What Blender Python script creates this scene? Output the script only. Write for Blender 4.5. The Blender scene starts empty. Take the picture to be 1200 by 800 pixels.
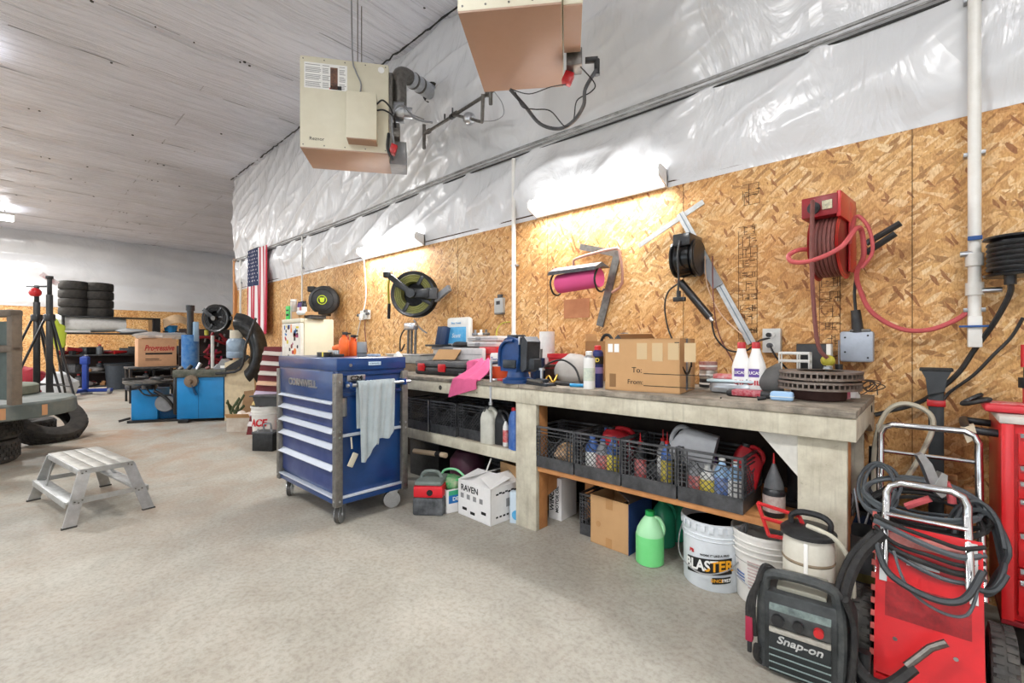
import bpy, bmesh, math, random
from mathutils import Vector, Matrix, noise
random.seed(7)
PI = math.pi
scene = bpy.context.scene
COL = scene.collection
# ---------------------------------------------------------------- camera frame: pixel -> point in the room
FPX = 533.0; CAMH = 1.27; HOR = 402.0; YAW = math.radians(47.4)
DX, DY = -math.cos(YAW), math.sin(YAW)
def ray(px):
    k = (px - 600) / FPX
    return DX + DY * k, DY - DX * k
def P(px, py, t):
    a, b = ray(px); return Vector((t * a, t * b, CAMH - t * (py - HOR) / FPX))
def onY(px, py, Y): return P(px, py, Y / ray(px)[1])
def onX(px, py, X): return P(px, py, X / ray(px)[0])
def onZ(px, py, z=0.0): return P(px, py, (CAMH - z) * FPX / (py - HOR))
def xat(px, Y): a, b = ray(px); return Y * a / b
def R(a): return math.radians(a)
# ---------------------------------------------------------------- materials
def lin(c):
    if isinstance(c, str):
        c = c.lstrip('#'); c = [int(c[i:i+2], 16) / 255 for i in (0, 2, 4)]
    return tuple(((x / 12.92) if x <= .04045 else ((x + .055) / 1.055) ** 2.4) for x in c[:3]) + (1,)
MATS = {}
def M(name, col='#888888', rough=.5, metal=0, dirt=0, dcol=None, scale=14, bump=0, trans=0, alpha=1, coat=0, ior=1.45):
    if name in MATS: return MATS[name]
    m = bpy.data.materials.new(name); m.use_nodes = True
    nt = m.node_tree; n = nt.nodes; l = nt.links
    b = n['Principled BSDF']; c = lin(col)
    b.inputs['Base Color'].default_value = c
    b.inputs['Roughness'].default_value = rough; b.inputs['Metallic'].default_value = metal
    b.inputs['IOR'].default_value = ior
    if trans: b.inputs['Transmission Weight'].default_value = trans
    if alpha < 1: b.inputs['Alpha'].default_value = alpha
    if coat: b.inputs['Coat Weight'].default_value = coat; b.inputs['Coat Roughness'].default_value = .15
    if dirt or bump:
        tc = n.new('ShaderNodeTexCoord')
        nz = n.new('ShaderNodeTexNoise'); nz.inputs['Scale'].default_value = scale; nz.inputs['Detail'].default_value = 6; nz.inputs['Roughness'].default_value = .65
        l.new(tc.outputs['Object'], nz.inputs['Vector'])
        if dirt:
            rp = n.new('ShaderNodeValToRGB'); rp.color_ramp.elements[0].position = .38; rp.color_ramp.elements[1].position = .72
            l.new(nz.outputs['Fac'], rp.inputs['Fac'])
            mu = n.new('ShaderNodeMath'); mu.operation = 'MULTIPLY'; mu.inputs[1].default_value = dirt
            l.new(rp.outputs['Color'], mu.inputs[0])
            mx = n.new('ShaderNodeMix'); mx.data_type = 'RGBA'
            mx.inputs['A'].default_value = c
            mx.inputs['B'].default_value = lin(dcol) if dcol else tuple(x * .35 for x in c[:3]) + (1,)
            l.new(mu.outputs[0], mx.inputs['Factor']); l.new(mx.outputs['Result'], b.inputs['Base Color'])
        if bump:
            bp = n.new('ShaderNodeBump'); bp.inputs['Strength'].default_value = bump; bp.inputs['Distance'].default_value = .01
            l.new(nz.outputs['Fac'], bp.inputs['Height']); l.new(bp.outputs['Normal'], b.inputs['Normal'])
    MATS[name] = m; return m
def emis(name, col, s):
    m = bpy.data.materials.new(name); m.use_nodes = True
    b = m.node_tree.nodes['Principled BSDF']
    b.inputs['Base Color'].default_value = lin(col); b.inputs['Emission Color'].default_value = lin(col); b.inputs['Emission Strength'].default_value = s
    MATS[name] = m; return m
# ---------------------------------------------------------------- mesh builder
class MB:
    def __init__(s, mat=None): s.v = []; s.f = []; s.mi = []; s.m = mat or Matrix.Identity(4); s.cur = 0
    def add(s, vs, fs):
        o = len(s.v); s.v += [tuple(s.m @ Vector(p)) for p in vs]
        s.f += [tuple(i + o for i in f) for f in fs]; s.mi += [s.cur] * len(fs); return s
    def box(s, x0, x1, y0, y1, z0, z1, bev=0, rot=None, piv=None):
        c = Vector(((x0+x1)/2, (y0+y1)/2, (z0+z1)/2)); h = Vector((abs(x1-x0)/2, abs(y1-y0)/2, abs(z1-z0)/2))
        bev = min(bev, min(h) * .9); vs = []; fs = []
        if bev <= 0:
            vs = [(c.x+a*h.x, c.y+b*h.y, c.z+d*h.z) for a in (-1, 1) for b in (-1, 1) for d in (-1, 1)]
            fs = [(0,1,3,2), (4,6,7,5), (0,4,5,1), (2,3,7,6), (0,2,6,4), (1,5,7,3)]
        else:
            bm = bmesh.new(); bmesh.ops.create_cube(bm, size=1)
            for v in bm.verts: v.co = Vector((c.x+v.co.x*2*h.x, c.y+v.co.y*2*h.y, c.z+v.co.z*2*h.z))
            bmesh.ops.bevel(bm, geom=bm.edges[:], offset=bev, segments=2, affect='EDGES', profile=.5)
            bm.verts.index_update()
            vs = [tuple(v.co) for v in bm.verts]; fs = [tuple(v.index for v in f.verts) for f in bm.faces]; bm.free()
        if rot is not None:
            pv = Vector(piv) if piv is not None else c
            rm = rot if isinstance(rot, Matrix) else Matrix.Rotation(rot[0], 4, rot[1])
            vs = [tuple(pv + rm.to_3x3() @ (Vector(v) - pv)) for v in vs]
        return s.add(vs, fs)
    def cyl(s, p0, p1, r0, r1=None, n=16, caps=True):
        p0 = Vector(p0); p1 = Vector(p1); r1 = r0 if r1 is None else r1
        q = (p1 - p0).to_track_quat('Z', 'Y'); a = []; b = []
        for i in range(n):
            t = 2*PI*i/n; d = q @ Vector((math.cos(t), math.sin(t), 0))
            a.append(tuple(p0 + d*r0)); b.append(tuple(p1 + d*r1))
        fs = [(i, (i+1) % n, n+(i+1) % n, n+i) for i in range(n)]
        if caps: fs += [tuple(range(n-1, -1, -1)), tuple(range(n, 2*n))]
        return s.add(a + b, fs)
    def tube(s, pts, r, n=7, closed=False, smooth=0):
        pts = [Vector(p) for p in pts]
        if smooth:
            q = []; L = len(pts); rng = range(L if closed else L-1)
            for i in rng:
                p0 = pts[(i-1) % L] if (closed or i > 0) else pts[i]; p1 = pts[i]; p2 = pts[(i+1) % L]
                p3 = pts[(i+2) % L] if (closed or i+2 < L) else p2
                for k in range(smooth):
                    t = k/smooth
                    q.append(.5*((2*p1)+(-p0+p2)*t+(2*p0-5*p1+4*p2-p3)*t*t+(-p0+3*p1-3*p2+p3)*t**3))
            if not closed: q.append(pts[-1])
            pts = q
        L = len(pts); rings = []; up = None
        for i, p in enumerate(pts):
            if closed: tg = pts[(i+1) % L] - pts[i-1]
            else: tg = pts[min(i+1, L-1)] - pts[max(i-1, 0)]
            if tg.length < 1e-9: tg = Vector((0, 0, 1))
            tg.normalize()
            if up is None: up = tg.orthogonal().normalized()
            up = (up - tg*up.dot(tg))
            if up.length < 1e-6: up = tg.orthogonal()
            up.normalize(); sd = tg.cross(up)
            rr = r[min(i, len(r)-1)] if isinstance(r, (list, tuple)) else r
            rings.append([tuple(p + (up*math.cos(2*PI*k/n) + sd*math.sin(2*PI*k/n))*rr) for k in range(n)])
        vs = [v for g in rings for v in g]; fs = []
        for i in range(L if closed else L-1):
            j = (i+1) % L
            for k in range(n): fs.append((i*n+k, i*n+(k+1) % n, j*n+(k+1) % n, j*n+k))
        if not closed: fs += [tuple(range(n-1, -1, -1)), tuple((L-1)*n+k for k in range(n))]
        return s.add(vs, fs)
    def lathe(s, prof, c=(0, 0, 0), n=28, ax=None, sx=1, sy=1, a0=0, a1=2*PI):
        c = Vector(c); q = Vector(ax).to_track_quat('Z', 'Y') if ax is not None else None
        full = abs(a1-a0-2*PI) < 1e-6; k = n if full else n+1; vs = []; fs = []
        for r, z in prof:
            for i in range(k):
                t = a0 + (a1-a0)*i/n; p = Vector((math.cos(t)*r*sx, math.sin(t)*r*sy, z))
                if q: p = q @ p
                vs.append(tuple(c + p))
        for j in range(len(prof)-1):
            for i in range(n):
                i2 = (i+1) % k
                fs.append((j*k+i, j*k+i2, (j+1)*k+i2, (j+1)*k+i))
        mx_ = max(p[0] for p in prof)
        ring = len(prof) >= 3 and prof[0][0] > 1e-3 and prof[-1][0] > 1e-3 and abs(prof[0][0]-prof[-1][0]) < .05*mx_
        if full and not ring:
            if prof[0][0] > 1e-4: fs.append(tuple(range(k-1, -1, -1)))
            if prof[-1][0] > 1e-4: fs.append(tuple((len(prof)-1)*k+i for i in range(k)))
        return s.add(vs, fs)
    def prism(s, poly, lo, hi, axis='y'):
        n = len(poly)
        def mk(a, b, t): return {'y': (a, t, b), 'x': (t, a, b), 'z': (a, b, t)}[axis]
        vs = [mk(a, b, lo) for a, b in poly] + [mk(a, b, hi) for a, b in poly]
        fs = [(i, (i+1) % n, n+(i+1) % n, n+i) for i in range(n)] + [tuple(range(n-1, -1, -1)), tuple(range(n, 2*n))]
        return s.add(vs, fs)
    def sheet(s, fn, nu, nv, th=0):
        g = [[Vector(fn(i/nu, j/nv)) for j in range(nv+1)] for i in range(nu+1)]
        vs = [tuple(p) for row in g for p in row]; w = nv+1
        fs = [(i*w+j, (i+1)*w+j, (i+1)*w+j+1, i*w+j+1) for i in range(nu) for j in range(nv)]
        if th:
            o = len(vs); N = []
            for i in range(nu+1):
                for j in range(nv+1):
                    a = g[min(i+1, nu)][j] - g[max(i-1, 0)][j]; b = g[i][min(j+1, nv)] - g[i][max(j-1, 0)]
                    q = a.cross(b); q = q.normalized() if q.length > 1e-12 else Vector((0, 0, 1)); N.append(q)
            vs += [tuple(Vector(vs[k]) - N[k]*th) for k in range(o)]
            fs += [tuple(reversed([q+o for q in f])) for f in fs[:]]
            for i in range(nu):
                fs.append((i*w, i*w+o, (i+1)*w+o, (i+1)*w)); fs.append((i*w+nv, (i+1)*w+nv, (i+1)*w+nv+o, i*w+nv+o))
            for j in range(nv):
                fs.append((j, j+1, j+1+o, j+o)); fs.append((nu*w+j, nu*w+j+o, nu*w+j+1+o, nu*w+j+1))
        return s.add(vs, fs)
    def blob(s, c, rx, ry, rz, amp=.15, fr=9, n=26, seed=0, flat=True):
        c = Vector(c); vs = []; fs = []; m = n//2
        for j in range(m+1):
            ph = PI*j/m - PI/2
            for i in range(n):
                t = 2*PI*i/n; d = Vector((math.cos(t)*math.cos(ph), math.sin(t)*math.cos(ph), math.sin(ph)))
                p = Vector((d.x*rx, d.y*ry, d.z*rz)); w = 1 + amp*(noise.noise((p + Vector((seed*3.1, 0, 0)))*fr) + .5*noise.noise(p*fr*2.3))
                p = p*w
                if flat and p.z < -rz*.8: p.z = -rz*.8
                vs.append(tuple(c + p))
        for j in range(m):
            for i in range(n): fs.append((j*n+i, j*n+(i+1) % n, (j+1)*n+(i+1) % n, (j+1)*n+i))
        return s.add(vs, fs)
    def build(s, name, mat, parent=None, angle=38, loc=None, rz=None, label=None, kind=None):
        me = bpy.data.meshes.new(name); me.from_pydata(s.v, [], s.f)
        for m in (mat if isinstance(mat, (list, tuple)) else [mat]): me.materials.append(m)
        if any(s.mi): me.polygons.foreach_set('material_index', s.mi)
        me.validate(); me.update()
        me.polygons.foreach_set('use_smooth', [True]*len(me.polygons))
        bm = bmesh.new(); bm.from_mesh(me); bmesh.ops.recalc_face_normals(bm, faces=bm.faces); bm.to_mesh(me); bm.free()
        me.set_sharp_from_angle(angle=R(angle))
        o = bpy.data.objects.new(name, me); COL.objects.link(o)
        if parent: o.parent = parent
        if loc is not None: o.location = loc
        if rz is not None: o.rotation_euler = (0, 0, rz)
        if label: o['label'] = label
        if kind: o['kind'] = kind
        return o
def thing(name, label, cat, loc=(0, 0, 0), rz=0, group=None, rot=None):
    o = bpy.data.objects.new(name, None); COL.objects.link(o); o.location = loc
    o.rotation_euler = rot if rot else (0, 0, rz); o.empty_display_size = .05
    o['label'] = label; o['category'] = cat
    if group: o['group'] = group
    return o
def tag(o, label, cat, group=None, kind=None):
    o['label'] = label; o['category'] = cat
    if group: o['group'] = group
    if kind: o['kind'] = kind
    return o
def struct(mb, name, mat, label=None, angle=38):
    o = mb.build(name, mat, angle=angle); o['kind'] = 'structure'
    if label: o['label'] = label
    return o
def dup(root, label, loc=None, rz=None, group=None, rot=None):
    r = root.copy(); COL.objects.link(r); r['label'] = label
    if loc is not None: r.location = loc
    if rot: r.rotation_euler = rot
    elif rz is not None: r.rotation_euler = (0, 0, rz)
    if group: r['group'] = group
    def rec(a, b):
        for ch in list(a.children):
            c = ch.copy(); COL.objects.link(c); c.parent = b; rec(ch, c)
    rec(root, r); return r
FRONT = (PI/2, 0, 0); RIGHT = (PI/2, 0, PI/2); UP = (0, 0, 0)
def text(s, size, mat, parent=None, loc=(0, 0, 0), rot=FRONT, ext=.0008, name='lettering', sx=1, bold=0, shear=0, wrap=None, align='CENTER', pre=None):
    cu = bpy.data.curves.new('t', 'FONT'); cu.body = s; cu.size = size; cu.extrude = ext; cu.align_x = align; cu.align_y = 'CENTER'
    cu.offset = bold; cu.shear = shear; cu.resolution_u = 3
    ob = bpy.data.objects.new('t', cu); COL.objects.link(ob)
    me = bpy.data.meshes.new_from_object(ob.evaluated_get(bpy.context.evaluated_depsgraph_get()))
    bpy.data.objects.remove(ob); bpy.data.curves.remove(cu)
    for v in me.vertices:
        v.co.x *= sx
        if wrap:      # bend round an upright drum of radius wrap, local x -> angle, front at -y
            a = v.co.x / wrap; rr = wrap + v.co.z + .001
            v.co = Vector((math.sin(a)*rr, -math.cos(a)*rr, v.co.y))
    me.materials.clear(); me.materials.append(mat); me.name = name
    o = bpy.data.objects.new(name, me); COL.objects.link(o); o.parent = parent; o.location = loc
    o.rotation_euler = (0, 0, rot[2]) if wrap else rot
    return o
def wrap_panel(r, a0, a1, z0, z1, n=10, th=.0012):
    m = MB(); m.sheet(lambda u, v: (math.sin(a0+(a1-a0)*u)*(r+th), -math.cos(a0+(a1-a0)*u)*(r+th), z0+(z1-z0)*v), n, 1, th*.8); return m
# ---------------------------------------------------------------- node materials of the room
def osb_material():
    m = bpy.data.materials.new('osb_board'); m.use_nodes = True; nt = m.node_tree; n = nt.nodes; l = nt.links
    b = n['Principled BSDF']; b.inputs['Roughness'].default_value = .62
    tc = n.new('ShaderNodeTexCoord')
    # bend the lookup a little so that strand edges are not ruler-straight
    wn = n.new('ShaderNodeTexNoise'); wn.inputs['Scale'].default_value = 9; wn.inputs['Detail'].default_value = 3
    l.new(tc.outputs['Object'], wn.inputs['Vector'])
    ws = n.new('ShaderNodeVectorMath'); ws.operation = 'SCALE'; ws.inputs['Scale'].default_value = .02
    l.new(wn.outputs['Color'], ws.inputs[0])
    wa = n.new('ShaderNodeVectorMath'); wa.operation = 'ADD'
    l.new(tc.outputs['Object'], wa.inputs[0]); l.new(ws.outputs[0], wa.inputs[1])
    def layer(ang, sc, off):
        mp = n.new('ShaderNodeMapping'); mp.inputs['Rotation'].default_value = (0, ang, 0); mp.inputs['Location'].default_value = off
        l.new(wa.outputs[0], mp.inputs['Vector'])
        m2 = n.new('ShaderNodeMapping'); m2.inputs['Scale'].default_value = sc; l.new(mp.outputs[0], m2.inputs['Vector'])
        v = n.new('ShaderNodeTexVoronoi'); v.inputs['Scale'].default_value = 1; v.feature = 'F1'; l.new(m2.outputs[0], v.inputs['Vector'])
        sp = n.new('ShaderNodeSeparateColor'); l.new(v.outputs['Color'], sp.inputs[0])
        return sp, v
    def ramp(src, stops):
        r = n.new('ShaderNodeValToRGB'); e = r.color_ramp.elements
        while len(e) < len(stops): e.new(.5)
        for k, (p, c) in enumerate(stops): e[k].position = p; e[k].color = lin(c)
        r.color_ramp.interpolation = 'LINEAR'; l.new(src, r.inputs['Fac']); return r.outputs['Color']
    stops = [(0, '#a9804f'), (.12, '#c79b62'), (.42, '#dbae6e'), (.75, '#e6bf85'), (1, '#f2daac')]
    col = None
    specs = [(.2, (27, 1, 9), (0, 0, 0)), (1.75, (36, 1, 10), (3, 1, 7)), (-.75, (40, 1, 11), (9, 2, 1)), (1.1, (38, 1, 11), (5, 5, 5)), (2.3, (54, 1, 14), (1, 8, 3))]
    for k, (a, sc, off) in enumerate(specs):
        sp, v = layer(a, sc, off); c = ramp(sp.outputs[0], stops)
        if col is None: col = c
        else:
            g = n.new('ShaderNodeMath'); g.operation = 'GREATER_THAN'; g.inputs[1].default_value = .5; l.new(sp.outputs[1], g.inputs[0])
            mx = n.new('ShaderNodeMix'); mx.data_type = 'RGBA'; l.new(g.outputs[0], mx.inputs['Factor']); l.new(col, mx.inputs['A']); l.new(c, mx.inputs['B']); col = mx.outputs['Result']
    # dark resin flecks
    sp, v = layer(.5, (70, 1, 20), (2, 2, 2))
    g = n.new('ShaderNodeMath'); g.operation = 'GREATER_THAN'; g.inputs[1].default_value = .965; l.new(sp.outputs[2], g.inputs[0])
    mx = n.new('ShaderNodeMix'); mx.data_type = 'RGBA'; l.new(g.outputs[0], mx.inputs['Factor']); l.new(col, mx.inputs['A']); mx.inputs['B'].default_value = lin('#a17043'); col = mx.outputs['Result']
    # broad tint + fine grain
    nz = n.new('ShaderNodeTexNoise'); nz.inputs['Scale'].default_value = 1.3; nz.inputs['Detail'].default_value = 4; l.new(tc.outputs['Object'], nz.inputs['Vector'])
    c2 = ramp(nz.outputs['Fac'], [(.35, '#e3c6a2'), (.65, '#ffffff')])
    mu = n.new('ShaderNodeMix'); mu.data_type = 'RGBA'; mu.blend_type = 'MULTIPLY'; mu.inputs['Factor'].default_value = .7; l.new(col, mu.inputs['A']); l.new(c2, mu.inputs['B'])
    gm = n.new('ShaderNodeMapping'); gm.inputs['Scale'].default_value = (160, 160, 60); l.new(wa.outputs[0], gm.inputs['Vector'])
    gn = n.new('ShaderNodeTexNoise'); gn.inputs['Scale'].default_value = 1; gn.inputs['Detail'].default_value = 3; l.new(gm.outputs[0], gn.inputs['Vector'])
    c3 = ramp(gn.outputs['Fac'], [(.3, '#c09a76'), (.6, '#ffffff')])
    mv = n.new('ShaderNodeMix'); mv.data_type = 'RGBA'; mv.blend_type = 'MULTIPLY'; mv.inputs['Factor'].default_value = .6; l.new(mu.outputs['Result'], mv.inputs['A']); l.new(c3, mv.inputs['B'])
    l.new(mv.outputs['Result'], b.inputs['Base Color'])
    bp = n.new('ShaderNodeBump'); bp.inputs['Strength'].default_value = .25; bp.inputs['Distance'].default_value = .004; l.new(gn.outputs['Fac'], bp.inputs['Height']); l.new(bp.outputs[0], b.inputs['Normal'])
    return m
def plastic_material(name, base, stretch, bump=.5):
    m = bpy.data.materials.new(name); m.use_nodes = True; nt = m.node_tree; n = nt.nodes; l = nt.links
    b = n['Principled BSDF']; b.inputs['Roughness'].default_value = .25; b.inputs['Specular IOR Level'].default_value = .7
    tc = n.new('ShaderNodeTexCoord')
    mp = n.new('ShaderNodeMapping'); mp.inputs['Scale'].default_value = stretch; l.new(tc.outputs['Object'], mp.inputs['Vector'])
    a = n.new('ShaderNodeTexNoise'); a.inputs['Scale'].default_value = 1; a.inputs['Detail'].default_value = 5; a.inputs['Distortion'].default_value = 1.2; l.new(mp.outputs[0], a.inputs['Vector'])
    w = n.new('ShaderNodeTexVoronoi'); w.inputs['Scale'].default_value = 1.7; w.feature = 'DISTANCE_TO_EDGE'; l.new(mp.outputs[0], w.inputs['Vector'])
    ad = n.new('ShaderNodeMath'); ad.operation = 'MULTIPLY_ADD'; l.new(w.outputs['Distance'], ad.inputs[0]); ad.inputs[1].default_value = .35; l.new(a.outputs['Fac'], ad.inputs[2])
    bp = n.new('ShaderNodeBump'); bp.inputs['Strength'].default_value = bump; bp.inputs['Distance'].default_value = .06; l.new(ad.outputs[0], bp.inputs['Height']); l.new(bp.outputs[0], b.inputs['Normal'])
    nz = n.new('ShaderNodeTexNoise'); nz.inputs['Scale'].default_value = .6; nz.inputs['Detail'].default_value = 6; l.new(tc.outputs['Object'], nz.inputs['Vector'])
    r = n.new('ShaderNodeValToRGB'); e = r.color_ramp.elements; e[0].position = .3; e[1].position = .7; c = lin(base)
    e[0].color = tuple(x*.84 for x in c[:3]) + (1,); e[1].color = c; l.new(nz.outputs['Fac'], r.inputs['Fac'])
    # grime: small smudges
    sp = n.new('ShaderNodeTexNoise'); sp.inputs['Scale'].default_value = 7; sp.inputs['Detail'].default_value = 8; sp.inputs['Roughness'].default_value = .75; l.new(tc.outputs['Object'], sp.inputs['Vector'])
    r2 = n.new('ShaderNodeValToRGB'); e = r2.color_ramp.elements; e[0].position = .66; e[1].position = .8; e[0].color = (0, 0, 0, 1); e[1].color = (.5, .5, .5, 1); l.new(sp.outputs['Fac'], r2.inputs['Fac'])
    mx = n.new('ShaderNodeMix'); mx.data_type = 'RGBA'; l.new(r2.outputs[0], mx.inputs['Factor']); l.new(r.outputs[0], mx.inputs['A']); mx.inputs['B'].default_value = lin('#55534f')
    l.new(mx.outputs['Result'], b.inputs['Base Color']); return m
def concrete_material():
    m = bpy.data.materials.new('concrete_slab'); m.use_nodes = True; nt = m.node_tree; n = nt.nodes; l = nt.links
    b = n['Principled BSDF']; tc = n.new('ShaderNodeTexCoord')
    def nz(s, d, ro=.6, dist=0):
        x = n.new('ShaderNodeTexNoise'); x.inputs['Scale'].default_value = s; x.inputs['Detail'].default_value = d; x.inputs['Roughness'].default_value = ro; x.inputs['Distortion'].default_value = dist; l.new(tc.outputs['Object'], x.inputs['Vector']); return x
    def ramp(src, p0, c0, p1, c1):
        r = n.new('ShaderNodeValToRGB'); e = r.color_ramp.elements; e[0].position = p0; e[1].position = p1; e[0].color = lin(c0); e[1].color = lin(c1); l.new(src, r.inputs['Fac']); return r.outputs[0]
    def mix(f, a, c, mode='MIX', fac=None):
        x = n.new('ShaderNodeMix'); x.data_type = 'RGBA'; x.blend_type = mode
        if fac is None: l.new(f, x.inputs['Factor'])
        else: x.inputs['Factor'].default_value = fac
        l.new(a, x.inputs['A']); l.new(c, x.inputs['B']); return x.outputs['Result']
    A = nz(.7, 8, .62, .6); base = ramp(A.outputs['Fac'], .3, '#a3a097', .7, '#b8b5aa')
    Bn = nz(2.6, 9, .7, .4); c2 = ramp(Bn.outputs['Fac'], .3, '#a89f90', .62, '#ffffff'); base = mix(None, base, c2, 'MULTIPLY', .4)
    C = nz(40, 6, .7); c3 = ramp(C.outputs['Fac'], .28, '#b5afa4', .55, '#ffffff'); base = mix(None, base, c3, 'MULTIPLY', .6)
    # brown tyre and oil stains, mostly far down the shop
    D = nz(1.1, 10, .72, 1.5); s = ramp(D.outputs['Fac'], .44, '#000000', .68, '#ffffff')
    sx = n.new('ShaderNodeSeparateXYZ'); l.new(tc.outputs['Object'], sx.inputs[0])
    mr = n.new('ShaderNodeMapRange'); mr.inputs['From Min'].default_value = -2.5; mr.inputs['From Max'].default_value = -8; mr.inputs['To Min'].default_value = .12; mr.inputs['To Max'].default_value = .95; l.new(sx.outputs[0], mr.inputs['Value'])
    ml = n.new('ShaderNodeMath'); ml.operation = 'MULTIPLY'; l.new(s, ml.inputs[0]); l.new(mr.outputs[0], ml.inputs[1])
    br = n.new('ShaderNodeRGB'); br.outputs[0].default_value = lin('#9c7f66'); base = mix(ml.outputs[0], base, br.outputs[0])
    E_ = nz(5, 12, .8, .3); s2 = ramp(E_.outputs['Fac'], .68, '#000000', .78, '#ffffff')
    ml2 = n.new('ShaderNodeMath'); ml2.operation = 'MULTIPLY'; l.new(s2, ml2.inputs[0]); ml2.inputs[1].default_value = .5
    dk = n.new('ShaderNodeRGB'); dk.outputs[0].default_value = lin('#5a5147'); base = mix(ml2.outputs[0], base, dk.outputs[0])
    l.new(base, b.inputs['Base Color'])
    rr = n.new('ShaderNodeMapRange'); rr.inputs['To Min'].default_value = .42; rr.inputs['To Max'].default_value = .75; l.new(Bn.outputs['Fac'], rr.inputs['Value']); l.new(rr.outputs[0], b.inputs['Roughness'])
    bp = n.new('ShaderNodeBump'); bp.inputs['Strength'].default_value = .15; bp.inputs['Distance'].default_value = .004; l.new(C.outputs['Fac'], bp.inputs['Height']); l.new(bp.outputs[0], b.inputs['Normal'])
    return m
OSB = osb_material(); CONC = concrete_material()
PLW = plastic_material('wall_vapor_barrier', '#dfe0e2', (2.2, 1, 1.1), .9)
PLC = plastic_material('ceiling_vapor_barrier', '#e3e5ee', (9, .55, 1), 1.0)
WOODP = M('painted_bench_board', '#d0cbb8', .7, dirt=.7, dcol='#918672', scale=7, bump=.2)
WTOP = M('worn_bench_plywood', '#a3998a', .7, dirt=.9, dcol='#3c3732', scale=9, bump=.3)
def grain(m, axis, dark, amount=.6, fine=46, coarse=3.2):
    # streaks along one axis plus scattered dark nicks, laid over the material's own colour
    nt = m.node_tree; n = nt.nodes; l = nt.links; b = n['Principled BSDF']; src = b.inputs['Base Color'].links[0].from_socket
    tc = n.new('ShaderNodeTexCoord'); mp = n.new('ShaderNodeMapping'); s = [fine]*3; s[axis] = coarse; mp.inputs['Scale'].default_value = s; l.new(tc.outputs['Object'], mp.inputs['Vector'])
    a = n.new('ShaderNodeTexNoise'); a.inputs['Scale'].default_value = 1; a.inputs['Detail'].default_value = 5; a.inputs['Roughness'].default_value = .7; l.new(mp.outputs[0], a.inputs['Vector'])
    r = n.new('ShaderNodeValToRGB'); e = r.color_ramp.elements; e[0].position = .52; e[1].position = .78; l.new(a.outputs['Fac'], r.inputs['Fac'])
    k = n.new('ShaderNodeMath'); k.operation = 'MULTIPLY'; k.inputs[1].default_value = amount; l.new(r.outputs[0], k.inputs[0])
    x = n.new('ShaderNodeMix'); x.data_type = 'RGBA'; l.new(k.outputs[0], x.inputs['Factor']); l.new(src, x.inputs['A']); x.inputs['B'].default_value = lin(dark)
    c = n.new('ShaderNodeTexNoise'); c.inputs['Scale'].default_value = 26; c.inputs['Detail'].default_value = 8; c.inputs['Roughness'].default_value = .8; l.new(tc.outputs['Object'], c.inputs['Vector'])
    r2 = n.new('ShaderNodeValToRGB'); e = r2.color_ramp.elements; e[0].position = .63; e[1].position = .70; l.new(c.outputs['Fac'], r2.inputs['Fac'])
    k2 = n.new('ShaderNodeMath'); k2.operation = 'MULTIPLY'; k2.inputs[1].default_value = .75; l.new(r2.outputs[0], k2.inputs[0])
    y = n.new('ShaderNodeMix'); y.data_type = 'RGBA'; l.new(k2.outputs[0], y.inputs['Factor']); l.new(x.outputs['Result'], y.inputs['A']); y.inputs['B'].default_value = lin('#4a4339')
    l.new(y.outputs['Result'], b.inputs['Base Color'])
grain(WOODP, 2, '#8d8676', .55); grain(WTOP, 0, '#38332e', .8, 40, 2)
WOOD = M('raw_pine', '#c58a55', .65, dirt=.5, dcol='#8e5a30', scale=12)
STEEL = M('bright_steel', '#c9ccd0', .28, 1, dirt=.3, dcol='#7a7c80', scale=30)
ALU = M('brushed_aluminium', '#c4c6c6', .42, .85, dirt=.5, dcol='#8a8a86', scale=16)
DSTEEL = M('dull_steel', '#7d7a75', .45, .8, dirt=.6, dcol='#3c3733', scale=25)
BLK = M('black_plastic', '#1b1c1e', .45, dirt=.35, dcol='#4a4a4a', scale=20)
BLKM = M('black_enamel', '#17181a', .32, dirt=.3, dcol='#3c3c3c', scale=20, coat=.3)
RUB = M('black_rubber', '#1d1d1e', .75, dirt=.4, dcol='#4b4945', scale=30)
RUBG = M('dusty_rubber', '#3d3c3b', .85, dirt=.5, dcol='#6b665e', scale=14)
WHITE = M('white_plastic', '#e6e6e2', .4, dirt=.3, dcol='#a7a29a', scale=12)
WPAINT = M('white_paint', '#e8e8e6', .5)
GREY = M('grey_plastic', '#8b8d90', .5, dirt=.3, scale=15)
DGREY = M('dark_grey_plastic', '#45474a', .5, dirt=.4, dcol='#787878', scale=15)
RED = M('red_paint', '#c41f24', .35, dirt=.35, dcol='#8a1a1c', scale=12, coat=.3)
REDD = M('dark_red_paint', '#8e1c24', .4, dirt=.4, dcol='#4d1216', scale=14)
BLUE = M('blue_paint', '#0e3b74', .33, dirt=.45, dcol='#0b2149', scale=6, coat=.4)
TBLUE = M('sky_blue_enamel', '#1f86c6', .4, dirt=.3, dcol='#14609a', scale=5)
CARD = M('cardboard', '#c39a6c', .8, dirt=.25, dcol='#a67f54', scale=8)
CARDD = M('brown_cardboard', '#a5794e', .85, dirt=.3, scale=8)
CREAM = M('cream_enamel', '#dad5bf', .42, dirt=.25, dcol='#bab49c', scale=6)
TAN = M('tan_enamel', '#ab8c78', .45, dirt=.2, dcol='#94765f', scale=6)
PAPER = M('white_label_paper', '#efefec', .7)
INK = M('black_print', '#181818', .6)
ORANGE = M('orange_plastic', '#ef6a2a', .4, dirt=.2, scale=12)
PINK = M('pink_cloth', '#d9628f', .9, dirt=.3, dcol='#b5476f', scale=20, bump=.3)
PVC = M('white_pvc', '#e9e8e3', .35, dirt=.25, dcol='#b7b0a0', scale=10)
GREEN = M('green_plastic', '#2fae53', .4)
YEL = M('yellow_hose_rubber', '#b9b23c', .5, dirt=.3, scale=20)
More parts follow.
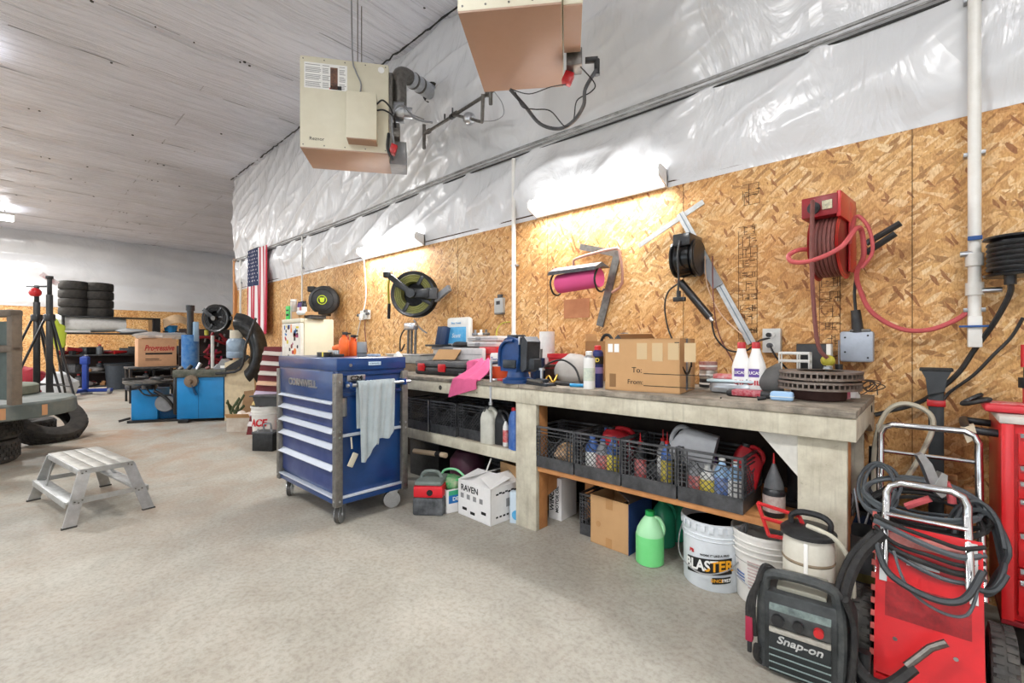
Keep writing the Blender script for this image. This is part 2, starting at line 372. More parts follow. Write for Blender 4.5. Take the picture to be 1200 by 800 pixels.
REDHOSE = M('red_hose_rubber', '#c4585a', .5, dirt=.3, dcol='#8c3a3c', scale=20)
BRNHOSE = M('brown_hose_rubber', '#7d4a44', .55, dirt=.4, scale=20)
CLEAR = M('frosted_clear_plastic', '#dfe4e6', .2, alpha=.42, dirt=.2, dcol='#a8a8a4')
GLOW = emis('lamp_diffuser', '#ffffff', 9)
# ---------------------------------------------------------------- the room
YW = 3.2; CZ = 4.82; XC = -11.05; XF = -20.6; XB = 3.6; YL = -9.5; YR = 8.0
struct(MB().box(XF, XB, YL-3, YR, -.15, 0), 'floor', CONC, 'stained grey concrete floor')
def ceil_fn(u, v):
    x = XF + (XB-XF)*u; y = YL + (YR-YL)*v
    sag = .085*abs(math.sin(PI*(x+.3)/1.22))**.8 + .02*noise.noise(Vector((x*.9, y*2.2, 0))) + .012*noise.noise(Vector((x*6, y*1.4, 4)))
    return (x, y, CZ - sag + .03)
m = MB(); m.sheet(ceil_fn, 300, 120); m.box(XF, XB, YL, YR, CZ+.08, CZ+.2)
struct(m, 'ceiling', PLC, 'white plastic sheeting stapled under the ceiling purlins', angle=80)
# right wall: OSB wainscot 8 ft high, white sheeting above
m = MB(); m.box(XC, XB, YW, YW+.14, 0, 2.44)
w_osb = struct(m, 'wall_right', OSB, 'oriented strand board lower wall behind the workbench')
def wall_fn(u, v):
    x = XC + (XB-XC)*u; z = 2.40 + (CZ+.05-2.40)*v
    d = 0
    if z > 3.06: k = (z-3.06)/(CZ-3.06); d = .10*math.sin(PI*k)*(.7+.5*noise.noise(Vector((x*.8, z*.8, 2))))
    elif z > 2.46: k = (z-2.44)/.6; d = .035*math.sin(PI*min(1, k))
    f = (.5-abs(noise.noise(Vector((x*.7 + z*.9, z*3.2 - x*1.3, 1)))))**3*.28 + noise.noise(Vector((x*7 + z*2, z*9 - x*3, 5)))*.005
    return (x, YW - .002 - d - abs(f)*min(1, max(0, (z-2.42)*4)), z)
m = MB(); m.sheet(lambda u, v: wall_fn(u, v), 420, 110); m.box(XC, XB, YW+.03, YW+.14, 2.44, CZ+.08)
struct(m, 'wall_right.001', PLW, 'wrinkled white vapor barrier sheeting on the upper right wall', angle=80)
m = MB(); m.box(XC-.02, XC, YW-.0, YW+.16, 0, CZ+.05)
struct(m, 'trim_9', PLW, 'white wrapped end of the right wall')
# far wall
m = MB(); m.box(XF-.12, XF, YL, YR, 0, 2.44)
osb2 = OSB.copy(); osb2.name = 'osb_board_far'
for nd in osb2.node_tree.nodes:      # same board, strands laid out across y instead of x
    if nd.type == 'MAPPING' and tuple(nd.inputs['Scale'].default_value)[1] == 1 and nd.inputs['Scale'].default_value[0] > 5:
        s_ = nd.inputs['Scale'].default_value; nd.inputs['Scale'].default_value = (s_[0], s_[0]*.6, s_[2])
struct(m, 'wall_far', osb2, 'strand board lower part of the far wall')
def far_fn(u, v):
    y = YL + (YR-YL)*u; z = 2.42 + (CZ+.05-2.42)*v
    d = .09*abs(math.sin(PI*(z-2.42)/.8)) + .03*noise.noise(Vector((y*.7, z*4+y*.4, 3)))
    return (XF + .01 + abs(d), y, z)
m = MB(); m.sheet(far_fn, 120, 60); m.box(XF-.12, XF-.01, YL, YR, 2.44, CZ+.1)
struct(m, 'wall_far.001', PLW, 'white sheeting on the upper far wall', angle=80)
# black seam tape along ceiling/far wall and ceiling/right wall
def seam(p0, p1, n, name, lab, r=.014, amp=.02):
    m = MB(); p0 = Vector(p0); p1 = Vector(p1); pts = []
    for i in range(n+1):
        q = p0.lerp(p1, i/n); q.z += amp*noise.noise(Vector((i*.9, 3, 1))); pts.append(q)
    m.tube(pts, [r*(.5+.7*abs(noise.noise(Vector((i*1.7, 0, 0))))) for i in range(n+1)], 5)
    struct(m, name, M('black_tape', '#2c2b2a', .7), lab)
seam((XF+.1, YL, CZ-.03), (XF+.1, YR, CZ-.03), 160, 'trim_2', 'black gap line between far wall and ceiling', .022)
seam((XC, YW-.1, CZ-.05), (XB, YW-.1, CZ-.05), 200, 'trim_3', 'dark seam between right wall and ceiling', .017, .03)
# staple and fastener specks on the ceiling
m = MB()
for i in range(260):
    x = -.3 + 1.22*random.randint(-17, 3) + random.uniform(-.03, .03); y = random.uniform(YL+.3, 3.0)
    r_ = random.uniform(.008, .02); m.cyl((x, y, CZ-.012+.02), (x, y, CZ-.022+.02), r_, n=6)
struct(m, 'trim_4', M('black_tape'), 'dark fasteners dotted over the ceiling sheeting')
m = MB()
for k in range(-17, 3):
    x = -.3 + 1.22*k; ys = YL + .2
    while ys < 3.0:
        L_ = random.uniform(.3, 1.4); ye = min(3.05, ys+L_)
        m.tube([(x+.012*math.sin(ys*3), ys, CZ+.022), (x+.012*math.sin(ye*3), ye, CZ+.022)], random.uniform(.003, .006), 5); ys = ye + random.choice((.05, .3, .9))
for y_, xa, xb in ((1.72, XF+.1, -7), (3.3, XF+.1, XC), (-2.4, XF+.1, -4)):
    xs = xa
    while xs < xb:
        L_ = random.uniform(.2, .8); xe = min(xb, xs+L_); m.tube([(xs, y_, CZ-.035), (xe, y_+.01, CZ-.035)], random.uniform(.004, .010), 5); xs = xe + random.choice((.1, .3, .6))
struct(m, 'trim_14', M('seam_grey', '#9c9ca0', .7), 'grey stapled seams across the ceiling sheeting')
# other walls (seen only from elsewhere, they carry the bounced light)
struct(MB().box(XB, XB+.12, YL, YW+.2, 0, CZ), 'wall_back', PLW, 'white sheeted wall behind the photographer')
m = MB()
for a, b in ((XF, -17), (-12.5, -9), (-4.5, -1), (3.2, XB)): m.box(a, b, YL-.12, YL, 0, CZ)
m.box(XF, XB, YL-.12, YL, 3.9, CZ)
struct(m, 'wall_left', PLW, 'white sheeted wall with open overhead doors')
m = MB(); m.box(XF, XC, YR, YR+.1, 0, CZ); m.box(XC, XC+.1, YW+.1, YR, 0, CZ)
struct(m, 'wall_alcove', PLW, 'white sheeted walls of the bay beyond the workbench wall')
# batten and wire along right wall
def bat(px, py): p = onY(px, py, YW-.1); return (p.x, YW-.07, p.z)
bl = [(XC+.02, YW-.07, 3.05)] + [(x, YW-.07, 3.03 + .012*math.sin(x*1.3) + .03*math.exp(-((x+3.0)/2.5)**2)) for x in [-10+.6*i for i in range(22)]] + [(XB, YW-.07, 3.0)]
m = MB(); m.tube(bl, .011, 6); m.tube([(a, b+.02, c-.024) for a, b, c in bl], .007, 6)
struct(m, 'trim_5', M('grey_pipe', '#9b9b99', .5, .3, dirt=.7, dcol='#3c3a37'), 'thin grey conduit line running along the upper right wall')
m = MB(); m.tube([(a, b+.045, c-.042) for a, b, c in bl], .007, 6)  # cable coloured black to imitate the shadow below the conduit
struct(m, 'trim_6', M('black_tape'), 'cable under the conduit line, blackened as its underside shade')
# OSB edge and sheet joints
m = MB(); m.box(XC, XB, YW-.003, YW+.001, 2.436, 2.452)
for x in [XC + 1.22*i for i in range(1, 12)]: m.box(x-.0015, x+.0015, YW-.0015, YW+.001, 0, 2.44)
struct(m, 'trim_7', M('joint_dark', '#4a3522', .9), 'dark joints between the strand boards')
m = MB(); m.box(XC-.01, XC+.09, YW-.06, YW-.0, 0, 3.08)
struct(m, 'trim_8', WOOD, 'bare timber corner post at the end of the right wall')
# printed grade stamps on the OSB
def stamp(x, zs, seed, w=.13):
    rnd = random.Random(seed); m = MB()
    for z in zs:
        h = rnd.uniform(.03, .075)
        m.box(x-w/2, x+w/2, YW-.0018, YW, z-h/2, z-h/2+.002); m.box(x-w/2, x+w/2, YW-.0018, YW, z+h/2, z+h/2+.002)
        for k in range(rnd.randint(2, 4)):
            xx = x - w/2 + w*rnd.random(); m.box(xx, xx+.003, YW-.0018, YW, z-h/2, z+h/2)
        for k in range(5):
            xx = x - w/2 + w*rnd.random()*.85; zz = z + (rnd.random()-.5)*h*.7; m.box(xx, xx+rnd.uniform(.01, .03), YW-.0018, YW, zz, zz+.004)
    m.box(x-w/2, x-w/2+.0025, YW-.0018, YW, min(zs), max(zs)); m.box(x+w/2, x+w/2+.0025, YW-.0018, YW, min(zs), max(zs)-.1)
    return m
INKB = M('faded_board_ink', '#5b4330', .9)
s1 = onY(876, 330, YW); s2 = onY(972, 400, YW)
struct(stamp(s1.x, [1.28+.072*i for i in range(11)], 1, .11), 'trim_10', INKB, 'faded printed grade stamp column on the strand board')
struct(stamp(s1.x+.02, [2.2, 2.26], 2, .1), 'trim_11', INKB, 'small faded grade stamp high on the strand board')
struct(stamp(s2.x, [1.20+.085*i for i in range(9)], 3, .1), 'trim_12', INKB, 'faded printed grade stamp column behind the red hose reel')
# ---------------------------------------------------------------- lamps
def area(name, loc, sx, sy, power, rot=(0, 0, 0), col=(1, 1, 1), parent=None):
    L = bpy.data.lights.new(name, 'AREA'); L.shape = 'RECTANGLE'; L.size = sx; L.size_y = sy; L.energy = power; L.color = col
    o = bpy.data.objects.new(name, L); COL.objects.link(o); o.location = loc; o.rotation_euler = rot
    if parent: o.parent = parent
    return o
def wall_strip(x0, x1, lab, group):
    t = thing('strip_light', lab, 'light', (x0, YW, 2.40), 0)
    L = x1-x0
    MB().box(0, L, -.03, -.004, .0, .12, .004).build('housing', WPAINT, t)
    MB().prism([(-.03, .012), (-.135, .06), (-.145, .10), (-.13, .13), (-.03, .12)], .012, L-.012, 'x').build('diffuser', GLOW, t)
    for a in (0, L-.012): MB().prism([(-.004, 0), (-.04, .004), (-.15, .055), (-.155, .11), (-.13, .14), (-.004, .125)], a, a+.012, 'x').build('end_cap', WPAINT, t)
    area('strip_lamp', (L/2, -.115, .02), L-.1, .08, 34, (R(-22), 0, 0), (1, .98, .95), t)
    return t
ws1 = wall_strip(-2.62, -1.40, 'glowing strip light on the board wall over the pink towel roll', 'a')
ws2 = wall_strip(-5.62, -4.30, 'glowing strip light on the board wall above the big black hose reel', 'a')
def bay_light(x, y, lab, lx=1.25, ly=.35, dz=.30, pw=150):
    t = thing('ceiling_light', lab, 'light', (x, y, CZ-dz), 0)
    MB().box(-lx/2, lx/2, -ly/2, ly/2, .0, .06, .01).build('housing', WPAINT, t)
    MB().box(-lx/2+.02, lx/2-.02, -ly/2+.02, ly/2-.02, -.02, .005, .006).build('diffuser', GLOW, t)
    for s in (-1, 1): MB().cyl((s*lx*.35, 0, .06), (s*lx*.35, 0, dz-.02), .006, n=6).build('hanger', DSTEEL, t)
    area('bay_lamp', (0, 0, -.03), lx*.9, ly*.9, pw, (0, 0, 0), (1, .985, .96), t)
    area('ceiling_fill_lamp', (0, 0, .066), lx*.9, ly*.5, pw*(.02 if (y > -1.1 and x < 0) else .8), (PI, 0, 0), (.96, .97, 1), t)  # upward fill lamp, added only to brighten the ceiling
    return t
for x, y, lab in ((-8.15, -.33, 'lit ceiling light near the left edge of the ceiling'), (-17.6, -.22, 'small lit ceiling light far down the shop by the far wall'),
                  (1.9, -1.0, 'ceiling light behind the photographer over the bench side'), (-8.2, -6, 'ceiling light over the left bays'), (-17.6, -6, 'ceiling light over the far left bay'), (1.4, -6, 'ceiling light over the near left bay'), (-1.7, -1.3, 'ceiling light over the open floor facing the workbench'), (-13, -3.2, 'ceiling light over the far middle of the shop')):
    bay_light(x, y, lab, lx=.8 if x < -8 and y > -1 else (.6 if x == -1.7 else 1.25), pw=115 if x > -9 else 300)
w = bpy.data.worlds.new('World'); scene.world = w; w.use_nodes = True
bg = w.node_tree.nodes['Background']; bg.inputs[0].default_value = (.82, .91, 1, 1); bg.inputs[1].default_value = 2.6
# daylight entering at the overhead doors: light portals fill the door openings
for a, b in ((-17, -12.5), (-9, -4.5), (-1, 3.2)):
    o = area('door_portal', ((a+b)/2, YL-.06, 1.95), b-a, 3.9, 1, (R(90), 0, 0)); o.data.cycles.is_portal = True
# ---------------------------------------------------------------- camera
cam = bpy.data.cameras.new('Camera'); co = bpy.data.objects.new('Camera', cam); COL.objects.link(co); scene.camera = co
cam.sensor_width = 36; cam.lens = 36*FPX/1200; cam.shift_y = (HOR-400)/1200; cam.clip_start = .05
co.location = (0, 0, CAMH); co.rotation_euler = (R(90), 0, math.atan2(DY, DX) - PI/2)
vs = scene.view_settings; vs.view_transform = 'Standard'; vs.look = 'None'; vs.gamma = 1; vs.use_curve_mapping = False; vs.exposure = 0
scene.cycles.max_bounces = 10; scene.cycles.diffuse_bounces = 6
# ---------------------------------------------------------------- workbench
BT = .985; YF = 2.36; BX0 = -6.05; BX1 = -.225; LX = -2.138
b = thing('workbench', 'long worn plywood workbench with whitewashed board front against the strand board wall', 'workbench', (BX0, YF, 0))
def bx(x0, x1, y0, y1, z0, z1, bev=.003, name='board', mat=WOODP, par=b, **k):
    m = MB(Matrix.Translation((-BX0, -YF, 0))); m.box(x0, x1, y0, y1, z0, z1, bev); return m.build(name, mat, par, **k)
bx(BX0, -2.1, YF-.012, 3.19, BT-.03, BT, .004, 'worktop', WTOP)
bx(-2.097, BX1, YF-.012, 3.19, BT-.03, BT+.001, .004, 'worktop', WTOP)
bx(BX0, -2.14, YF, YF+.038, .86, BT-.031, .004, 'front_board'); bx(-2.138, BX1, YF-.004, YF+.038, .856, BT-.031, .004, 'front_board')
m = MB(Matrix.Translation((-BX0, -YF, 0))); m.prism([(YF+.04, .86), (2.95, .86), (3.08, .80), (3.17, .80), (3.17, BT-.031), (YF+.04, BT-.031)], BX1-.038, BX1, 'x'); m.build('end_board', WOODP, b)
bx(LX, -1.955, YF+.005, YF+.04, 0, .858, .003, 'leg'); bx(-1.998, -1.958, YF+.045, YF+.135, 0, .86, .003, 'leg', WOOD)
bx(-.445, -.262, YF+.045, YF+.085, 0, .86, .003, 'leg'); bx(-.262-.04, -.262, YF+.09, YF+.18, 0, .86, .003, 'leg', WOOD)
bx(-.345, -.262, 3.06, 3.10, 0, .86, .003, 'leg')
bx(-3.75, -3.66, YF+.045, YF+.085, 0, .86, .003, 'leg'); bx(-6.03, -5.94, YF+.045, YF+.085, 0, .86, .003, 'leg')
for x in (-6.03, -3.7, -1.99): bx(x, x+.09, 3.06, 3.10, 0, .86, .003, 'leg', WOOD)
m = MB(Matrix.Translation((-BX0, -YF, 0))); m.prism([(-.62, .858), (-.445, .858), (-.445, .66)], YF+.055, YF+.07, 'y'); m.build('gusset', M('bench_white_paint', '#d9d7cf', .6, dirt=.3), b)
# shelves under the top
bx(BX0, LX-.002, YF+.02, YF+.058, .425, .505, .003, 'shelf_rail'); bx(BX0, LX, YF+.06, 3.0, .485, .505, .002, 'lower_shelf', WTOP)
bx(-1.954, -.446, YF+.02, YF+.058, .405, .44, .003, 'shelf_rail', WOOD); bx(-1.954, -.27, YF+.06, 3.0, .422, .44, .002, 'lower_shelf', WOOD)
m = MB(Matrix.Translation((-BX0, -YF, 0))); m.prism([(YF+.14, .40), (3.0, .40), (3.0, .26), (2.75, .27), (YF+.14, .20)], -1.99, -1.972, 'x'); m.build('side_brace', WOOD, b)
bx(-1.80, -1.73, 2.72, 2.76, 0, .42, .003, 'leg', WOOD)
bx(BX0, -.35, 3.03, 3.05, 0, .858, .002, 'back_panel', M('under_bench_shade', '#2e2520', .85, dirt=.4, dcol='#4d4036'))  # dark panel added to stand in for the shade under the bench
m = MB(Matrix.Translation((-BX0, -YF, 0)))
for px, py, r_ in ((516, 454, .02), (559, 460, .005), (845, 466, .004), (730, 462, .004)):
    q = onY(px, py, YF); m.cyl((q.x, YF-.0012-.004*(q.x > -2.14), q.z), (q.x, YF+.002, q.z), r_, n=14)
m.build('knot', M('knot_dark', '#3b3834', .9), b)
q = MB(Matrix.Translation((-BX0, -YF, 0))); q.cyl((BX1-.001, 3.0, .93), (BX1+.004, 3.0, .93), .018, n=4); q.build('bolt_plate', BLK, b)
# ---------------------------------------------------------------- milk crates
def crate_parts(root, w=.32, d=.32, h=.275, mat=None):
    mat = mat or M('crate_black', '#2c2d30', .34, dirt=.5, dcol='#77787a', scale=14)  # pale mottling lightened for the light that catches the bars
    m = MB(); t = .005
    m.box(-w/2, w/2, -d/2, d/2, 0, .006)
    for k in range(4):
        L = w; m.m = Matrix.Rotation(k*PI/2, 4, 'Z'); a = w/2
        m.box(-a, a, -a, -a+t, 0, .068)                     # solid foot band
        m.box(-a, a, -a-.003, -a+t, .068, .076)
        m.box(-a, a, -a-.004, -a+t+.004, h-.012, h)         # rim
        m.box(-a, a, -a-.002, -a+t, h-.036, h-.030); m.box(-a, a, -a-.002, -a+t, h-.056, h-.051)
        for sx in (-1, 1):                                   # ladder-like corners
            for xx in (a-.003, a-.022, a-.048): m.box(sx*xx-.003, sx*xx+.003, -a-.003, -a+t, .07, h)
            for zz in [.10+.022*i for i in range(6)]: m.box(min(sx*a, sx*(a-.05)), max(sx*a, sx*(a-.05)), -a-.002, -a+t, zz, zz+.005)
        # diamond lattice with a hand hole
        x0, x1, z0, z1 = -a+.05, a-.05, .072, h-.052; st = .031
        def clip(x, z, dx, dz):
            ts = []
            t0, t1 = -9, 9
            for o, v, lo, hi in ((x, dx, x0, x1), (z, dz, z0, z1)):
                ta, tb = (lo-o)/v, (hi-o)/v; t0 = max(t0, min(ta, tb)); t1 = min(t1, max(ta, tb))
            return t0, t1
        for s in (-1, 1):
            for i in range(-12, 14):
                t0, t1 = clip(i*st, (z0+z1)/2, s, 1)
                if t1 - t0 < .01: continue
                # leave the hole free
                segs = []; n = 14; cur = None
                for q in range(n+1):
                    tt = t0 + (t1-t0)*q/n; x = i*st + s*tt; z = (z0+z1)/2 + tt
                    inside = (x/.058)**2 + ((z-(h-.062))/.034)**2 < 1
                    if not inside:
                        if cur is None: cur = [tt, tt]
                        cur[1] = tt
                    elif cur: segs.append(cur); cur = None
                if cur: segs.append(cur)
                for ta, tb in segs:
                    if tb-ta < .004: continue
                    m.tube([(i*st+s*ta, -a+.002, (z0+z1)/2+ta), (i*st+s*tb, -a+.002, (z0+z1)/2+tb)], .0021, 4)
        pts = [(math.cos(u)*.058, -a+.001, h-.062-abs(math.sin(u))*.034) for u in [PI*i/10 for i in range(11)]]
        m.tube(pts, .0035, 5)
    m.m = Matrix.Identity(4)
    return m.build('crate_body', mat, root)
cr = [(-1.815, 2.53, .44, 'black lattice milk crate nearest the middle bench leg, tan bag inside', 0),
      (-1.485, 2.53, .44, 'second black milk crate on the orange shelf, red jug on top', 0),
      (-1.155, 2.53, .44, 'third black milk crate on the orange shelf, with red-tipped bottles', 0),
      (-.825, 2.53, .44, 'rightmost black milk crate on the orange shelf, filled with oil bottles', 0),
      (-3.345, 2.56, .505, 'black milk crate on the left lower shelf beside the blue cart', .0),
      (-3.01, 2.57, .505, 'black milk crate in the middle of the left lower shelf', .03),
      (-2.675, 2.60, .505, 'black milk crate behind the grey oil jug on the left shelf', -.04),
      (-1.60, 2.80, 0, 'dusty black crate on the floor behind the plain cardboard box', .0)]
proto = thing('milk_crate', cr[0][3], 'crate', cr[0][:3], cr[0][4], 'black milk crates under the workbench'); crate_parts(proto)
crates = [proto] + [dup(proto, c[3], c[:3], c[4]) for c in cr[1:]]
q = onZ(684, 634); crates[-1].location = (-1.56, 2.70, 0)
MB().box(-.005, .005, -.168, -.162, .0, .275, .001).build('strap', STEEL, crates[4], loc=(.165, 0, 0))
# ---------------------------------------------------------------- bottles
def bottle(name, lab, cat, loc, r, h, mat, capmat, neck=.35, label=None, group=None, labmat=None, sh=.68, rz=0, spout=0, sq=False, txt=None, txtmat=None):
    t = thing(name, lab, cat, loc, rz, group)
    pr = [(.0, 0), (r*.93, 0), (r, .008), (r, h*sh), (r*.92, h*(sh+.07)), (r*neck*1.25, h*.88), (r*neck, h*.91), (r*neck, h*.95)]
    MB().lathe(pr, n=22, sy=.72 if sq else 1).build('bottle_body', mat, t)
    MB().lathe([(r*neck*1.15, h*.93), (r*neck*1.15, h*.995), (r*neck*.9, h)], n=14).build('cap', capmat, t)
    if spout: MB().cyl((0, 0, h*.99), (0, 0, h+spout), r*.14, r*.05, 8).build('nozzle', capmat, t)
    if labmat:
        if sq: MB().lathe([(r*1.012, h*.15), (r*1.012, h*(sh-.08))], n=22, sy=.73).build('label', labmat, t)
        else: MB().lathe([(r*1.012, h*.15), (r*1.012, h*(sh-.08))], n=22).build('label', labmat, t)
    return t
def jug(lab, loc, w, d, h, mat, capmat, rz=0, labmat=None, name='oil_jug', group=None):
    t = thing(name, lab, 'jug', loc, rz, group)
    m = MB(); n = 9
    prof = [(1, 0), (1, .62), (.96, .70), (.80, .80), (.55, .88), (.3, .93)]
    def ring(s, z):
        pts = []
        for i in range(24):
            a = 2*PI*i/24; c, s_ = math.cos(a), math.sin(a); e = .45
            pts.append((w/2*s*math.copysign(abs(c)**e, c) + (1-s)*w*.28*(-1), d/2*max(s, .45)*math.copysign(abs(s_)**e, s_), z*h))
        return pts
    vs = []; fs = []
    for s_, z in prof: vs += ring(s_, z)
    for j in range(len(prof)-1):
        for i in range(24): fs.append((j*24+i, j*24+(i+1) % 24, (j+1)*24+(i+1) % 24, (j+1)*24+i))
    fs += [tuple(range(23, -1, -1)), tuple((len(prof)-1)*24+i for i in range(24))]
    m.add(vs, fs); m.build('jug_body', mat, t)
    MB().tube([(w*.43, 0, h*.6), (w*.47, 0, h*.78), (w*.35, 0, h*.9), (w*.08, 0, h*.96), (-w*.1, 0, h*.92)], d*.13, 8, smooth=4).build('handle', mat, t)
    MB().cyl((-w*.2, 0, h*.92), (-w*.2, 0, h), d*.22, n=14).build('cap', capmat, t)
    if labmat: MB().box(-w*.4, w*.4, -d/2-.002, -d/2+.004, h*.12, h*.55, .001).build('label', labmat, t)
    return t
lab_w = PAPER; lab_r = M('red_label', '#c43a3a', .5, dirt=.5, dcol='#eeeeee', scale=30); lab_b = M('blue_label', '#2f5fae', .5, dirt=.5, dcol='#e6eef6', scale=30); lab_y = M('yellow_label', '#e2cf54', .5)
oilblue = M('blue_bottle_plastic', '#2b5aa6', .35, dirt=.3, dcol='#9db6d8'); oilblk = M('black_bottle_plastic', '#1e1f22', .35); oilgrey = M('grey_bottle_plastic', '#9a9ca0', .35, dirt=.3); oilpur = M('purple_bottle_plastic', '#54347e', .35)
# contents of the four crates
bag = MB(); bag.blob((0, 0, .07), .11, .1, .07, .3, 14, seed=3); t = bag.build('crumpled_bag', M('tan_cloth', '#c99b66', .9, dirt=.5, dcol='#e8e4dc', scale=18), loc=(-1.78, 2.52, .455)); tag(t, 'crumpled tan and white bag inside the crate by the bench leg', 'bag')
jug('red oil jug lying high in the second milk crate', (-1.47, 2.60, .535), .20, .12, .20, M('red_bottle_plastic', '#b4222a', .4), BLK, .5)
bl = [(-1.57, 2.46, 'blue oil bottle pressed against the lattice of the second crate', oilblue, lab_w, .045, .24), (-1.49, 2.45, 'white-labelled oil bottle in the second milk crate', oilgrey, lab_r, .04, .23), (-1.42, 2.46, 'dark blue fluid bottle at the right of the second crate', oilblue, lab_y, .042, .25), (-1.56, 2.62, 'blue-capped fluid bottle at the back of the second crate', oilblk, lab_b, .045, .27)]
for x, y, la, mm, lm, r_, h_ in bl: bottle('oil_bottle', la, 'bottle', (x, y, .447), r_, h_, mm, oilblue, labmat=lm, group='oil bottles in the milk crates')
for i, (x, y, la) in enumerate([(-1.25, 2.47, 'red-nozzled gear oil bottle at the left of the third crate'), (-1.17, 2.60, 'red-nozzled gear oil bottle in the middle of the third crate'), (-1.10, 2.50, 'red-nozzled gear oil bottle right of centre in the third crate'), (-1.05, 2.63, 'red-nozzled gear oil bottle at the back right of the third crate')]):
    bottle('gear_oil_bottle', la, 'bottle', (x, y, .447), .034, .25+.01*i, [oilblk, oilgrey, oilblue, oilgrey][i], RED, labmat=[lab_r, lab_w, lab_y, lab_w][i], spout=.05, group='gear oil bottles with red nozzles')
for i, (x, y, la, mm, lm, h_) in enumerate([(-.93, 2.46, 'pink-labelled bottle at the left of the rightmost crate', oilgrey, lab_r, .20), (-.86, 2.45, 'white-labelled bottle in the front of the rightmost crate', WHITE, lab_y, .19), (-.79, 2.46, 'blue-labelled water bottle in the rightmost crate', M('pale_blue_plastic', '#9fc3e6', .3), lab_b, .23), (-.73, 2.47, 'pale blue bottle at the right side of the rightmost crate', M('pale_blue_plastic'), lab_w, .22), (-.90, 2.60, 'purple-capped bottle at the back of the rightmost crate', oilpur, lab_w, .28)]):
    bottle('fluid_bottle', la, 'bottle', (x, y, .447), .038, h_, mm, oilpur if i == 4 else WHITE, labmat=lm, group='bottles in the rightmost crate')
j1 = jug('grey oil jug lying across the top of the rightmost crate', (-.84, 2.50, .68), .20, .10, .24, oilgrey, BLK, .2); j1.rotation_euler = (0, R(-78), .15)
j2 = jug('red oil jug standing in the right side of the rightmost crate', (-.74, 2.58, .50), .14, .09, .245, M('red_bottle_plastic'), BLK, .4); j2.rotation_euler = (0, R(14), .4)
# left shelf bottles
jug('grey and white oil jug standing at the front of the left lower shelf', (-2.50, 2.47, .505), .13, .12, .275, M('offwhite_jug', '#c9c8bd', .45, dirt=.3), DGREY, .1)
jug('black oil jug beside the grey and white one on the left shelf', (-2.39, 2.50, .505), .11, .10, .26, oilblk, BLK, .2)
bottle('spray_bottle', 'slim white bottle with red stripe on the left shelf', 'bottle', (-2.325, 2.46, .505), .022, .20, WHITE, BLK, labmat=lab_r)
bottle('oil_bottle', 'black round bottle between white bottle and blue jug on shelf', 'bottle', (-2.285, 2.52, .505), .04, .24, oilblk, BLK)
jug('blue fluid jug with red collar next to the middle bench leg', (-2.205, 2.46, .505), .12, .11, .30, oilblue, M('red_bottle_plastic'), 1.2)
bottle('oil_bottle', 'clear bottle lying low behind blue jug on the left shelf', 'bottle', (-2.235, 2.60, .505), .03, .13, M('pale_blue_plastic'), WHITE)
# funnel-topped bottle right of the crates
fb = bottle('gear_oil_bottle', 'black gear oil bottle with cone pump and red tip right of the crates', 'bottle', (-.555, 2.47, .44), .048, .17, oilblk, oilblk, labmat=M('worn_label', '#b9ada6', .7, dirt=.6, dcol='#7d4038', scale=40))
MB().lathe([(.044, .135), (.040, .16), (.012, .235), (.008, .25)], n=18).build('cone', DGREY, fb); MB().cyl((0, 0, .25), (0, 0, .30), .005, .003, 8).build('tip', RED, fb)
# red steel drain stand hung on the shelf edge
t = thing('red_tool_rest', 'red steel frame hooked over the end of the orange shelf', 'tool', (xat(888, 2.31), 2.31, .405)); m = MB()
for a, c in (((0, 0, .13), (.17, -.03, .12)), ((0, 0, .13), (.05, -.02, 0)), ((.17, -.03, .12), (.20, -.03, .05)), ((.05, -.02, 0), (.2, -.04, .02)), ((.02, -.01, .07), (.17, -.03, .07))): m.tube([a, c], .009, 6)
m.build('frame', RED, t)
t = thing('hydraulic_jack', 'dark bottle jack and tangle of pumps on the shelf behind the cone bottle', 'jack', (-.50, 2.72, .44)); MB().box(-.09, .09, -.08, .08, 0, .03, .005).build('base', BLKM, t); MB().cyl((0, 0, .03), (0, 0, .22), .05).build('cylinder', BLKM, t); MB().cyl((0, 0, .22), (0, 0, .3), .02).build('ram', STEEL, t); MB().tube([(0, -.06, .05), (.04, -.1, .12), (.1, -.08, .2), (.05, -.02, .3)], .012, smooth=4).build('hose', RUB, t)
# ---------------------------------------------------------------- blue tool cart
CX, CY = -3.0, 1.484; CW, CD = 1.03, .56
t = thing('tool_cart', 'blue rolling tool cart with slatted drawer front, grey corner posts and towel bar', 'tool cart', (CX, CY, 0))
m = MB(); m.box(-CW+.02, -.02, .03, CD-.02, .19, 1.04, .004); m.build('cabinet_body', BLUE, t)
m = MB(); m.box(-CW, 0, 0, CD, 1.075, 1.165, .008); m.box(-CW+.01, -.01, .01, CD-.01, 1.04, 1.075, .003); m.build('lid', BLUE, t)
m = MB(); m.box(-CW+.03, -.05, -.002, .03, .865, 1.07, .004); m.build('top_drawer', BLUE, t, label='deep blue top drawer carrying raised letters')
MB().box(-CW, 0, -.002, CD, .15, .195, .004).build('bottom_tray', BLUE, t)
MB().box(-CW+.04, -.05, -.012, .03, .192, .202, .002).build('tray_lip', M('pale_edge', '#c9d0da', .4, .3), t)
pale = M('pale_edge')
zs = [.865, .765, .66, .55, .40, .215]
for i in range(5):
    m = MB(); m.box(-CW+.03, -.05, .018, .04, zs[i+1]+.012, zs[i]-.006, .002); d = m.build('drawer', M('faded_blue_paint', '#22356b', .45, dirt=.5, dcol='#565f85', scale=7), t)
    MB().prism([(-.018, -.006), (.03, .024), (.03, .008), (-.014, -.012)], -CW+.035, -.055, 'x').build('drawer_pull', pale, d, loc=(0, 0, zs[i]-.012))
gp = M('grey_post_steel', '#6b6965', .5, .5, dirt=.5, dcol='#9b978f', scale=25)
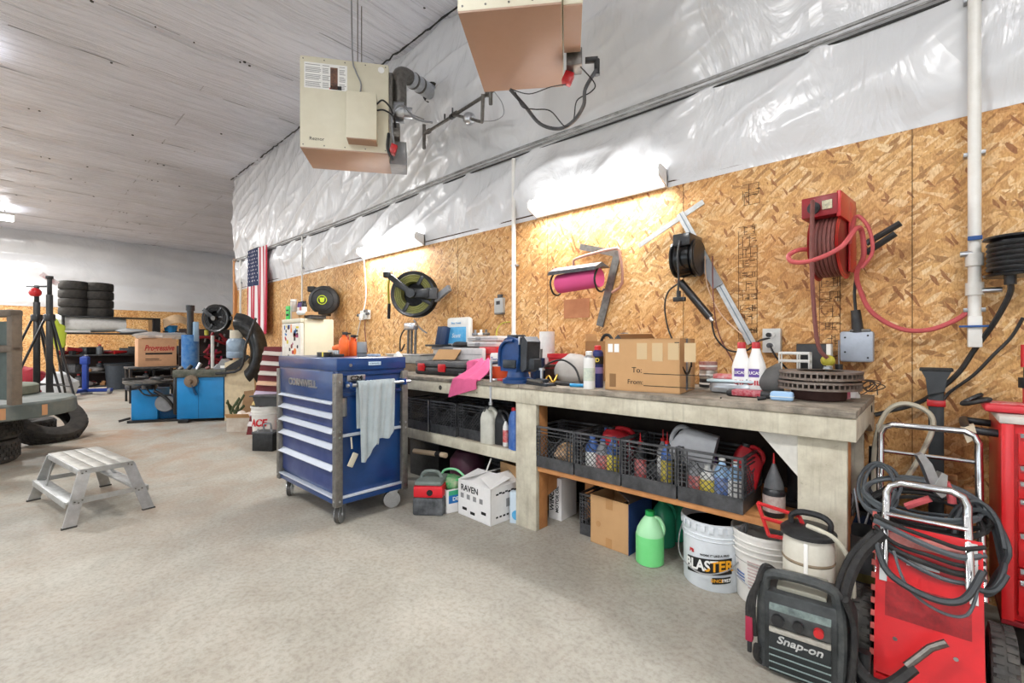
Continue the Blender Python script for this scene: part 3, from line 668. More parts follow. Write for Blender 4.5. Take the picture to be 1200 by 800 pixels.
for (x, y) in ((-.045, -.012), (-CW-.012, -.012), (-.045, CD-.04), (-CW-.012, CD-.04)):
    m = MB(); m.box(x, x+.057, y, y+.052, .14, 1.06, .006); p = m.build('corner_post', gp, t)
    m = MB()
    for z in (.18, .62, .66, 1.0): m.cyl((x+.028, y-.004, z), (x+.028, y+.01, z), .008, n=8); m.cyl((x+.048, y+.028, z), (x+.061, y+.028, z), .008, n=8)
    m.build('bolt', STEEL, p)
# side rails + bar with brackets
MB().box(-.022, -.002, .04, CD-.04, .615, .635, .002).build('side_rail', pale, t)
MB().box(-.022, .004, .04, CD-.04, .19, .205, .002).build('side_rail', pale, t)
MB().box(-.022, -.002, .04, CD-.04, .90, .925, .002).build('side_rail', BLUE, t)
MB().tube([(.055, .045, .978), (.055, CD-.0, .978)], .013, 12).build('towel_bar', STEEL, t)
for y in (.07, CD-.05):
    MB().box(-.02, .068, y-.012, y+.012, .955, 1.0, .004).build('bar_bracket', BLUE, t)
m = MB(); m.box(-.006, .003, .075, .215, 1.0, 1.045, .01); bd = m.build('badge', STEEL, t); text('C24', .042, BLK, bd, (.004, .145, 1.022), RIGHT, bold=.002, sx=1.3)
m = MB(); m.box(-.001, .0025, .24, .34, 1.11, 1.135); pl = m.build('sticker', M('pale_blue_sticker', '#cfe6f4', .5), t); text('CORNWELL', .016, BLUE, pl, (.003, .29, 1.122), RIGHT, sx=1.1)
MB().cyl((0, .10, 1.115), (.008, .10, 1.115), .011, n=14).build('lock', STEEL, t)
text('CORNWELL', .072, STEEL, t, (-CW+.48, -.004, .965), FRONT, ext=.004, bold=.003, sx=1.28, name='raised_lettering')
m = MB(); m.box(-.012, .006, .02, .075, .76, .89, .01); m.build('steel_pocket', STEEL, t)
# hang tag and keys
m = MB(); m.tube([(.012, .10, .61), (.014, .105, .53)], .006, 8); m.box(.006, .016, .09, .135, .40, .50, .008, rot=(R(-28), 'X')); m.build('hanging_scraper', M('ivory_plastic', '#d9d2bd', .5), t)
def caster(par, x, y, a):
    c = thing('caster', '', 'x', (x, y, 0), a); 
    for k in ('label', 'category'): del c[k]
    c.parent = par
    m = MB(); m.lathe([(.062, -.018), (.066, -.010), (.066, .010), (.062, .018)], (0, 0, .066), 28, ax=(1, 0, 0)); m.build('wheel', RUBG, c)
    m = MB(); m.lathe([(0, -.0185), (.063, -.0185), (.063, .0185), (0, .0185)], (0, 0, .066), 20, ax=(1, 0, 0)); m.cyl((-.03, 0, .066), (.03, 0, .066), .012, n=10); m.build('hub', STEEL, c)
    m = MB()
    for s in (-1, 1): m.prism([(-.016, .05), (.016, .05), (.045, .14), (-.02, .14)], s*.026-.002, s*.026+.002, 'x')
    m.box(-.032, .032, -.03, .055, .136, .15, .002); m.build('fork', STEEL, c)
    return c
for x, y, a in ((-.075, .06, .7), (-CW+.09, .06, 1.0), (-.07, CD-.08, -.5), (-CW+.09, CD-.08, .4)): caster(t, x, y, a)
# towel over the bar: own thing
def towel_fn(u, v):
    y = .12 + .30*u; L = [.50, .42][0]
    fr = .55 - .20*u + (.03 if .48 < u < .56 else 0) + .03*math.sin(u*9)
    s = -.32 + (fr + .32)*v       # negative: hangs behind the bar
    f = .010*math.sin(u*16 + 1) * (.4 + abs(s)*1.8) + .006*math.sin(u*37+s*9)
    yy = y + (.05*s if s > 0 else -.03*s) * (1-2*u) * .8
    if s < -.02: return (.040+f*.5, yy, .990+s*1.0)
    if s > .02: return (.072+f*.8, yy, .990-s)
    k = (s+.02)/.04; return (.040+.032*k+f*.6, yy, .978+.017+.008*math.sin(PI*k))
m = MB(); m.sheet(towel_fn, 46, 60, .005); o = m.build('shop_towel', M('grey_terry', '#a9b4b8', .95, dirt=.4, dcol='#7f8a8e', scale=9, bump=.3), angle=75, loc=(CX, CY, 0)); tag(o, 'pale grey ragged towel draped over the side bar of the blue cart', 'towel')
# things on the cart lid
LZ = 1.166
def on_lid(px, Y): return Vector((xat(px, Y), Y, LZ))
def sprayb(lab, loc, col, h=.2, rz=0):
    t = thing('spray_bottle', lab, 'bottle', loc, rz)
    MB().lathe([(0, 0), (.036, 0), (.040, .01), (.040, h*.62), (.030, h*.74), (.016, h*.82), (.016, h*.9)], n=18).build('bottle_body', col, t)
    MB().box(-.012, .03, -.012, .012, h*.88, h*1.02, .004).build('trigger_head', BLK, t)
    MB().tube([(.03, 0, h*.96), (.055, 0, h*.95)], .006, 6).build('nozzle', BLK, t)
    MB().tube([(.018, 0, h*.9), (.035, 0, h*.8), (.03, 0, h*.7)], .005, 6).build('trigger', RED, t)
    return t
sprayb('bright orange spray bottle on the blue cart lid, nearer the wall strip', on_lid(403, 1.78), ORANGE, .19, 1.0)
sprayb('second orange spray bottle pressed beside the first on the cart lid', on_lid(413, 1.88), ORANGE, .17, .4)
t = thing('steel_can', 'plain grey cylindrical can on the blue cart lid', 'can', on_lid(424, 1.86)); MB().lathe([(0, 0), (.036, 0), (.038, .004), (.038, .11), (.036, .114), (.034, .110), (.033, .02)], n=24).build('can_body', M('grey_can', '#8d9296', .45, .3), t); MB().lathe([(.0385, .02), (.0385, .03)], n=24).build('band', DGREY, t)
t = thing('glue_box', 'small black and yellow box lying on the blue cart lid', 'box', on_lid(380, 1.60), .2); MB().box(-.05, .05, -.03, .03, 0, .035, .002).build('box_body', BLK, t); MB().box(.012, .03, -.031, .031, .0, .036, .001).build('yellow_band', lab_y, t)
t = thing('socket_tray', 'low black socket tray with steel sockets on the cart lid', 'tray', on_lid(391, 1.66), .1); MB().box(-.08, .08, -.04, .04, 0, .02, .003).build('tray', BLK, t)
m = MB()
for i in range(5): m.cyl((-.06+.03*i, 0, .02), (-.06+.03*i, 0, .05), .011, n=10)
m.build('sockets', STEEL, t)
t = thing('cone_stopper', 'white cone shaped cap at the right end of the cart lid', 'cap', (CX-.03, CY+CD-.05, LZ)); MB().lathe([(.035, 0), (.034, .01), (.012, .035), (.004, .04)], n=18).build('cone', WHITE, t); MB().lathe([(.02, 0), (.02, .004)], n=12).build('base', RED, t)
t = thing('folded_rag', 'small folded blue and white rag near the right end of the cart lid', 'rag', on_lid(438, 1.93), .3); MB().box(-.05, .05, -.03, .03, 0, .018, .008).build('rag', M('blue_white_cloth', '#b9cbe0', .9, dirt=.6, dcol='#44618c', scale=25), t)
# ---------------------------------------------------------------- unit heaters
def heater(lab, cx, cy, yaw, w, d, z0, h, front_long):
    t = thing('unit_heater', lab, 'heater', (cx, cy, z0), yaw)
    MB().box(-w/2, w/2, -d/2, d/2, .004, h, .012).build('casing', CREAM, t)
    MB().box(-w/2+.004, w/2-.004, -d/2+.004, d/2-.004, -.004, .012, .003).build('bottom_panel', TAN, t)
    m = MB()
    for i in range(5):
        x = -w/2+.03+(w-.06)*i/4
        for z in (.03, h-.03): m.cyl((x, -d/2-.003, z), (x, -d/2+.002, z), .006, n=8)
    m.build('screws', DSTEEL, t, kind='stuff')
    for x in ((.10,) if front_long else (-w*.3, w*.3)):
        for y in ((-d*.28, d*.3) if front_long else (-d*.3, d*.3)): MB().cyl((x, y, h), (x, y, CZ-.05-z0), .005, n=6).build('hanging_rod', DSTEEL, t)
    return t
h1 = heater('cream unit heater hanging from the ceiling with label sheet on its front', -4.285, 2.25, R(54), .80, .52, 3.09, .86, True)
w, d, h = .80, .52, .86
MB().box(-.36, .02, -d/2-.002, -d/2, .56, .80).build('label_sheet', PAPER, h1)
m = MB()
for i in range(16):
    for a, b in ((-.35, -.21), (-.20, -.13), (-.05, .01)):
        if i % 5 == 4: continue
        m.box(a, b - .02*random.random(), -d/2-.003, -d/2-.001, .575+.0135*i, .580+.0135*i)
m.build('small_print', M('grey_print', '#8d8d8d', .8), h1, kind='stuff')
m = MB(); m.box(-.13, -.065, -d/2-.004, -d/2-.001, .57, .77); m.build('photo_strip', M('brown_print', '#7d5a48', .7, dirt=.9, dcol='#2a2a30', scale=40), h1)
MB().box(-.13, -.03, -d/2-.004, -d/2-.001, .565, .60).build('black_strip', INK, h1)
MB().box(-.14, -.10, -d/2-.003, -d/2-.001, .565, .58).build('red_strip', lab_r, h1)
MB().box(.03, .30, -d/2-.14, -d/2+.01, .07, .50, .006).build('control_box', CREAM, h1); MB().box(.034, .296, -d/2-.136, -d/2, .064, .075).build('control_box_bottom', TAN, h1)
text('Reznor', .045, INK, h1, (-.25, -d/2-.001, .09), FRONT, ext=.0006)
MB().cyl((.33, -d/2-.003, .80), (.33, -d/2, .80), .03, n=16).build('round_sticker', PAPER, h1)
# burner side
m = MB(); m.box(w/2, w/2+.035, -d/2+.02, -d/2+.09, .06, .80, .003); m.build('side_channel', DSTEEL, h1)
m = MB(); m.lathe([(0, -.05), (.10, -.05), (.105, 0), (.10, .05), (0, .05)], (w/2+.09, -.08, .50), 24, ax=(1, 0, 0)); m.cyl((w/2+.14, -.08, .50), (w/2+.22, -.08, .50), .055, n=18); m.build('blower', STEEL, h1)
MB().box(w/2, w/2+.10, -.20, -.08, .20, .34, .01).build('gas_valve', DSTEEL, h1)
MB().box(w/2+.01, w/2+.07, -.25, -.18, .02, .11, .004, rot=(R(20), 'Y')).build('shutoff_tag', RED, h1)
MB().box(w/2+.0, w/2+.16, -.1, .18, -.03, .20, .004).build('drip_shield', GREY, h1)
m = MB(); m.tube([(.30, -d/2-.1, .42), (.36, -d/2-.16, .43), (w/2+.03, -d/2-.05, .40), (w/2+.06, -.15, .30)], .008, smooth=5); m.build('cable', BLK, h1)
m = MB(); m.tube([(.30, -d/2-.1, .36), (.37, -d/2-.14, .35), (w/2+.05, -d/2-.06, .33), (w/2+.06, -.15, .28)], .008, smooth=5); m.build('cable', BLK, h1)
m = MB(); m.tube([(w/2+.06, -.2, .06), (w/2+.03, -.26, .25), (w/2+.05, -.27, .42), (w/2+.14, -.22, .5), (w/2+.25, -.15, .42), (w/2+.42, -.1, .42)], .011, smooth=5); m.build('flexible_gas_line', GREY, h1)
m = MB(); m.tube([(w/2+.0, -.26, .2), (w/2-.01, -.27, .05), (w/2+.04, -.27, -.06)], .014, smooth=4); m.build('cable', BLK, h1)
m = MB(); m.tube([(.12, -d/2-.006, .5), (.15, -d/2-.03, .62), (.10, -d/2-.03, .75), (.07, -d/2-.02, .9), (.06, -d/2-.02, CZ-3.2)], .007, smooth=5); m.build('power_cable', GREY, h1)
# vent pipe of heater 1 (to the wall)
hm = Matrix.Translation((-4.285, 2.25, 3.09)) @ Matrix.Rotation(R(54), 4, 'Z')
a = hm @ Vector((w/2+.09, -.08, .52)); e = Vector((-4.09, YW-.09, 4.06)); up = a + Vector((0, 0, .33)); mid = up.lerp(e, .15) + Vector((0, 0, .05))
t = thing('vent_pipe', 'galvanised vent pipe with elbow going from the left heater into the wall sheeting', 'pipe', a)
m = MB(Matrix.Translation(-a)); m.tube([a + Vector((0, 0, .03)), a+Vector((0, 0, .2)), up, mid, mid.lerp(e, .4)], .075, 18, smooth=3); m.build('elbow', DSTEEL, t)
m = MB(Matrix.Translation(-a)); m.cyl(mid.lerp(e, .15), e, .079, n=20); m.build('straight_pipe', STEEL, t)
for k in (.3, .55): MB(Matrix.Translation(-a)).cyl(mid.lerp(e, k), mid.lerp(e, k+.05), .084, n=20).build('clamp_band', DSTEEL, t)
t2 = MB(); t2.cyl((0, 0, 0), Vector((e-mid)).normalized()*.02, .11, n=18); o = t2.build('wall_collar', M('black_tape'), t, loc=e-a)
# heater 2
h2 = heater('larger looking tan-bottomed unit heater at the top edge nearest the viewer', -1.915, 2.13, R(35.5), .575, .80, 3.09, .86, False)
w, d = .575, .80
MB().box(w/2+.004, w/2+.11, -.36, .05, .02, .80, .006).build('side_box', CREAM, h2); MB().box(w/2+.006, w/2+.108, -.355, .045, .012, .15).build('side_box_bottom', TAN, h2)
MB().box(w/2+.02, w/2+.12, -.05+.12, .07+.12, -.05, .06, .006).build('gas_valve', DSTEEL, h2)
m = MB(); m.box(w/2-.0, w/2+.06, .13, .19, -.12, -.05, .004, rot=(R(25), 'Y')); m.build('shutoff_tag', RED, h2)
m = MB(); m.cyl((w/2+.14, .12, 0), (w/2+.22, .12, 0), .02); m.cyl((w/2+.215, .12, .0), (w/2+.215, .12, -.1), .018); m.build('pipe_elbow', BLK, h2)
hm2 = Matrix.Translation((-1.915, 2.13, 3.09)) @ Matrix.Rotation(R(35.5), 4, 'Z')
# gas pipe from heater 1 to heater 2 line with drop legs
A = P(497, 157, 4.95); B = P(578, 106, 3.9)
gp0 = thing('gas_pipe', 'dark threaded gas pipe with fittings between the two heaters', 'pipe', A)
tr = Matrix.Translation(-A); Dv = (B - A)
MB(tr).tube([A, B], .016, 10).build('pipe', DSTEEL, gp0)
m = MB(tr); m.tube([A+Vector((0, 0, .10)), A+Vector((0, 0, -.16))], .019, 10); m.build('drop_leg', DSTEEL, gp0)
for k in (.06, .45, .5, .93): MB(tr).cyl(A+Dv*k, A+Dv*(k+.035), .026, n=12).build('fitting', BLK if k == .45 else DSTEEL, gp0)
q1 = A+Dv*.5; q2 = P(565, 143, 4.05); q3 = P(566, 110, 3.95)
m = MB(tr); m.tube([q1, q2], .014, 8); m.tube([q2, q3], .016, 8); m.build('branch', DSTEEL, gp0)
c = q1.lerp(q2, .55); m = MB(tr); m.lathe([(0, -.06), (.03, -.06), (.055, -.02), (.055, .02), (.03, .06), (0, .06)], c, 16, ax=(q2-q1)); m.build('regulator', STEEL, gp0)
q4 = P(575, 106, 3.9); MB(tr).tube([q4, q4+Vector((0, 0, -.12))], .017, 8).build('drop_leg', DSTEEL, gp0)
m = MB(tr); m.tube([A+Dv*.35, A+Dv*.35+Vector((0, 0, .07))], .008, 6); m.tube([A+Dv*.47, A+Dv*.47+Vector((0, 0, .08))], .008, 6); m.build('valve_lever', BLK, gp0)
def wire(lab, pts, r, mat, name='cable', cat='cable', smooth=6, n=6):
    m = MB(); m.tube(pts, r, n, smooth=smooth); o = m.build(name, mat); tag(o, lab, cat); return o
g1 = P(598, 106, 3.3)
wire('thick grey looping gas hose under the right heater', [P(598, 105, 3.2), P(615, 124, 3.2), P(633, 145, 3.15), P(655, 151, 3.1), P(672, 142, 3.0), P(684, 123, 2.9), P(686, 104, 2.85), hm2 @ Vector((w/2+.215, .12, -.06))], .013, DGREY, 'gas_hose', 'hose')
wire('thin black cable sagging in two loops beside the gas hose', [P(604, 108, 3.2), P(612, 125, 3.15), P(626, 128, 3.1), P(645, 130, 3.1), P(662, 148, 3.05), P(672, 140, 3.0), P(676, 118, 2.95), P(692, 108, 2.9), P(697, 98, 2.85), P(680, 78, 2.8)], .004, BLK)
wire('thin black wire stretched below the right heater to its valve', [P(598, 104, 3.2), P(620, 110, 3.1), P(645, 102, 3.0), P(663, 99, 2.9)], .0035, BLK)
wire('thin grey wire hanging near the branch pipe in the middle', [P(578, 106, 3.8), P(588, 120, 3.8), P(590, 134, 3.85), P(580, 141, 3.9), P(566, 142, 4.0)], .004, GREY)
wire('twin white flexible tube hanging left of the gas pipe', [P(468, 132, 4.6), P(480, 134, 4.7), P(492, 138, 4.9), P(497, 140, 4.95)], .007, GREY)
# ---------------------------------------------------------------- white conduits down the wall
def conduit(px, z0, z1, r, lab, extra=0, Y=YW-.045):
    x = xat(px, Y); t = thing('pvc_pipe', lab, 'pipe', (x, Y, z0))
    MB().cyl((0, 0, 0), (0, 0, z1-z0), r, n=14).build('pipe', PVC, t)
    for k in range(int((z1-z0)/.75)+1):
        z = .12 + k*.75
        if z < z1-z0: MB().box(-r*1.6, r*1.6, -r*.3, .04, z, z+.02, .003).build('clip', M('galvanised_clip', '#9a9c9e', .4, .8), t)
    return t, x
t, x = conduit(1142, 1.30, CZ-.12, .024, 'thick white air pipe running down the wall at the right with a blue valve', Y=YW-.09)
for z in (.34, .20): MB().cyl((0, 0, z), (0, 0, z+.06), .033, n=14).build('coupling', PVC, t)
MB().cyl((-.05, -.01, .40), (.0, -.01, .40), .014).build('brass_port', STEEL, t); MB().cyl((0, -.01, .22), (.09, -.01, .22), .013).build('brass_port', STEEL, t)
MB().box(-.025, .025, -.04, .02, -.05, .10, .006).build('valve_body', PVC, t)
MB().box(-.055, .055, -.055, -.04, .045, .055, .002).build('valve_handle', M('valve_blue', '#24508f', .5), t)
MB().box(-.025, .025, -.036, -.026, .46, .48, .002).build('valve_handle', M('valve_blue'), t)
t, x = conduit(602, 1.12, 3.0, .020, 'white pipe down the middle of the wall beside the blue vise')
m = MB(); m.cyl((0, 0, .20), (-.11, 0, .20), .010); m.build('side_branch', DSTEEL, t)
MB().cyl((0, 0, .16), (0, 0, .24), .026, n=12).build('tee', PVC, t)
conduit(354, 1.62, 3.02, .014, 'thin white pipe on the wall above the sticker covered fridge')
conduit(282, .9, 3.0, .022, 'white pipe next to the corner post at the far end of the wall')
wire('cream cord hanging from the left strip light down to the junction box', [(-5.6, YW-.05, 2.40), (-5.62, YW-.02, 2.2), (-5.60, YW-.02, 1.9), (-5.66, YW-.02, 1.72), (-5.78, YW-.02, 1.5), (-5.85, YW-.02, 1.3)], .008, PVC)
wire('thin yellow green hose curving from the middle pipe to the bench', [onY(598, 377, YW-.05), onY(588, 379, YW-.06), onY(582, 388, YW-.08), onY(583, 405, YW-.12)], .006, YEL, 'air_hose', 'hose')
# ---------------------------------------------------------------- flag
fx0, fx1, fz1, fz0 = xat(295, YW-.04), xat(318, YW-.04), 3.09, 1.46
nW = 13*3; m = MB()
def ff(u, v):
    z = fz1 + (fz0-fz1)*v - .02*u; f = (.004+.02*v)*math.sin(u*21+.6) + .012*v*math.sin(u*9)
    return Vector((fx0 + (fx1-fx0)*u + .02*math.sin(v*3)*u, YW-.11-f, z))
H_ = 60; g = [[ff(i/nW, j/H_) for j in range(H_+1)] for i in range(nW+1)]
vs_ = [tuple(p) for r_ in g for p in r_]; W_ = H_+1
cant_v = .42
for i in range(nW):
    st = i//3
    for j in range(H_):
        mi = 2 if (j/H_ < cant_v and st < 7) else (0 if st % 2 == 0 else 1)
        m.f.append((i*W_+j, (i+1)*W_+j, (i+1)*W_+j+1, i*W_+j+1)); m.mi.append(mi)
m.v = vs_
fl = m.build('flag', [M('flag_red', '#b3283e', .85), M('flag_white', '#e9e4e4', .85), M('flag_blue', '#2a3355', .85)], angle=80); tag(fl, 'American flag hung vertically on the wall near the far corner', 'flag')
m = MB()
for k in range(9):
    for q in range(6 if k % 2 == 0 else 5):
        u = (.035 + q*.088 + (0 if k % 2 == 0 else .044)); v = .03 + k*.043; c = ff(u, v); c.y -= .004; r_ = .021
        m.add([(c.x + math.sin(i*PI/5)*(r_ if i % 2 == 0 else r_*.42), c.y, c.z + math.cos(i*PI/5)*(r_ if i % 2 == 0 else r_*.42)) for i in range(10)], [tuple(range(10))])
m.build('stars', M('flag_white'), fl, kind='stuff')
MB().box(fx0+.02, (fx0+fx1)/2, YW-.09, YW-.06, fz1-.01, fz1+.02, .003).build('top_hem', M('flag_black', '#22242c', .8), fl)
# ---------------------------------------------------------------- reels
def disc_reel(lab, c, R_, wdt, axis_yaw, mats, hosecol=None, arm=True, rot=None):
    """open flanged reel: axle along local y"""
    t = thing('hose_reel', lab, 'hose reel', c, axis_yaw)
    fl_, hub, frame = mats
    for s in (-1, 1):     # track_quat turns the lathe so that +z of the profile is local y
        ri = R_*.86 if s < 0 else R_*.50
        MB().lathe([(ri, s*wdt/2-.003), (R_*.97, s*wdt/2-.012), (R_*1.02, s*wdt/2), (R_*.97, s*wdt/2+.010), (ri, s*wdt/2+.004)], (0, 0, 0), 48, ax=(0, 1, 0)).build('flange', fl_, t)
    for k in range(4):
        MB().box(R_*.45, R_*.92, -wdt/2-.006, -wdt/2+.004, -.02, .02, .002, rot=Matrix.Rotation(k*PI/2+.5, 4, 'Y'), piv=(0, 0, 0)).build('spoke', fl_, t)
        m = MB(); m.lathe([(R_*.50, s*wdt/2-.02), (R_*.56, s*wdt/2), (R_*.50, s*wdt/2+.01)], (0, 0, 0), 36, ax=(0, 1, 0)); m.lathe([(.001, s*wdt/2-.012), (R_*.5, s*wdt/2-.012), (R_*.5, s*wdt/2-.008), (.001, s*wdt/2-.008)], (0, 0, 0), 36, ax=(0, 1, 0)); m.build('hub_plate', hub, t)
    m = MB()
    for k in range(4):
        rr = R_*(.58+.085*k)
        for j in range(max(2, int(wdt/.022))):
            y = -wdt/2 + .014 + j*.022
            if y < wdt/2-.008: m.tube([(math.cos(u)*rr, y, math.sin(u)*rr) for u in [2*PI*i/36 for i in range(36)]], .0115, 6, closed=True)
    m.build('coiled_hose', hosecol or BLK, t, kind='stuff')
    return t
# big black reel, axle roughly towards the viewer
c = onY(486, 345, 2.98)
t = disc_reel('big black open hose reel on the wall with yellow green hose hanging left', c, .25, .12, R(38), (BLKM, DGREY, BLKM), M('olive_hose', '#8a8a4a', .55, dirt=.6, dcol='#3a3a30', scale=8))
m = MB(); m.box(-.30, .02, -.10, -.085, -.03, .03, .003, rot=(R(38), 'Y'), piv=(0, 0, 0)); m.box(-.30, .02, -.16, -.145, -.03, .03, .003, rot=(R(38), 'Y'), piv=(0, 0, 0)); m.build('guide_arm', BLKM, t)
m = MB(); m.box(-.30, -.22, -.165, -.08, .17, .23, .004); m.build('roller_guide', BLKM, t)
m = MB(); m.lathe([(.001, -.17), (.05, -.17), (.055, -.15), (.055, -.08)], (0, 0, 0), 20, ax=(0, 1, 0)); m.build('spring_housing', BLKM, t)
MB().box(0, .20, -.14, -.08, -.05, .05, .006).build('base_bracket', BLKM, t)
MB().box(.16, .28, -.13, -.02, -.06, .06, .006).build('wall_mount', DGREY, t)
m = MB(Matrix.Rotation(-R(38), 4, 'Z')); m.tube([(-.20, -.18, .20), (-.24, -.18, .12), (-.27, -.16, -.02), (-.29, -.14, -.10)], .012, 8, smooth=4); m.build('hanging_hose', YEL, t)
m = MB(Matrix.Rotation(-R(38), 4, 'Z')); m.tube([(-.29, -.14, -.09), (-.33, -.12, -.26)], .018, 8); m.build('hose_end', BLK, t)
o = MB().box(0, .27, -.02, .02, -.035, .035, .006, rot=(R(-24), 'Y'), piv=(0, 0, 0)).build('worn_scraper', GREY, loc=onY(510, 351, 3.10)); tag(o, 'grey worn handle sticking out right of the big black reel', 'handle')
# green-logo cord reel
c = onY(380, 352, 3.02)
t = thing('cord_reel', 'round black cord reel with yellow green logo above the fridge', 'cord reel', c, R(48))
MB().lathe([(.001, -.10), (.12, -.10), (.17, -.08), (.205, -.05), (.215, 0), (.205, .05), (.17, .08), (.001, .08)], (0, 0, 0), 40, ax=(0, 1, 0)).build('drum', M('matte_black_plastic', '#2a2b2d', .55, dirt=.3, dcol='#555555'), t)
m = MB()
for r_ in (.155,): m.tube([(math.cos(u)*r_, -.089, math.sin(u)*r_) for u in [2*PI*i/40 for i in range(40)]], .006, 6, closed=True)
m.build('raised_ring', BLK, t)
m = MB(); m.tube([(math.cos(u)*.062, -.102, math.sin(u)*.062) for u in [2*PI*i/30 for i in range(30)]], .006, 6, closed=True); m.box(-.02, .02, -.105, -.099, -.035, -.015, rot=None); m.prism([(-.035, .03), (.0, .035), (.01, -.03), (-.02, -.035)], -.106, -.100, 'y'); m.prism([(.0, .03), (.035, .035), (.03, -.02), (.01, -.035)], -.106, -.100, 'y'); m.build('logo', M('acid_green', '#c6d92e', .5), t)
MB().box(-.05, .05, .06, .16, -.22, .22, .006).build('wall_plate', BLKM, t); MB().box(-.22, -.12, -.06, .06, .12, .20, .01).build('cord_outlet', BLK, t)
wire('thin yellow green cord dropping from the logo reel over the fridge', [c+Vector((.02, -.10, -.2)), c+Vector((.04, -.14, -.4)), c+Vector((.06, -.16, -.65)), c+Vector((.22, -.16, -.80))], .007, YEL, 'cord', 'cord')
# far reel at wall end
c = P(254, 373, 9.9)
t = disc_reel('black hose reel hung at the far end of the wall by the corner post', c, .30, .10, R(40), (BLKM, BLK, BLKM), BLK)
MB().box(-.30, .03, -.11, -.095, -.04, .04, .003, rot=(R(40), 'Y'), piv=(0, 0, 0)).build('guide_arm', BLKM, t)
MB().lathe([(.001, -.12), (.05, -.12), (.05, -.04)], (0, 0, 0), 18, ax=(0, 1, 0)).build('axle_cover', DSTEEL, t)
m = MB(Matrix.Rotation(-R(40), 4, 'Z')); m.tube([(-.16, -.1, .20), (-.32, -.1, .12), (-.38, -.1, -.1), (-.38, -.1, -.25)], .012, smooth=4); m.build('hanging_hose', BLK, t)
MB().box(.02, .36, -.03, .03, -.04, .04, .004).build('wall_bracket', BLKM, t)
m = MB(Matrix.Rotation(-R(40), 4, 'Z'));m.cyl((-.38, -.1, -.25), (-.38, -.1, -.36), .04); m.build('hose_stop', YEL, t)
# black round cord reel (side on) in the middle right
c = onY(806, 303, 3.08)
t = thing('cord_reel', 'black cord reel seen edge-on with dangling three-way plug below the metal square', 'cord reel', c, 0)
MB().lathe([(.10, -.085), (.125, -.08), (.125, -.07), (.105, -.06), (.105, .05), (.125, .06), (.125, .075), (.10, .08)], (0, 0, 0), 36, ax=(1, 0, 0)).build('drum', BLKM, t)
for s in (-1, 1): MB().lathe([(0, s*.08-.002), (.115, s*.08-.002), (.115, s*.08+.002), (0, s*.08+.002)], (0, 0, 0), 30, ax=(1, 0, 0)).build('side_cover', BLK, t)
MB().box(-.055, .06, -.12, .10, .07, .15, .006).build('mount_bracket', BLKM, t)
MB().lathe([(.126, -.045), (.1275, -.02), (.1275, .02), (.126, .045)], (0, 0, 0), 36, ax=(1, 0, 0)).build('wrapped_cord', M('glossy_black_cord', '#0e0f10', .2), t)
m = MB(); m.tube([(0, -.13, .1), (-.01, -.145, 0), (-.005, -.14, -.15), (-.01, -.14, -.24)], .007, 8, smooth=4); m.build('cord', BLK, t)
m = MB(); m.box(-.04, .04, -.155, -.125, -.30, -.27, .006); m.cyl((-.005, -.14, -.28), (-.005, -.14, -.23), .014); m.build('triple_socket', BLK, t)
m = MB(); m.tube([onY(797, 330, 3.1)-c, onY(832, 372, 3.12)-c], .026, 12); m.build('damper_handle', BLKM, t)
m = MB(); m.tube([onY(830, 369, 3.12)-c, onY(835, 376, 3.12)-c], .016, 10); m.build('handle_tip', STEEL, t)
wire('black cord looping left down from the edge-on reel to the cardboard boxes', [onY(795, 332, 3.12), onY(783, 342, 3.14), onY(779, 360, 3.14), onY(783, 385, 3.14), onY(790, 402, 3.12)], .006, BLK, 'cord', 'cord')
wire('dark cord running from the reel handle down to the outlet', [onY(834, 376, 3.14), onY(838, 394, 3.15), onY(850, 408, 3.15), onY(862, 412, 3.15), onY(876, 410, 3.15), onY(890, 399, 3.15), onY(903, 396, 3.16)], .006, BLK, 'cord', 'cord')
wire('pale string falling from the metal square to the bench', [onY(826, 300, 3.14), onY(829, 335, 3.15), onY(845, 368, 3.15), onY(870, 392, 3.14)], .004, M('string', '#d9b79a', .8), 'string', 'string')
wire('brown cord falling behind the white oil bottles', [onY(835, 300, 3.15), onY(836, 350, 3.15), onY(842, 390, 3.16), onY(860, 425, 3.16)], .0045, BRNHOSE, 'cord', 'cord')
# red hose reel
c = onY(974, 286, 3.02)
t = thing('hose_reel', 'large red hose reel with brown hose coiled on it', 'hose reel', c, R(-6)); t.scale = (.74, .82, .78)
for s, mm in ((-1, RED), (1, RED)):
    MB().lathe([(.001, s*.085-.003), (.215, s*.085-.003), (.225, s*.085), (.215, s*.085+.005), (.001, s*.085+.005)], (0, 0, -.02), 40, ax=(1, 0, 0)).build('flange', REDD, t)
    MB().lathe([(.20, s*.085-.006), (.232, s*.085), (.20, s*.085+.008)], (0, 0, -.02), 40, ax=(1, 0, 0)).build('flange_rim', RED, t)
m = MB()
for j in range(6):
    for rr in (.14, .17, .20): m.tube([(-.068+j*.026, math.cos(u)*rr, -.02+math.sin(u)*rr) for u in [2*PI*i/36 for i in range(36)]], .013, 7, closed=True)
m.build('coiled_hose', BRNHOSE, t, kind='stuff')
MB().box(-.13, .10, -.20, .12, .16, .30, .006).build('guide_head', REDD, t); MB().box(.085, .11, -.2, .18, .14, .31, .004).build('side_plate', RED, t)
m = MB(); m.cyl((-.05, -.215, .22), (-.05, -.19, .22), .04, n=16); m.build('roller', BLK, t); MB().box(.0, .06, -.207, -.195, .20, .26, .002).build('warning_label', M('cream_label', '#d9d2b4', .6, dirt=.7, dcol='#3a3530', scale=40), t)
MB().box(.098, .112, .02, .18, -.20, .28, .004).build('frame_upright', RED, t)
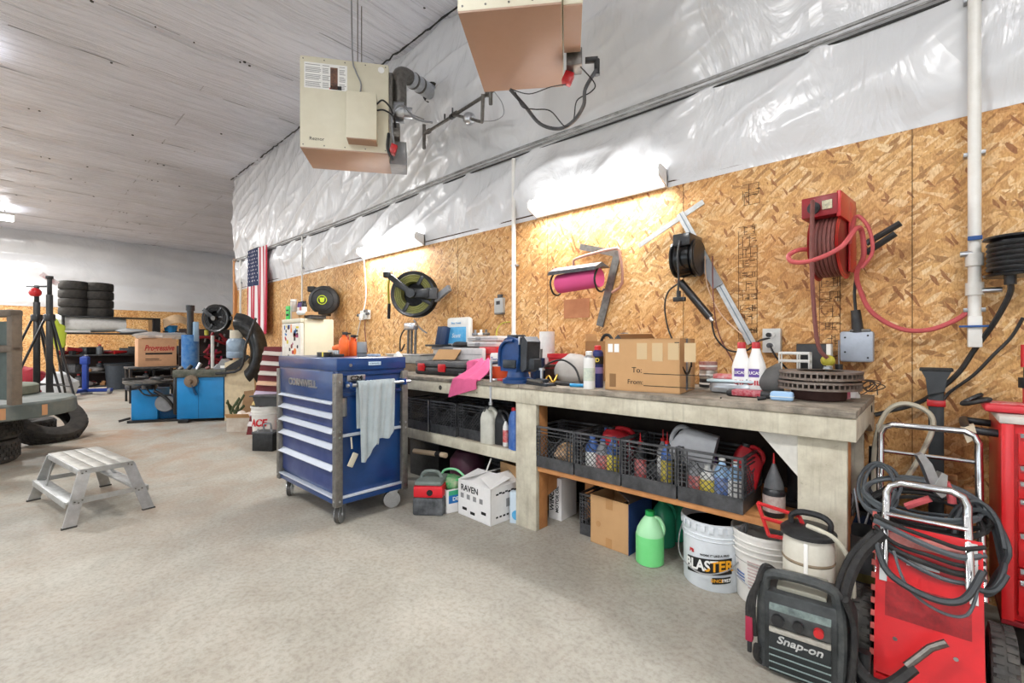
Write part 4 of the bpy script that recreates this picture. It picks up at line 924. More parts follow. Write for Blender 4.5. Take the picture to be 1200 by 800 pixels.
m = MB(); m.tube([(.12, -.03, -.02), (.17, -.10, .14), (.24, -.1, .06), (.26, -.08, -.1), (.20, -.08, -.2)], .012, 8, smooth=5); m.build('feed_loop', REDHOSE, t)
wire('thin dark red hose dropping from the red reel to the bench', [c+Vector((-.05, -.22, .20)), c+Vector((-.055, -.22, -.05)), c+Vector((-.05, -.21, -.3)), c+Vector((-.03, -.2, -.55)), c+Vector((.01, -.19, -.62))], .011, BRNHOSE, 'air_hose', 'hose')
wire('pink red hose looping left of the red reel then sweeping right to the wall valve', [onY(952, 292, 2.9), onY(935, 293, 2.86), onY(924, 300, 2.84), onY(930, 307, 2.83), onY(952, 305, 2.80), onY(985, 290, 2.80), onY(1003, 268, 2.86), onY(1010, 272, 2.92), onY(1012, 300, 2.95), onY(1004, 320, 3.0), onY(1008, 340, 3.05), onY(1022, 366, 3.08), onY(1055, 385, 3.10), onY(1090, 386, 3.11), onY(1125, 372, 3.12), onY(1141, 356, 3.12)], .012, REDHOSE, 'air_hose', 'hose', n=8)
t = thing('rubber_grip_bar', 'black rubber handles poking out right of the red hose reel', 'tool', onY(1015, 283, 3.05))
for a, b in (((0, 0, -.01), (.14, -.02, .07)), ((0, 0, -.06), (.12, -.02, .02))): MB().tube([a, b], .016, 8).build('handle', BLK, t)
# wall gadgets
t = thing('trouble_lamp', 'grey-blue steel splice box with black handle hanging beside the bench end', 'electrical box', onY(1004, 406, 3.12), 0)
MB().box(-.075, .075, -.02, .03, -.085, .085, .014).build('box_body', M('grey_blue_steel', '#aeb6c2', .45, .3, dirt=.3), t)
m = MB()
for x, z in ((-.05, .05), (.05, .06), (-.05, -.03), (.05, -.06)): m.cyl((x, -.023, z), (x, -.018, z), .005, n=8)
m.build('screws', BLK, t, kind='stuff')
MB().cyl((.005, 0, .08), (-.005, 0, .20), .028, .022, 14).build('grip', BLK, t); MB().box(-.03, .06, -.02, .02, .08, .095, .003).build('collar', DSTEEL, t)
m = MB(); m.tube([(-.005, 0, .2), (-.01, 0, .3), (0, 0, .42)], .008, 6, smooth=3); m.build('cord', BLK, t)
c = onY(906, 399, YW-.0); t = thing('wall_outlet', 'grey metal outlet box with two plugs left of the red reel hose', 'outlet', (c.x, YW, c.z)); MB().box(-.05, .05, -.045, -.002, -.075, .075, .004).build('box_body', M('outlet_grey', '#cfd0cc', .45, dirt=.3), t)
for z in (.035, -.035): MB().cyl((0, -.05, z), (0, -.044, z), .02, n=16).build('receptacle', WHITE, t)
MB().cyl((-.005, -.075, -.03), (-.005, -.05, -.03), .016).build('plug', DGREY, t); MB().cyl((-.01, -.075, .035), (-.01, -.05, .035), .014).build('plug', BLK, t)
wire('short black cord from the outlet down behind the black box', [(c.x, YW-.08, c.z-.03), (c.x+.04, YW-.1, c.z-.10), (c.x+.10, YW-.08, c.z-.18)], .006, BLK, 'cord', 'cord')
c = onY(587, 357, YW); t = thing('thermostat', 'small grey thermostat on the wall left of the middle pipe', 'thermostat', (c.x, YW, c.z)); MB().box(-.06, .06, -.035, -.002, -.08, .065, .005).build('case', M('thermostat_grey', '#b9bab6', .5, dirt=.2), t); MB().box(-.03, .02, -.037, -.034, .0, .035).build('display', BLK, t); MB().box(-.02, .03, -.03, -.002, .065, .10, .003).build('top_cap', DGREY, t); MB().box(-.055, .055, -.036, -.002, -.095, -.08, .002).build('base_strip', DSTEEL, t)
c = onY(431, 369, YW); t = thing('junction_box', 'white junction box with plugs on the wall between the two strip lights', 'outlet', (c.x, YW, c.z)); MB().box(-.10, .08, -.06, -.002, -.06, .06, .006).build('box_body', M('outlet_grey'), t); MB().box(-.06, .0, -.10, -.06, -.07, .01, .006).build('adapter', WHITE, t)
for x, z in ((-.12, .0), (.11, .01), (.06, .05)): MB().cyl((x-.03, -.06, z), (x+.03, -.07, z), .02).build('plug', DGREY, t)
wire('brown cord below the junction box on the wall', [(c.x+.02, YW-.05, c.z-.06), (c.x+.0, YW-.04, c.z-.25), (c.x+.06, YW-.04, c.z-.5)], .007, BRNHOSE, 'cord', 'cord')
# towel roll dispenser
a = onY(655, 330, 2.98); b_ = onY(703, 325, 2.98); L = b_.x - a.x
t = thing('towel_roll_holder', 'wall towel dispenser with a fat pink roll', 'towel holder', (a.x, 2.98, a.z-.02), 0)
MB().cyl((.005, 0, 0), (L-.005, 0, .02), .075, n=28).build('pink_roll', M('pink_paper', '#d9568c', .85), t)
MB().prism([(.10, .10), (-.02, .13), (-.10, .09), (-.11, .06), (-.09, .07), (.0, .10)], -.03, L+.03, 'x').build('hood', M('grey_cast_hood', '#5d5e62', .5, .3, dirt=.7, dcol='#2a2a2c', scale=30), t)
for x in (-.015, L+.012): MB().tube([(x, .02, .12), (x, -.05, .08), (x, -.095, .0), (x, -.06, -.075), (x, 0, -.09), (x, .04, -.07)], .008, 7, smooth=4).build('side_arm', BLKM, t)
m = MB(); m.tube([(.06, .16, .02), (.06, .12, .17), (.10, .12, .215), (L+.05, .12, .245), (L+.10, .12, .20), (L+.11, .14, -.02), (L+.03, .12, -.09)], .011, 8, smooth=3); m.build('wire_frame', M('blush_wire', '#b98f80', .4, .4), t)
m = MB(); m.box(0, L*.9, .17, .175, -.32, -.05); 
o = MB().box(0, .26, -.003, 0, 0, .16).build('stain_patch', M('reddish_stain', '#a9714f', .9, dirt=.5, dcol='#c08a60', scale=12), loc=(xat(661, YW), YW-.0015, onY(661, 373, YW).z), kind='structure'); o.name = 'trim_13'; o['label'] = 'reddish brown rubbed patch on the strand board under the towel roll'
# large dark carpenter square
p0, p1, p2 = onY(680, 289, YW-.02), onY(727, 298, YW-.02), onY(703, 382, YW-.02)
def blade(m, p, q, wd, y0, y1):
    d_ = Vector((q.x-p.x, q.z-p.z)); n_ = Vector((-d_.y, d_.x)).normalized()*wd/2
    m.prism([(p.x+n_.x, p.z+n_.y), (q.x+n_.x, q.z+n_.y), (q.x-n_.x, q.z-n_.y), (p.x-n_.x, p.z-n_.y)], y0, y1, 'y')
t = thing('framing_square', 'dark rusty steel angle bracket shaped like a seven on the wall', 'square', p0)
m = MB(Matrix.Translation(-p0)); blade(m, p0, p1, .05, YW-.028, YW-.012); m.build('short_blade', DSTEEL, t)
m = MB(Matrix.Translation(-p0)); blade(m, p1+Vector((-.02, 0, .02)), p2, .062, YW-.03, YW-.014); m.build('long_blade', DSTEEL, t)
# aluminium T square
p0, p1, p2, p3 = onY(748, 288, YW-.03), onY(824, 236, YW-.03), onY(797, 250, YW-.03), onY(881, 402, YW-.03)
t = thing('drywall_t_square', 'long aluminium T square leaning across the board wall', 'T square', p2)
m = MB(Matrix.Translation(-p2)); blade(m, p0, p1, .036, YW-.028, YW-.018); m.build('head', ALU, t)
m = MB(Matrix.Translation(-p2)); blade(m, p2, p3, .052, YW-.038, YW-.030); m.build('blade', ALU, t)
m = MB(Matrix.Translation(-p2)); blade(m, p2, p3, .006, YW-.0395, YW-.038); m.build('blade_groove', M('groove_dark', '#6d7984', .6), t)
m = MB(Matrix.Translation(-p2)); blade(m, onY(826, 306, YW-.03), onY(842, 336, YW-.03), .07, YW-.05, YW-.039); m.build('slide_clamp', GREY, t)
# black reel at the right edge
c = onY(1190, 300, 3.03)
t = thing('cord_reel', 'black cord reel on the wall at the right picture edge', 'cord reel', c)
MB().lathe([(0, -.09), (.10, -.09), (.105, -.08), (.07, -.07), (.07, .07), (.105, .08), (.10, .09), (0, .09)], (0, 0, 0), 30).build('drum', BLKM, t)
m = MB()
for k in range(6): m.tube([(math.cos(u)*.083, math.sin(u)*.083, -.055+k*.022) for u in [2*PI*i/30 for i in range(30)]], .011, 6, closed=True)
m.build('coiled_cord', BLK, t, kind='stuff')
MB().box(-.04, .04, .06, .165, -.05, .05, .005).build('wall_mount', BLKM, t)
MB().cyl((-.02, -.05, -.09), (-.02, -.05, -.13), .02).build('cord_stop', BLK, t)
wire('thick black cord sagging from the right edge reel down to the bench end', [c+Vector((-.02, -.05, -.12)), onY(1183, 345, 3.0), onY(1165, 378, 3.05), onY(1143, 408, 3.1), onY(1120, 440, 3.12), onY(1080, 470, 3.13), onY(1040, 482, 3.13), onY(1025, 486, 3.12)], .011, BLK, 'cord', 'cord')
wire('thinner black cable wandering down the wall to the jack stand', [onY(1199, 372, 3.1), onY(1185, 395, 3.12), onY(1165, 415, 3.12), onY(1140, 440, 3.13), onY(1110, 462, 3.13), onY(1104, 478, 3.1)], .007, BLK, 'cord', 'cord')
# ---------------------------------------------------------------- on the bench
def at(px, Y, z=BT+.001): return Vector((xat(px, Y), Y, z))
def carton(name, lab, loc, rz, w, d, h, mat, flaps='', cat='box', group=None, th=.004, inner=None):
    """open or shut cardboard box, origin at the front-left bottom corner"""
    t = thing(name, lab, cat, loc, rz, group)
    m = MB()
    m.box(0, w, 0, d, 0, th)
    m.box(0, w, 0, th, 0, h); m.box(0, w, d-th, d, 0, h); m.box(0, th, 0, d, 0, h); m.box(w-th, w, 0, d, 0, h)
    if 'T' in flaps: m.box(0, w, 0, d, h-th, h+.001)
    m.build('box_body', mat, t)
    for f, a in (x for x in []): pass
    return t
def flap(t, mat, p0, p1, out, ang, L, th=.004):
    """flap hinged on edge p0-p1 (local), tilting by ang from straight up towards out"""
    p0 = Vector(p0); p1 = Vector(p1); o_ = Vector(out); u = Vector((0, 0, 1))*math.cos(ang) + o_*math.sin(ang); nrm = (p1-p0).cross(u).normalized()*th/2
    vs = [p0-nrm, p1-nrm, p1+u*L-nrm, p0+u*L-nrm, p0+nrm, p1+nrm, p1+u*L+nrm, p0+u*L+nrm]
    return MB().add(vs, [(0,1,2,3), (7,6,5,4), (0,4,5,1), (1,5,6,2), (2,6,7,3), (3,7,4,0)]).build('flap', mat, t)
# black tool case with red latches
c = at(486, 2.50); t = thing('tool_case', 'long black tool case with red latches at the left end of the bench', 'case', c, R(4))
L = at(546, 2.56).x - c.x
MB().box(0, L, 0, .30, .0, .07, .018).build('case_bottom', BLK, t); MB().box(0, L, 0, .30, .072, .125, .018).build('case_lid', DGREY, t)
for x in (.05, L*.5): MB().box(x, x+.09, -.012, .02, .03, .10, .008).build('latch', RED, t)
m = MB()
for i in range(6): m.box(L*.25+i*.05, L*.25+i*.05+.03, .02, .28, .12, .132, .004)
m.build('lid_ribs', BLK, t, kind='stuff')
c = at(537, 2.50); t = thing('socket_case', 'flat open black socket case with pale rim in front of the organizers', 'case', c, R(5)); MB().box(0, .33, 0, .2, 0, .022, .004).build('case_bottom', BLK, t); MB().box(0, .33, 0, .20, .023, .03, .003).build('lid', GREY, t)
for x in (.05, .25): MB().box(x, x+.03, -.006, .004, .006, .026, .002).build('latch', STEEL, t)
# grey tub + wooden crate under
c = at(453, 2.72); L = at(494, 2.76).x - c.x
t = thing('wooden_crate', 'small weathered wooden crate carrying the grey tub behind the cart', 'crate', c, R(2)); m = MB()
MB().box(.01, L-.02, .01, .30, 0, .075, .004).build('crate_body', M('weathered_wood', '#7d6a55', .8, dirt=.6), t)
c2 = c.copy(); c2.z += .077; t = thing('grey_tub', 'grey rectangular metal tub on the small wooden crate', 'tub', c2, R(2)); MB().box(0, L, 0, .32, .0, .09, .01).build('tub_body', M('grey_tub_metal', '#a2a39f', .5, .2, dirt=.5), t); MB().box(-.012, L+.012, -.012, .332, .082, .095, .004).build('rim', STEEL, t)
c3 = c2.copy(); c3 += Vector((L*.50, .12, .096)); t = thing('gauge_set', 'manifold of pipes and gauges standing in the grey tub', 'tool', c3)
for dx in (-.09, -.03, .04): MB().cyl((dx, .02, 0), (dx+.01, .02, .26), .014, n=10).build('pipe', DSTEEL, t)
MB().box(-.12, .06, -.02, .05, .25, .33, .015).build('valve_block', STEEL, t)
m = MB(); m.tube([(-.11, -.01, .1), (-.16, -.03, .02), (-.14, -.04, .18), (-.10, 0, .28)], .008, smooth=4); m.build('hose', BLK, t)
# cardboard flat leaning + bins behind
t = thing('cardboard_sheet', 'folded cardboard panel leaning beside the grey tub', 'cardboard', at(497, 2.66), R(4)); MB().prism([(0, .0), (.30, 0), (.42, .24), (.12, .24)], 0, .006, 'y').build('panel', CARD, t); t.rotation_euler = (R(-20), 0, R(4))
t = thing('cardboard_sheet', 'flat cardboard pieces lying under the leaning panel', 'cardboard', at(490, 2.52), R(6)); MB().box(0, .32, .31, .5, .0, .012, .001).build('panel', CARDD, t)
c = at(507, 2.95); t = thing('storage_bin', 'translucent storage bin with a grey lid behind the cardboard panel', 'bin', c, R(3)); L = at(549, 2.95).x-c.x
MB().box(0, L, 0, .2, 0, .22, .012).build('bin_body', CLEAR, t); MB().box(-.01, L+.01, -.01, .21, .22, .25, .008).build('lid', GREY, t); MB().box(.03, L*.5, .02, .18, .01, .18).build('contents', M('bin_blue_stuff', '#7f93ae', .7, dirt=.8, dcol='#d9cdbb', scale=30), t); MB().box(L*.5, L-.04, .02, .18, .01, .12).build('contents', CARD, t)
# clear organizer standing + red box
c = at(530, 2.78); L = at(563, 2.78).x - c.x
t = thing('parts_organizer', 'clear fronted parts organizer standing on edge before the red box', 'organizer', c, R(4)); MB().box(0, L, 0, .05, 0, .24, .012).build('case', M('frosted_shell', '#c9c7c6', .3, dirt=.4, dcol='#9a9898'), t)
for i in range(1, 4): MB().box(.01, L-.01, -.004, .0, .24*i/4, .24*i/4+.004).build('divider', GREY, t)
MB().box(L*.65, L*.82, -.01, .0, .01, .035, .003).build('latch', REDD, t)
c = at(561, 2.86); L = at(581, 2.86).x - c.x
t = thing('red_box', 'red metal case behind the standing organizer', 'case', c, R(3)); MB().box(0, L, 0, .16, 0, .25, .008).build('case_body', RED, t); MB().box(.0, L, -.006, 0, .18, .19).build('edge', REDD, t)
for k in range(2):
    c = at(547, 2.92, BT+.252+k*.052); L = at(580, 2.92).x - c.x
    t = thing('parts_organizer', ['lower clear organizer of the two lying on the red box', 'upper clear organizer of the two lying on the red box'][k], 'organizer', c + Vector((.01*k, 0, 0)), R(3)); MB().box(0, L, 0, .2, 0, .048, .01).build('case', M('frosted_shell'), t); MB().box(0, L, -.002, .2, .022, .027, .001).build('seam', GREY, t)
    MB().box(L*.3, L*.45, -.008, .0, .012, .036, .003).build('latch', GREY, t)
c = at(562, 2.96, BT+.357)
for i, (dx, lab, mm) in enumerate([(-.06, 'small grey angle fitting on top of the organizers', GREY), (.02, 'small white cap on top of the organizers', WHITE), (.09, 'dark bolt on top of the organizers', DSTEEL)]):
    t = thing('small_fitting', lab, 'fitting', c+Vector((dx, 0, .001)), i*.7); MB().box(-.03, .03, -.02, .02, 0, .025, .006).build('block', mm, t); MB().cyl((0, 0, .025), (0, 0, .055), .012, n=10).build('stub', mm, t)
t = thing('black_pouch', 'crumpled black pouch on the translucent bin beside organizers', 'pouch', at(542, 2.97, BT+.252)); m = MB(); m.blob((0, 0, .02), .12, .06, .03, .25, 12, seed=9); m.build('pouch', BLK, t)
# towel bag and folders leaning on wall
c = at(523, 3.05, BT+.252); L = at(548, 3.05).x - c.x
t = thing('wipes_bag', 'white and blue bag of shop towels leaning on the wall', 'bag', c, R(3)); 
m = MB(); m.box(0, L, 0, .07, 0, .30, .03); m.build('bag', WHITE, t)
m = MB(); m.box(.02, L-.04, -.003, .0, .03, .20, .001); bl_ = m.build('blue_panel', M('cyan_print', '#3f9fd4', .5, dirt=.3, dcol='#a6d8f0', scale=20), t); text('Scott', .06, PAPER, bl_, (L*.45, -.004, .11), FRONT, shear=.3); text('Shop Towels', .028, M('cyan_print'), t, (L*.45, -.002, .24), FRONT)
for i in range(2):
    t = thing('blue_binder', ['dark blue folder leaning left of the towel bag', 'second dark blue folder leaning against the first'][i], 'folder', at(509+5*i, 3.0, BT+.252), R(4)); MB().box(0, .085, 0, .18, 0, .22, .006, rot=(R(14), 'Y'), piv=(0, 0, 0)).build('cover', M('navy', '#1d3559', .5), t)
t = thing('black_tray', 'thin black tray with hose end lying left of the folders', 'tray', at(498, 2.9, BT+.252), R(5)); MB().box(0, .25, 0, .15, 0, .02, .004).build('tray', BLK, t)
wire('thin pale hose slanting from the big reel to the black tray', [onY(485, 375, 2.9), onY(493, 385, 2.9), onY(500, 390, 2.9)], .008, GREY, 'air_hose', 'hose')
# pink rag hanging over the bench front
def rag_fn(u, v):
    x = xat(557, 2.4) - .03 + (.13+.20*v)*(u-.2) + .03*math.sin(v*5)
    s = v*.52; f = .018*math.sin(u*11+v*2)*(1-.5*v)
    if s < .36: return (x - .10*v, 2.52 - s*.43 - .02 + f*.4, BT+.15 - s*.40 + f)
    return (x-.10*v-.02, 2.343 - .004 - abs(f)*.3, BT+.012 - (s-.36)*(1.0-.55*u))
m = MB(); m.sheet(rag_fn, 24, 34, .004); o = m.build('pink_rag', PINK, angle=75); tag(o, 'pink shop rag flopped over the front edge of the bench', 'rag')
m = MB(); m.blob((0, 0, .07), .13, .09, .075, .35, 14, 30, seed=5); o = m.build('pink_rag', PINK, loc=at(563, 2.60)); tag(o, 'bunched pink rag heap behind the one hanging over the edge', 'rag')
c = at(586, 2.62); t = thing('detergent_tub', 'white and orange tub with blue print behind the pink rag', 'tub', c); MB().lathe([(0, 0), (.075, 0), (.085, .10)], n=26, sy=.8).build('orange_base', M('tub_orange', '#e5592f', .5), t); MB().lathe([(.085, .10), (.088, .19), (.08, .205), (0, .205)], n=26, sy=.8).build('tub_body', WHITE, t)
text('Zep', .05, M('logo_blue', '#2b3a8c', .5), t, (0, 0, .155), wrap=.074)
t = thing('pliers', 'red handled pliers lying left of the vise', 'pliers', at(585, 2.42), R(6))
for s in (-1, 1): MB().tube([(-.02, .0, .012), (.05, s*.016, .014), (.13, s*.02, .012)], .009, 7, smooth=3).build('handle', RED, t)
MB().box(-.08, -.01, -.014, .014, .004, .02, .004).build('jaw', STEEL, t)
# ---- bench vise
c = at(607, 2.44); VB = M('vise_blue', '#1c4278', .4, dirt=.4, dcol='#0f2038', scale=12); VI = M('vise_iron', '#2f3338', .5, .4, dirt=.4, dcol='#5d6166')
t = thing('bench_vise', 'big blue cast iron bench vise on the bench above the middle leg', 'vise', c, R(-8)); t.scale = (1.18, 1.18, 1.18)
MB().lathe([(.0, 0), (.095, 0), (.095, .022), (.07, .035), (.062, .07), (0, .07)], n=28).build('swivel_base', VB, t)
m = MB(); m.prism([(-.10, .07), (.05, .07), (.07, .16), (.07, .255), (.02, .275), (-.03, .28), (-.09, .24), (-.12, .17)], -.055, .055, 'y'); m.build('static_jaw', VB, t)
MB().tube([(-.11, -.058, .10), (-.10, -.062, .20), (-.05, -.062, .25), (.03, -.062, .255)], .010, 8, smooth=4).build('cast_rib', VB, t); MB().box(-.07, .05, -.066, -.05, .09, .14, .006).build('name_plate', VI, t); MB().box(-.06, .03, -.04, .04, .27, .292, .006).build('anvil', VI, t)
m = MB(); m.prism([(.095, .07), (.135, .09), (.145, .25), (.115, .28), (.085, .27), (.085, .09)], -.052, .052, 'y'); m.build('moving_jaw', VI, t)
MB().box(-.13, .18, -.032, .032, .085, .15, .008).build('slide_bar', VI, t)
for x in (.072, .078): MB().box(x, x+.008, -.06, .06, .232, .278, .002).build('jaw_plate', STEEL, t)
MB().cyl((-.17, 0, .12), (-.10, 0, .12), .030, n=18).build('screw_head', STEEL, t)
MB().tube([(-.155, -.09, .135), (-.155, -.09, .05), (-.155, -.09, -.14)], .009, 8).build('screw_handle', STEEL, t)
m = MB(); m.tube([(-.155, 0, .12), (-.155, -.09, .12)], .014, 8); m.cyl((-.155, -.09, -.145), (-.155, -.09, -.125), .016); m.build('handle_boss', STEEL, t)
MB().tube([(-.10, .03, .25), (-.16, .03, .26), (-.17, .03, .16), (-.12, .03, .10)], .012, 8, smooth=4).build('rear_loop', VI, t)
c = at(632, 2.40); t = thing('small_vise', 'low dark steel clamp base lying right of the blue vise', 'clamp', c, R(-12)); MB().box(-.10, .12, -.04, .05, 0, .02, .004).build('base_plate', VI, t); MB().box(-.02, .08, -.02, .02, .02, .045, .006).build('slide', VI, t); MB().tube([(-.06, -.05, .035), (.10, -.06, .03)], .011).build('handle', DSTEEL, t); MB().cyl((.0, .02, .02), (.0, .02, .10), .011).build('screw', STEEL, t); MB().cyl((.0, .02, .10), (.0, .02, .115), .022).build('knob', STEEL, t)
# cluster between vise and boxes
t = thing('blue_canister', 'dark blue canister with bits standing in it behind the vise', 'canister', at(630, 2.70)); MB().lathe([(0, 0), (.055, 0), (.058, .17), (.054, .17), (.052, .02)], n=24).build('canister', M('navy'), t)
for dx, dy, h_ in ((-.02, 0, .22), (.02, .01, .24), (.0, -.02, .23)): MB().cyl((dx, dy, .01), (dx*1.5, dy, h_), .009).build('tool_bit', DSTEEL, t)
t = thing('paper_towel_roll', 'white paper towel roll standing behind the vise near the wall', 'roll', at(641, 2.98)); MB().lathe([(.022, 0), (.062, 0), (.064, .01), (.064, .37), (.062, .38), (.022, .38)], n=28).build('roll', M('tissue', '#efefec', .9, dirt=.15, scale=30), t); MB().lathe([(.021, 0), (.021, .381), (.018, .381), (.018, 0)], n=20).build('core', CARD, t)
t = thing('red_bucket', 'red plastic bucket with white print behind the cloth bundle', 'bucket', at(659, 2.92)); MB().lathe([(0, 0), (.09, 0), (.112, .17), (.12, .172), (.12, .20), (.114, .20), (.112, .18), (.088, .01)], n=30).build('pail', M('red_pail', '#cf2d33', .4), t); MB().tube([(-.12, 0, .17), (-.08, -.1, .1), (0, -.13, .07), (.08, -.1, .1), (.12, 0, .17)], .004, smooth=4).build('bail', STEEL, t)
m = wrap_panel(.104, -.5, .5, .05, .13); m.build('white_print', lab_w, t)
t = thing('brown_box', 'small dark brown box beside the red bucket', 'box', at(637, 2.72)); MB().box(-.06, .06, 0, .1, 0, .12, .003).build('box_body', M('dark_brown_print', '#46342a', .7, dirt=.4), t); MB().box(-.061, .061, -.001, .101, .09, .1).build('tape', REDD, t)
m = MB(); m.blob((0, 0, .095), .135, .10, .115, .16, 7, 34, seed=12); o = m.build('cloth_bundle', M('grey_cloth', '#c7c3be', .95, dirt=.5, dcol='#9a948f', scale=9, bump=.4), loc=at(672, 2.72), angle=70); tag(o, 'grey white cloth bundle slumped between red bucket and spray cans', 'cloth')
t = thing('red_cup', 'red and white cup at the wall side of the cloth bundle', 'cup', at(690, 3.0)); MB().lathe([(0, 0), (.05, 0), (.06, .14), (.055, .14), (.05, .01)], n=20).build('cup', M('red_pail'), t); MB().lathe([(.052, .02), (.057, .08)], n=20).build('band', WHITE, t)
wire('black cable arching over the cloth bundle', [at(636, 2.55)+Vector((0, 0, .1)), at(645, 2.5)+Vector((0, 0, .15)), at(660, 2.48)+Vector((0, 0, .17)), at(674, 2.46)+Vector((0, 0, .12)), at(680, 2.46)+Vector((0, 0, .03))], .007, BLK)
wire('low black hose lying in front of the cloth bundle', [at(652, 2.50, BT+.014), at(662, 2.47, BT+.014), at(672, 2.50, BT+.014), at(681, 2.47, BT+.014)], .014, BLK, 'hose', 'hose')
wire('yellow coiled wire and clips near the dark brown box', [at(638, 2.55, BT+.01), at(643, 2.6, BT+.05), at(648, 2.55, BT+.012), at(653, 2.62, BT+.06), at(650, 2.6, BT+.01), at(644, 2.52, BT+.01)], .006, M('brass', '#c9a13a', .4, .5))
t = thing('marker_pen', 'blue marker pen lying on the bench front of the cloth', 'marker', at(668, 2.43), R(20)); MB().cyl((0, 0, .012), (.09, 0, .012), .011).build('barrel', M('cyan_pen', '#2b8fc4', .4), t); MB().cyl((.09, 0, .012), (.14, 0, .012), .009, .005).build('cap', BLK, t)
def spraycan(lab, loc, r, h, body, cap, dome=STEEL):
    t = thing('spray_can', lab, 'can', loc); MB().lathe([(0, 0), (r*.96, 0), (r, .004), (r, h*.82)], n=26).build('can_body', body, t); MB().lathe([(r, h*.82), (r*.98, h*.83), (r*.55, h*.90), (r*.5, h*.91)], n=26).build('shoulder', dome, t)
    MB().lathe([(r*.62, h*.88), (r*.62, h*.985), (r*.4, h)], n=20).build('cap', cap, t); return t
t = spraycan('white spray can standing at the front of the bench left of the big box', at(690.5, 2.42), .036, .235, WPAINT, WHITE); MB().lathe([(.0365, .05), (.0365, .13)], n=26).build('label', M('pale_print', '#cfd6c4', .5, dirt=.5, dcol='#8ea0a8', scale=60), t)
t = spraycan('dark blue and yellow spray can with red cap beside the white one', at(700.5, 2.54), .036, .27, M('can_blue', '#25306e', .35), RED, M('can_blue')); MB().lathe([(.0366, .15), (.0366, .20)], n=26).build('black_band', INK, t); text('WD', .035, lab_y, t, (0, 0, .175), wrap=.0375, bold=.001); MB().lathe([(.0366, .09), (.0366, .13)], n=26).build('pale_band', M('lilac', '#8d7fb8', .5), t)
# cardboard boxes
c = at(686, 2.98); t = carton('cardboard_box', 'open cardboard box behind the large one with dark coils inside', c, R(2), at(790, 2.98).x-c.x-.12, .2, .30, CARDD); w_ = at(790, 2.98).x-c.x-.12
flap(t, CARD, (w_*.55, 0, .30), (w_*.98, 0, .30), (0, -1, 0), R(60), .10); flap(t, CARD, (.0, .02, .30), (.0, .18, .30), (-1, 0, 0), R(15), .06)
o = MB(); 
for k in range(3): o.tube([(math.cos(u)*(.085-.012*k), 0, math.sin(u)*(.085-.012*k)) for u in [2*PI*i/20 for i in range(20)]], .009, 6, closed=True)
o = o.build('hose_coil', DGREY, loc=c+Vector((.30, .06, .27))); tag(o, 'dark coil of hose poking from the open cardboard box', 'hose')
o = MB(); o.tube([(0, 0, 0), (.03, 0, .05), (.07, 0, .055), (.10, 0, .02)], .012, smooth=4); o = o.build('black_strap', BLK, loc=c+Vector((.10, .06, .29))); tag(o, 'short black strap on the left rim of the open box', 'strap')
A_ = at(709, 2.44); B_ = at(797, 2.50); L = (B_-A_).length; rz = math.atan2(B_.y-A_.y, B_.x-A_.x)
t = carton('cardboard_box', 'large closed cardboard box with a curved arrow mark and black tape in the bench middle', A_, rz, L, .34, .31, CARD, 'T')
MB().box(-.001, L+.001, .15, .19, .309, .3125).build('top_tape', M('clear_tape', '#cdb48c', .25), t)
MB().box(L-.0005, L+.002, .125, .165, .01, .311).build('black_tape', M('dark_tape', '#3b4654', .3, dirt=.5, dcol='#a5b0bd', scale=30), t); MB().box(L-.0005, L+.0015, .165, .225, .01, .311).build('clear_tape', M('clear_tape'), t)
m = MB(); m.tube([(L+.002, .05+.20*i/14, .15 - .055*math.sin(PI*i/14) + .02*i/14) for i in range(15)], [.0025+.006*math.sin(PI*i/14) for i in range(15)], 6); m.tube([(L+.002, .225, .165), (L+.002, .252, .175), (L+.002, .245, .14)], .004, 5); m.build('curved_arrow', INK, t)
for z in (.105, .035):
    MB().box(.24, .60, -.0012, .001, z, z+.004).build('printed_line', INK, t)
text('To:', .045, INK, t, (.20, -.001, .125), FRONT, ext=.0006); text('From:', .04, INK, t, (.19, -.001, .055), FRONT, ext=.0006)
m = MB()
for k in range(3): m.box(L-.03-.0, L-.005, -.0012, .001, .26+.012*k, .266+.012*k)
m.build('printed_marks', INK, t, kind='stuff')
for k in range(2): MB().box(.02+.04*k, .05+.04*k, -.0012, .001, .23, .28).build('carrier_label', lab_w, t)
MB().box(.03, .07, -.0012, .001, .02, .10).build('side_print', M('faint_print', '#8f6c48', .9), t)
for k in range(4): MB().box(.20+.09*k, .26+.09*k, -.0016, .001, .19-.01*(k % 2), .285).build('torn_tape', M('clear_tape'), t)
# right of the box
for k, mm in enumerate([BLK, M('silver_can', '#b9b6b0', .35, .6), M('can_label_red', '#9d5a50', .5, dirt=.5, dcol='#dddddd')]):
    t = thing('filter_tin', ['bottom black tin in the little stack right of the big box', 'middle silver tin in the little stack right of the big box', 'top faded red tin in the little stack right of the big box'][k], 'tin', at(830, 3.02, BT+.001+.056*k)); MB().lathe([(0, 0), (.052, 0), (.054, .006), (.054, .045), (.052, .053), (0, .053)], n=24).build('tin_body', mm, t); MB().lathe([(.0545, .02), (.0545, .032)], n=24).build('band', lab_w, t)
c = at(829, 2.68); t = thing('foil_tray', 'long rounded silver tray wrapped in film left of the white oil bottles', 'tray', c, R(2)); MB().box(0, .23, 0, .15, 0, .07, .03).build('tray_body', M('foil', '#c8cdd2', .25, .6, dirt=.4), t); MB().box(-.005, .24, -.005, .12, .065, .08, .006).build('lid', M('pale_cyan', '#cfe3ea', .3), t)
t = thing('red_box', 'flat red and white carton on the silver tray', 'box', c+Vector((.02, .03, .082)), R(5)); MB().box(0, .18, 0, .09, 0, .025, .003).build('carton', lab_r, t)
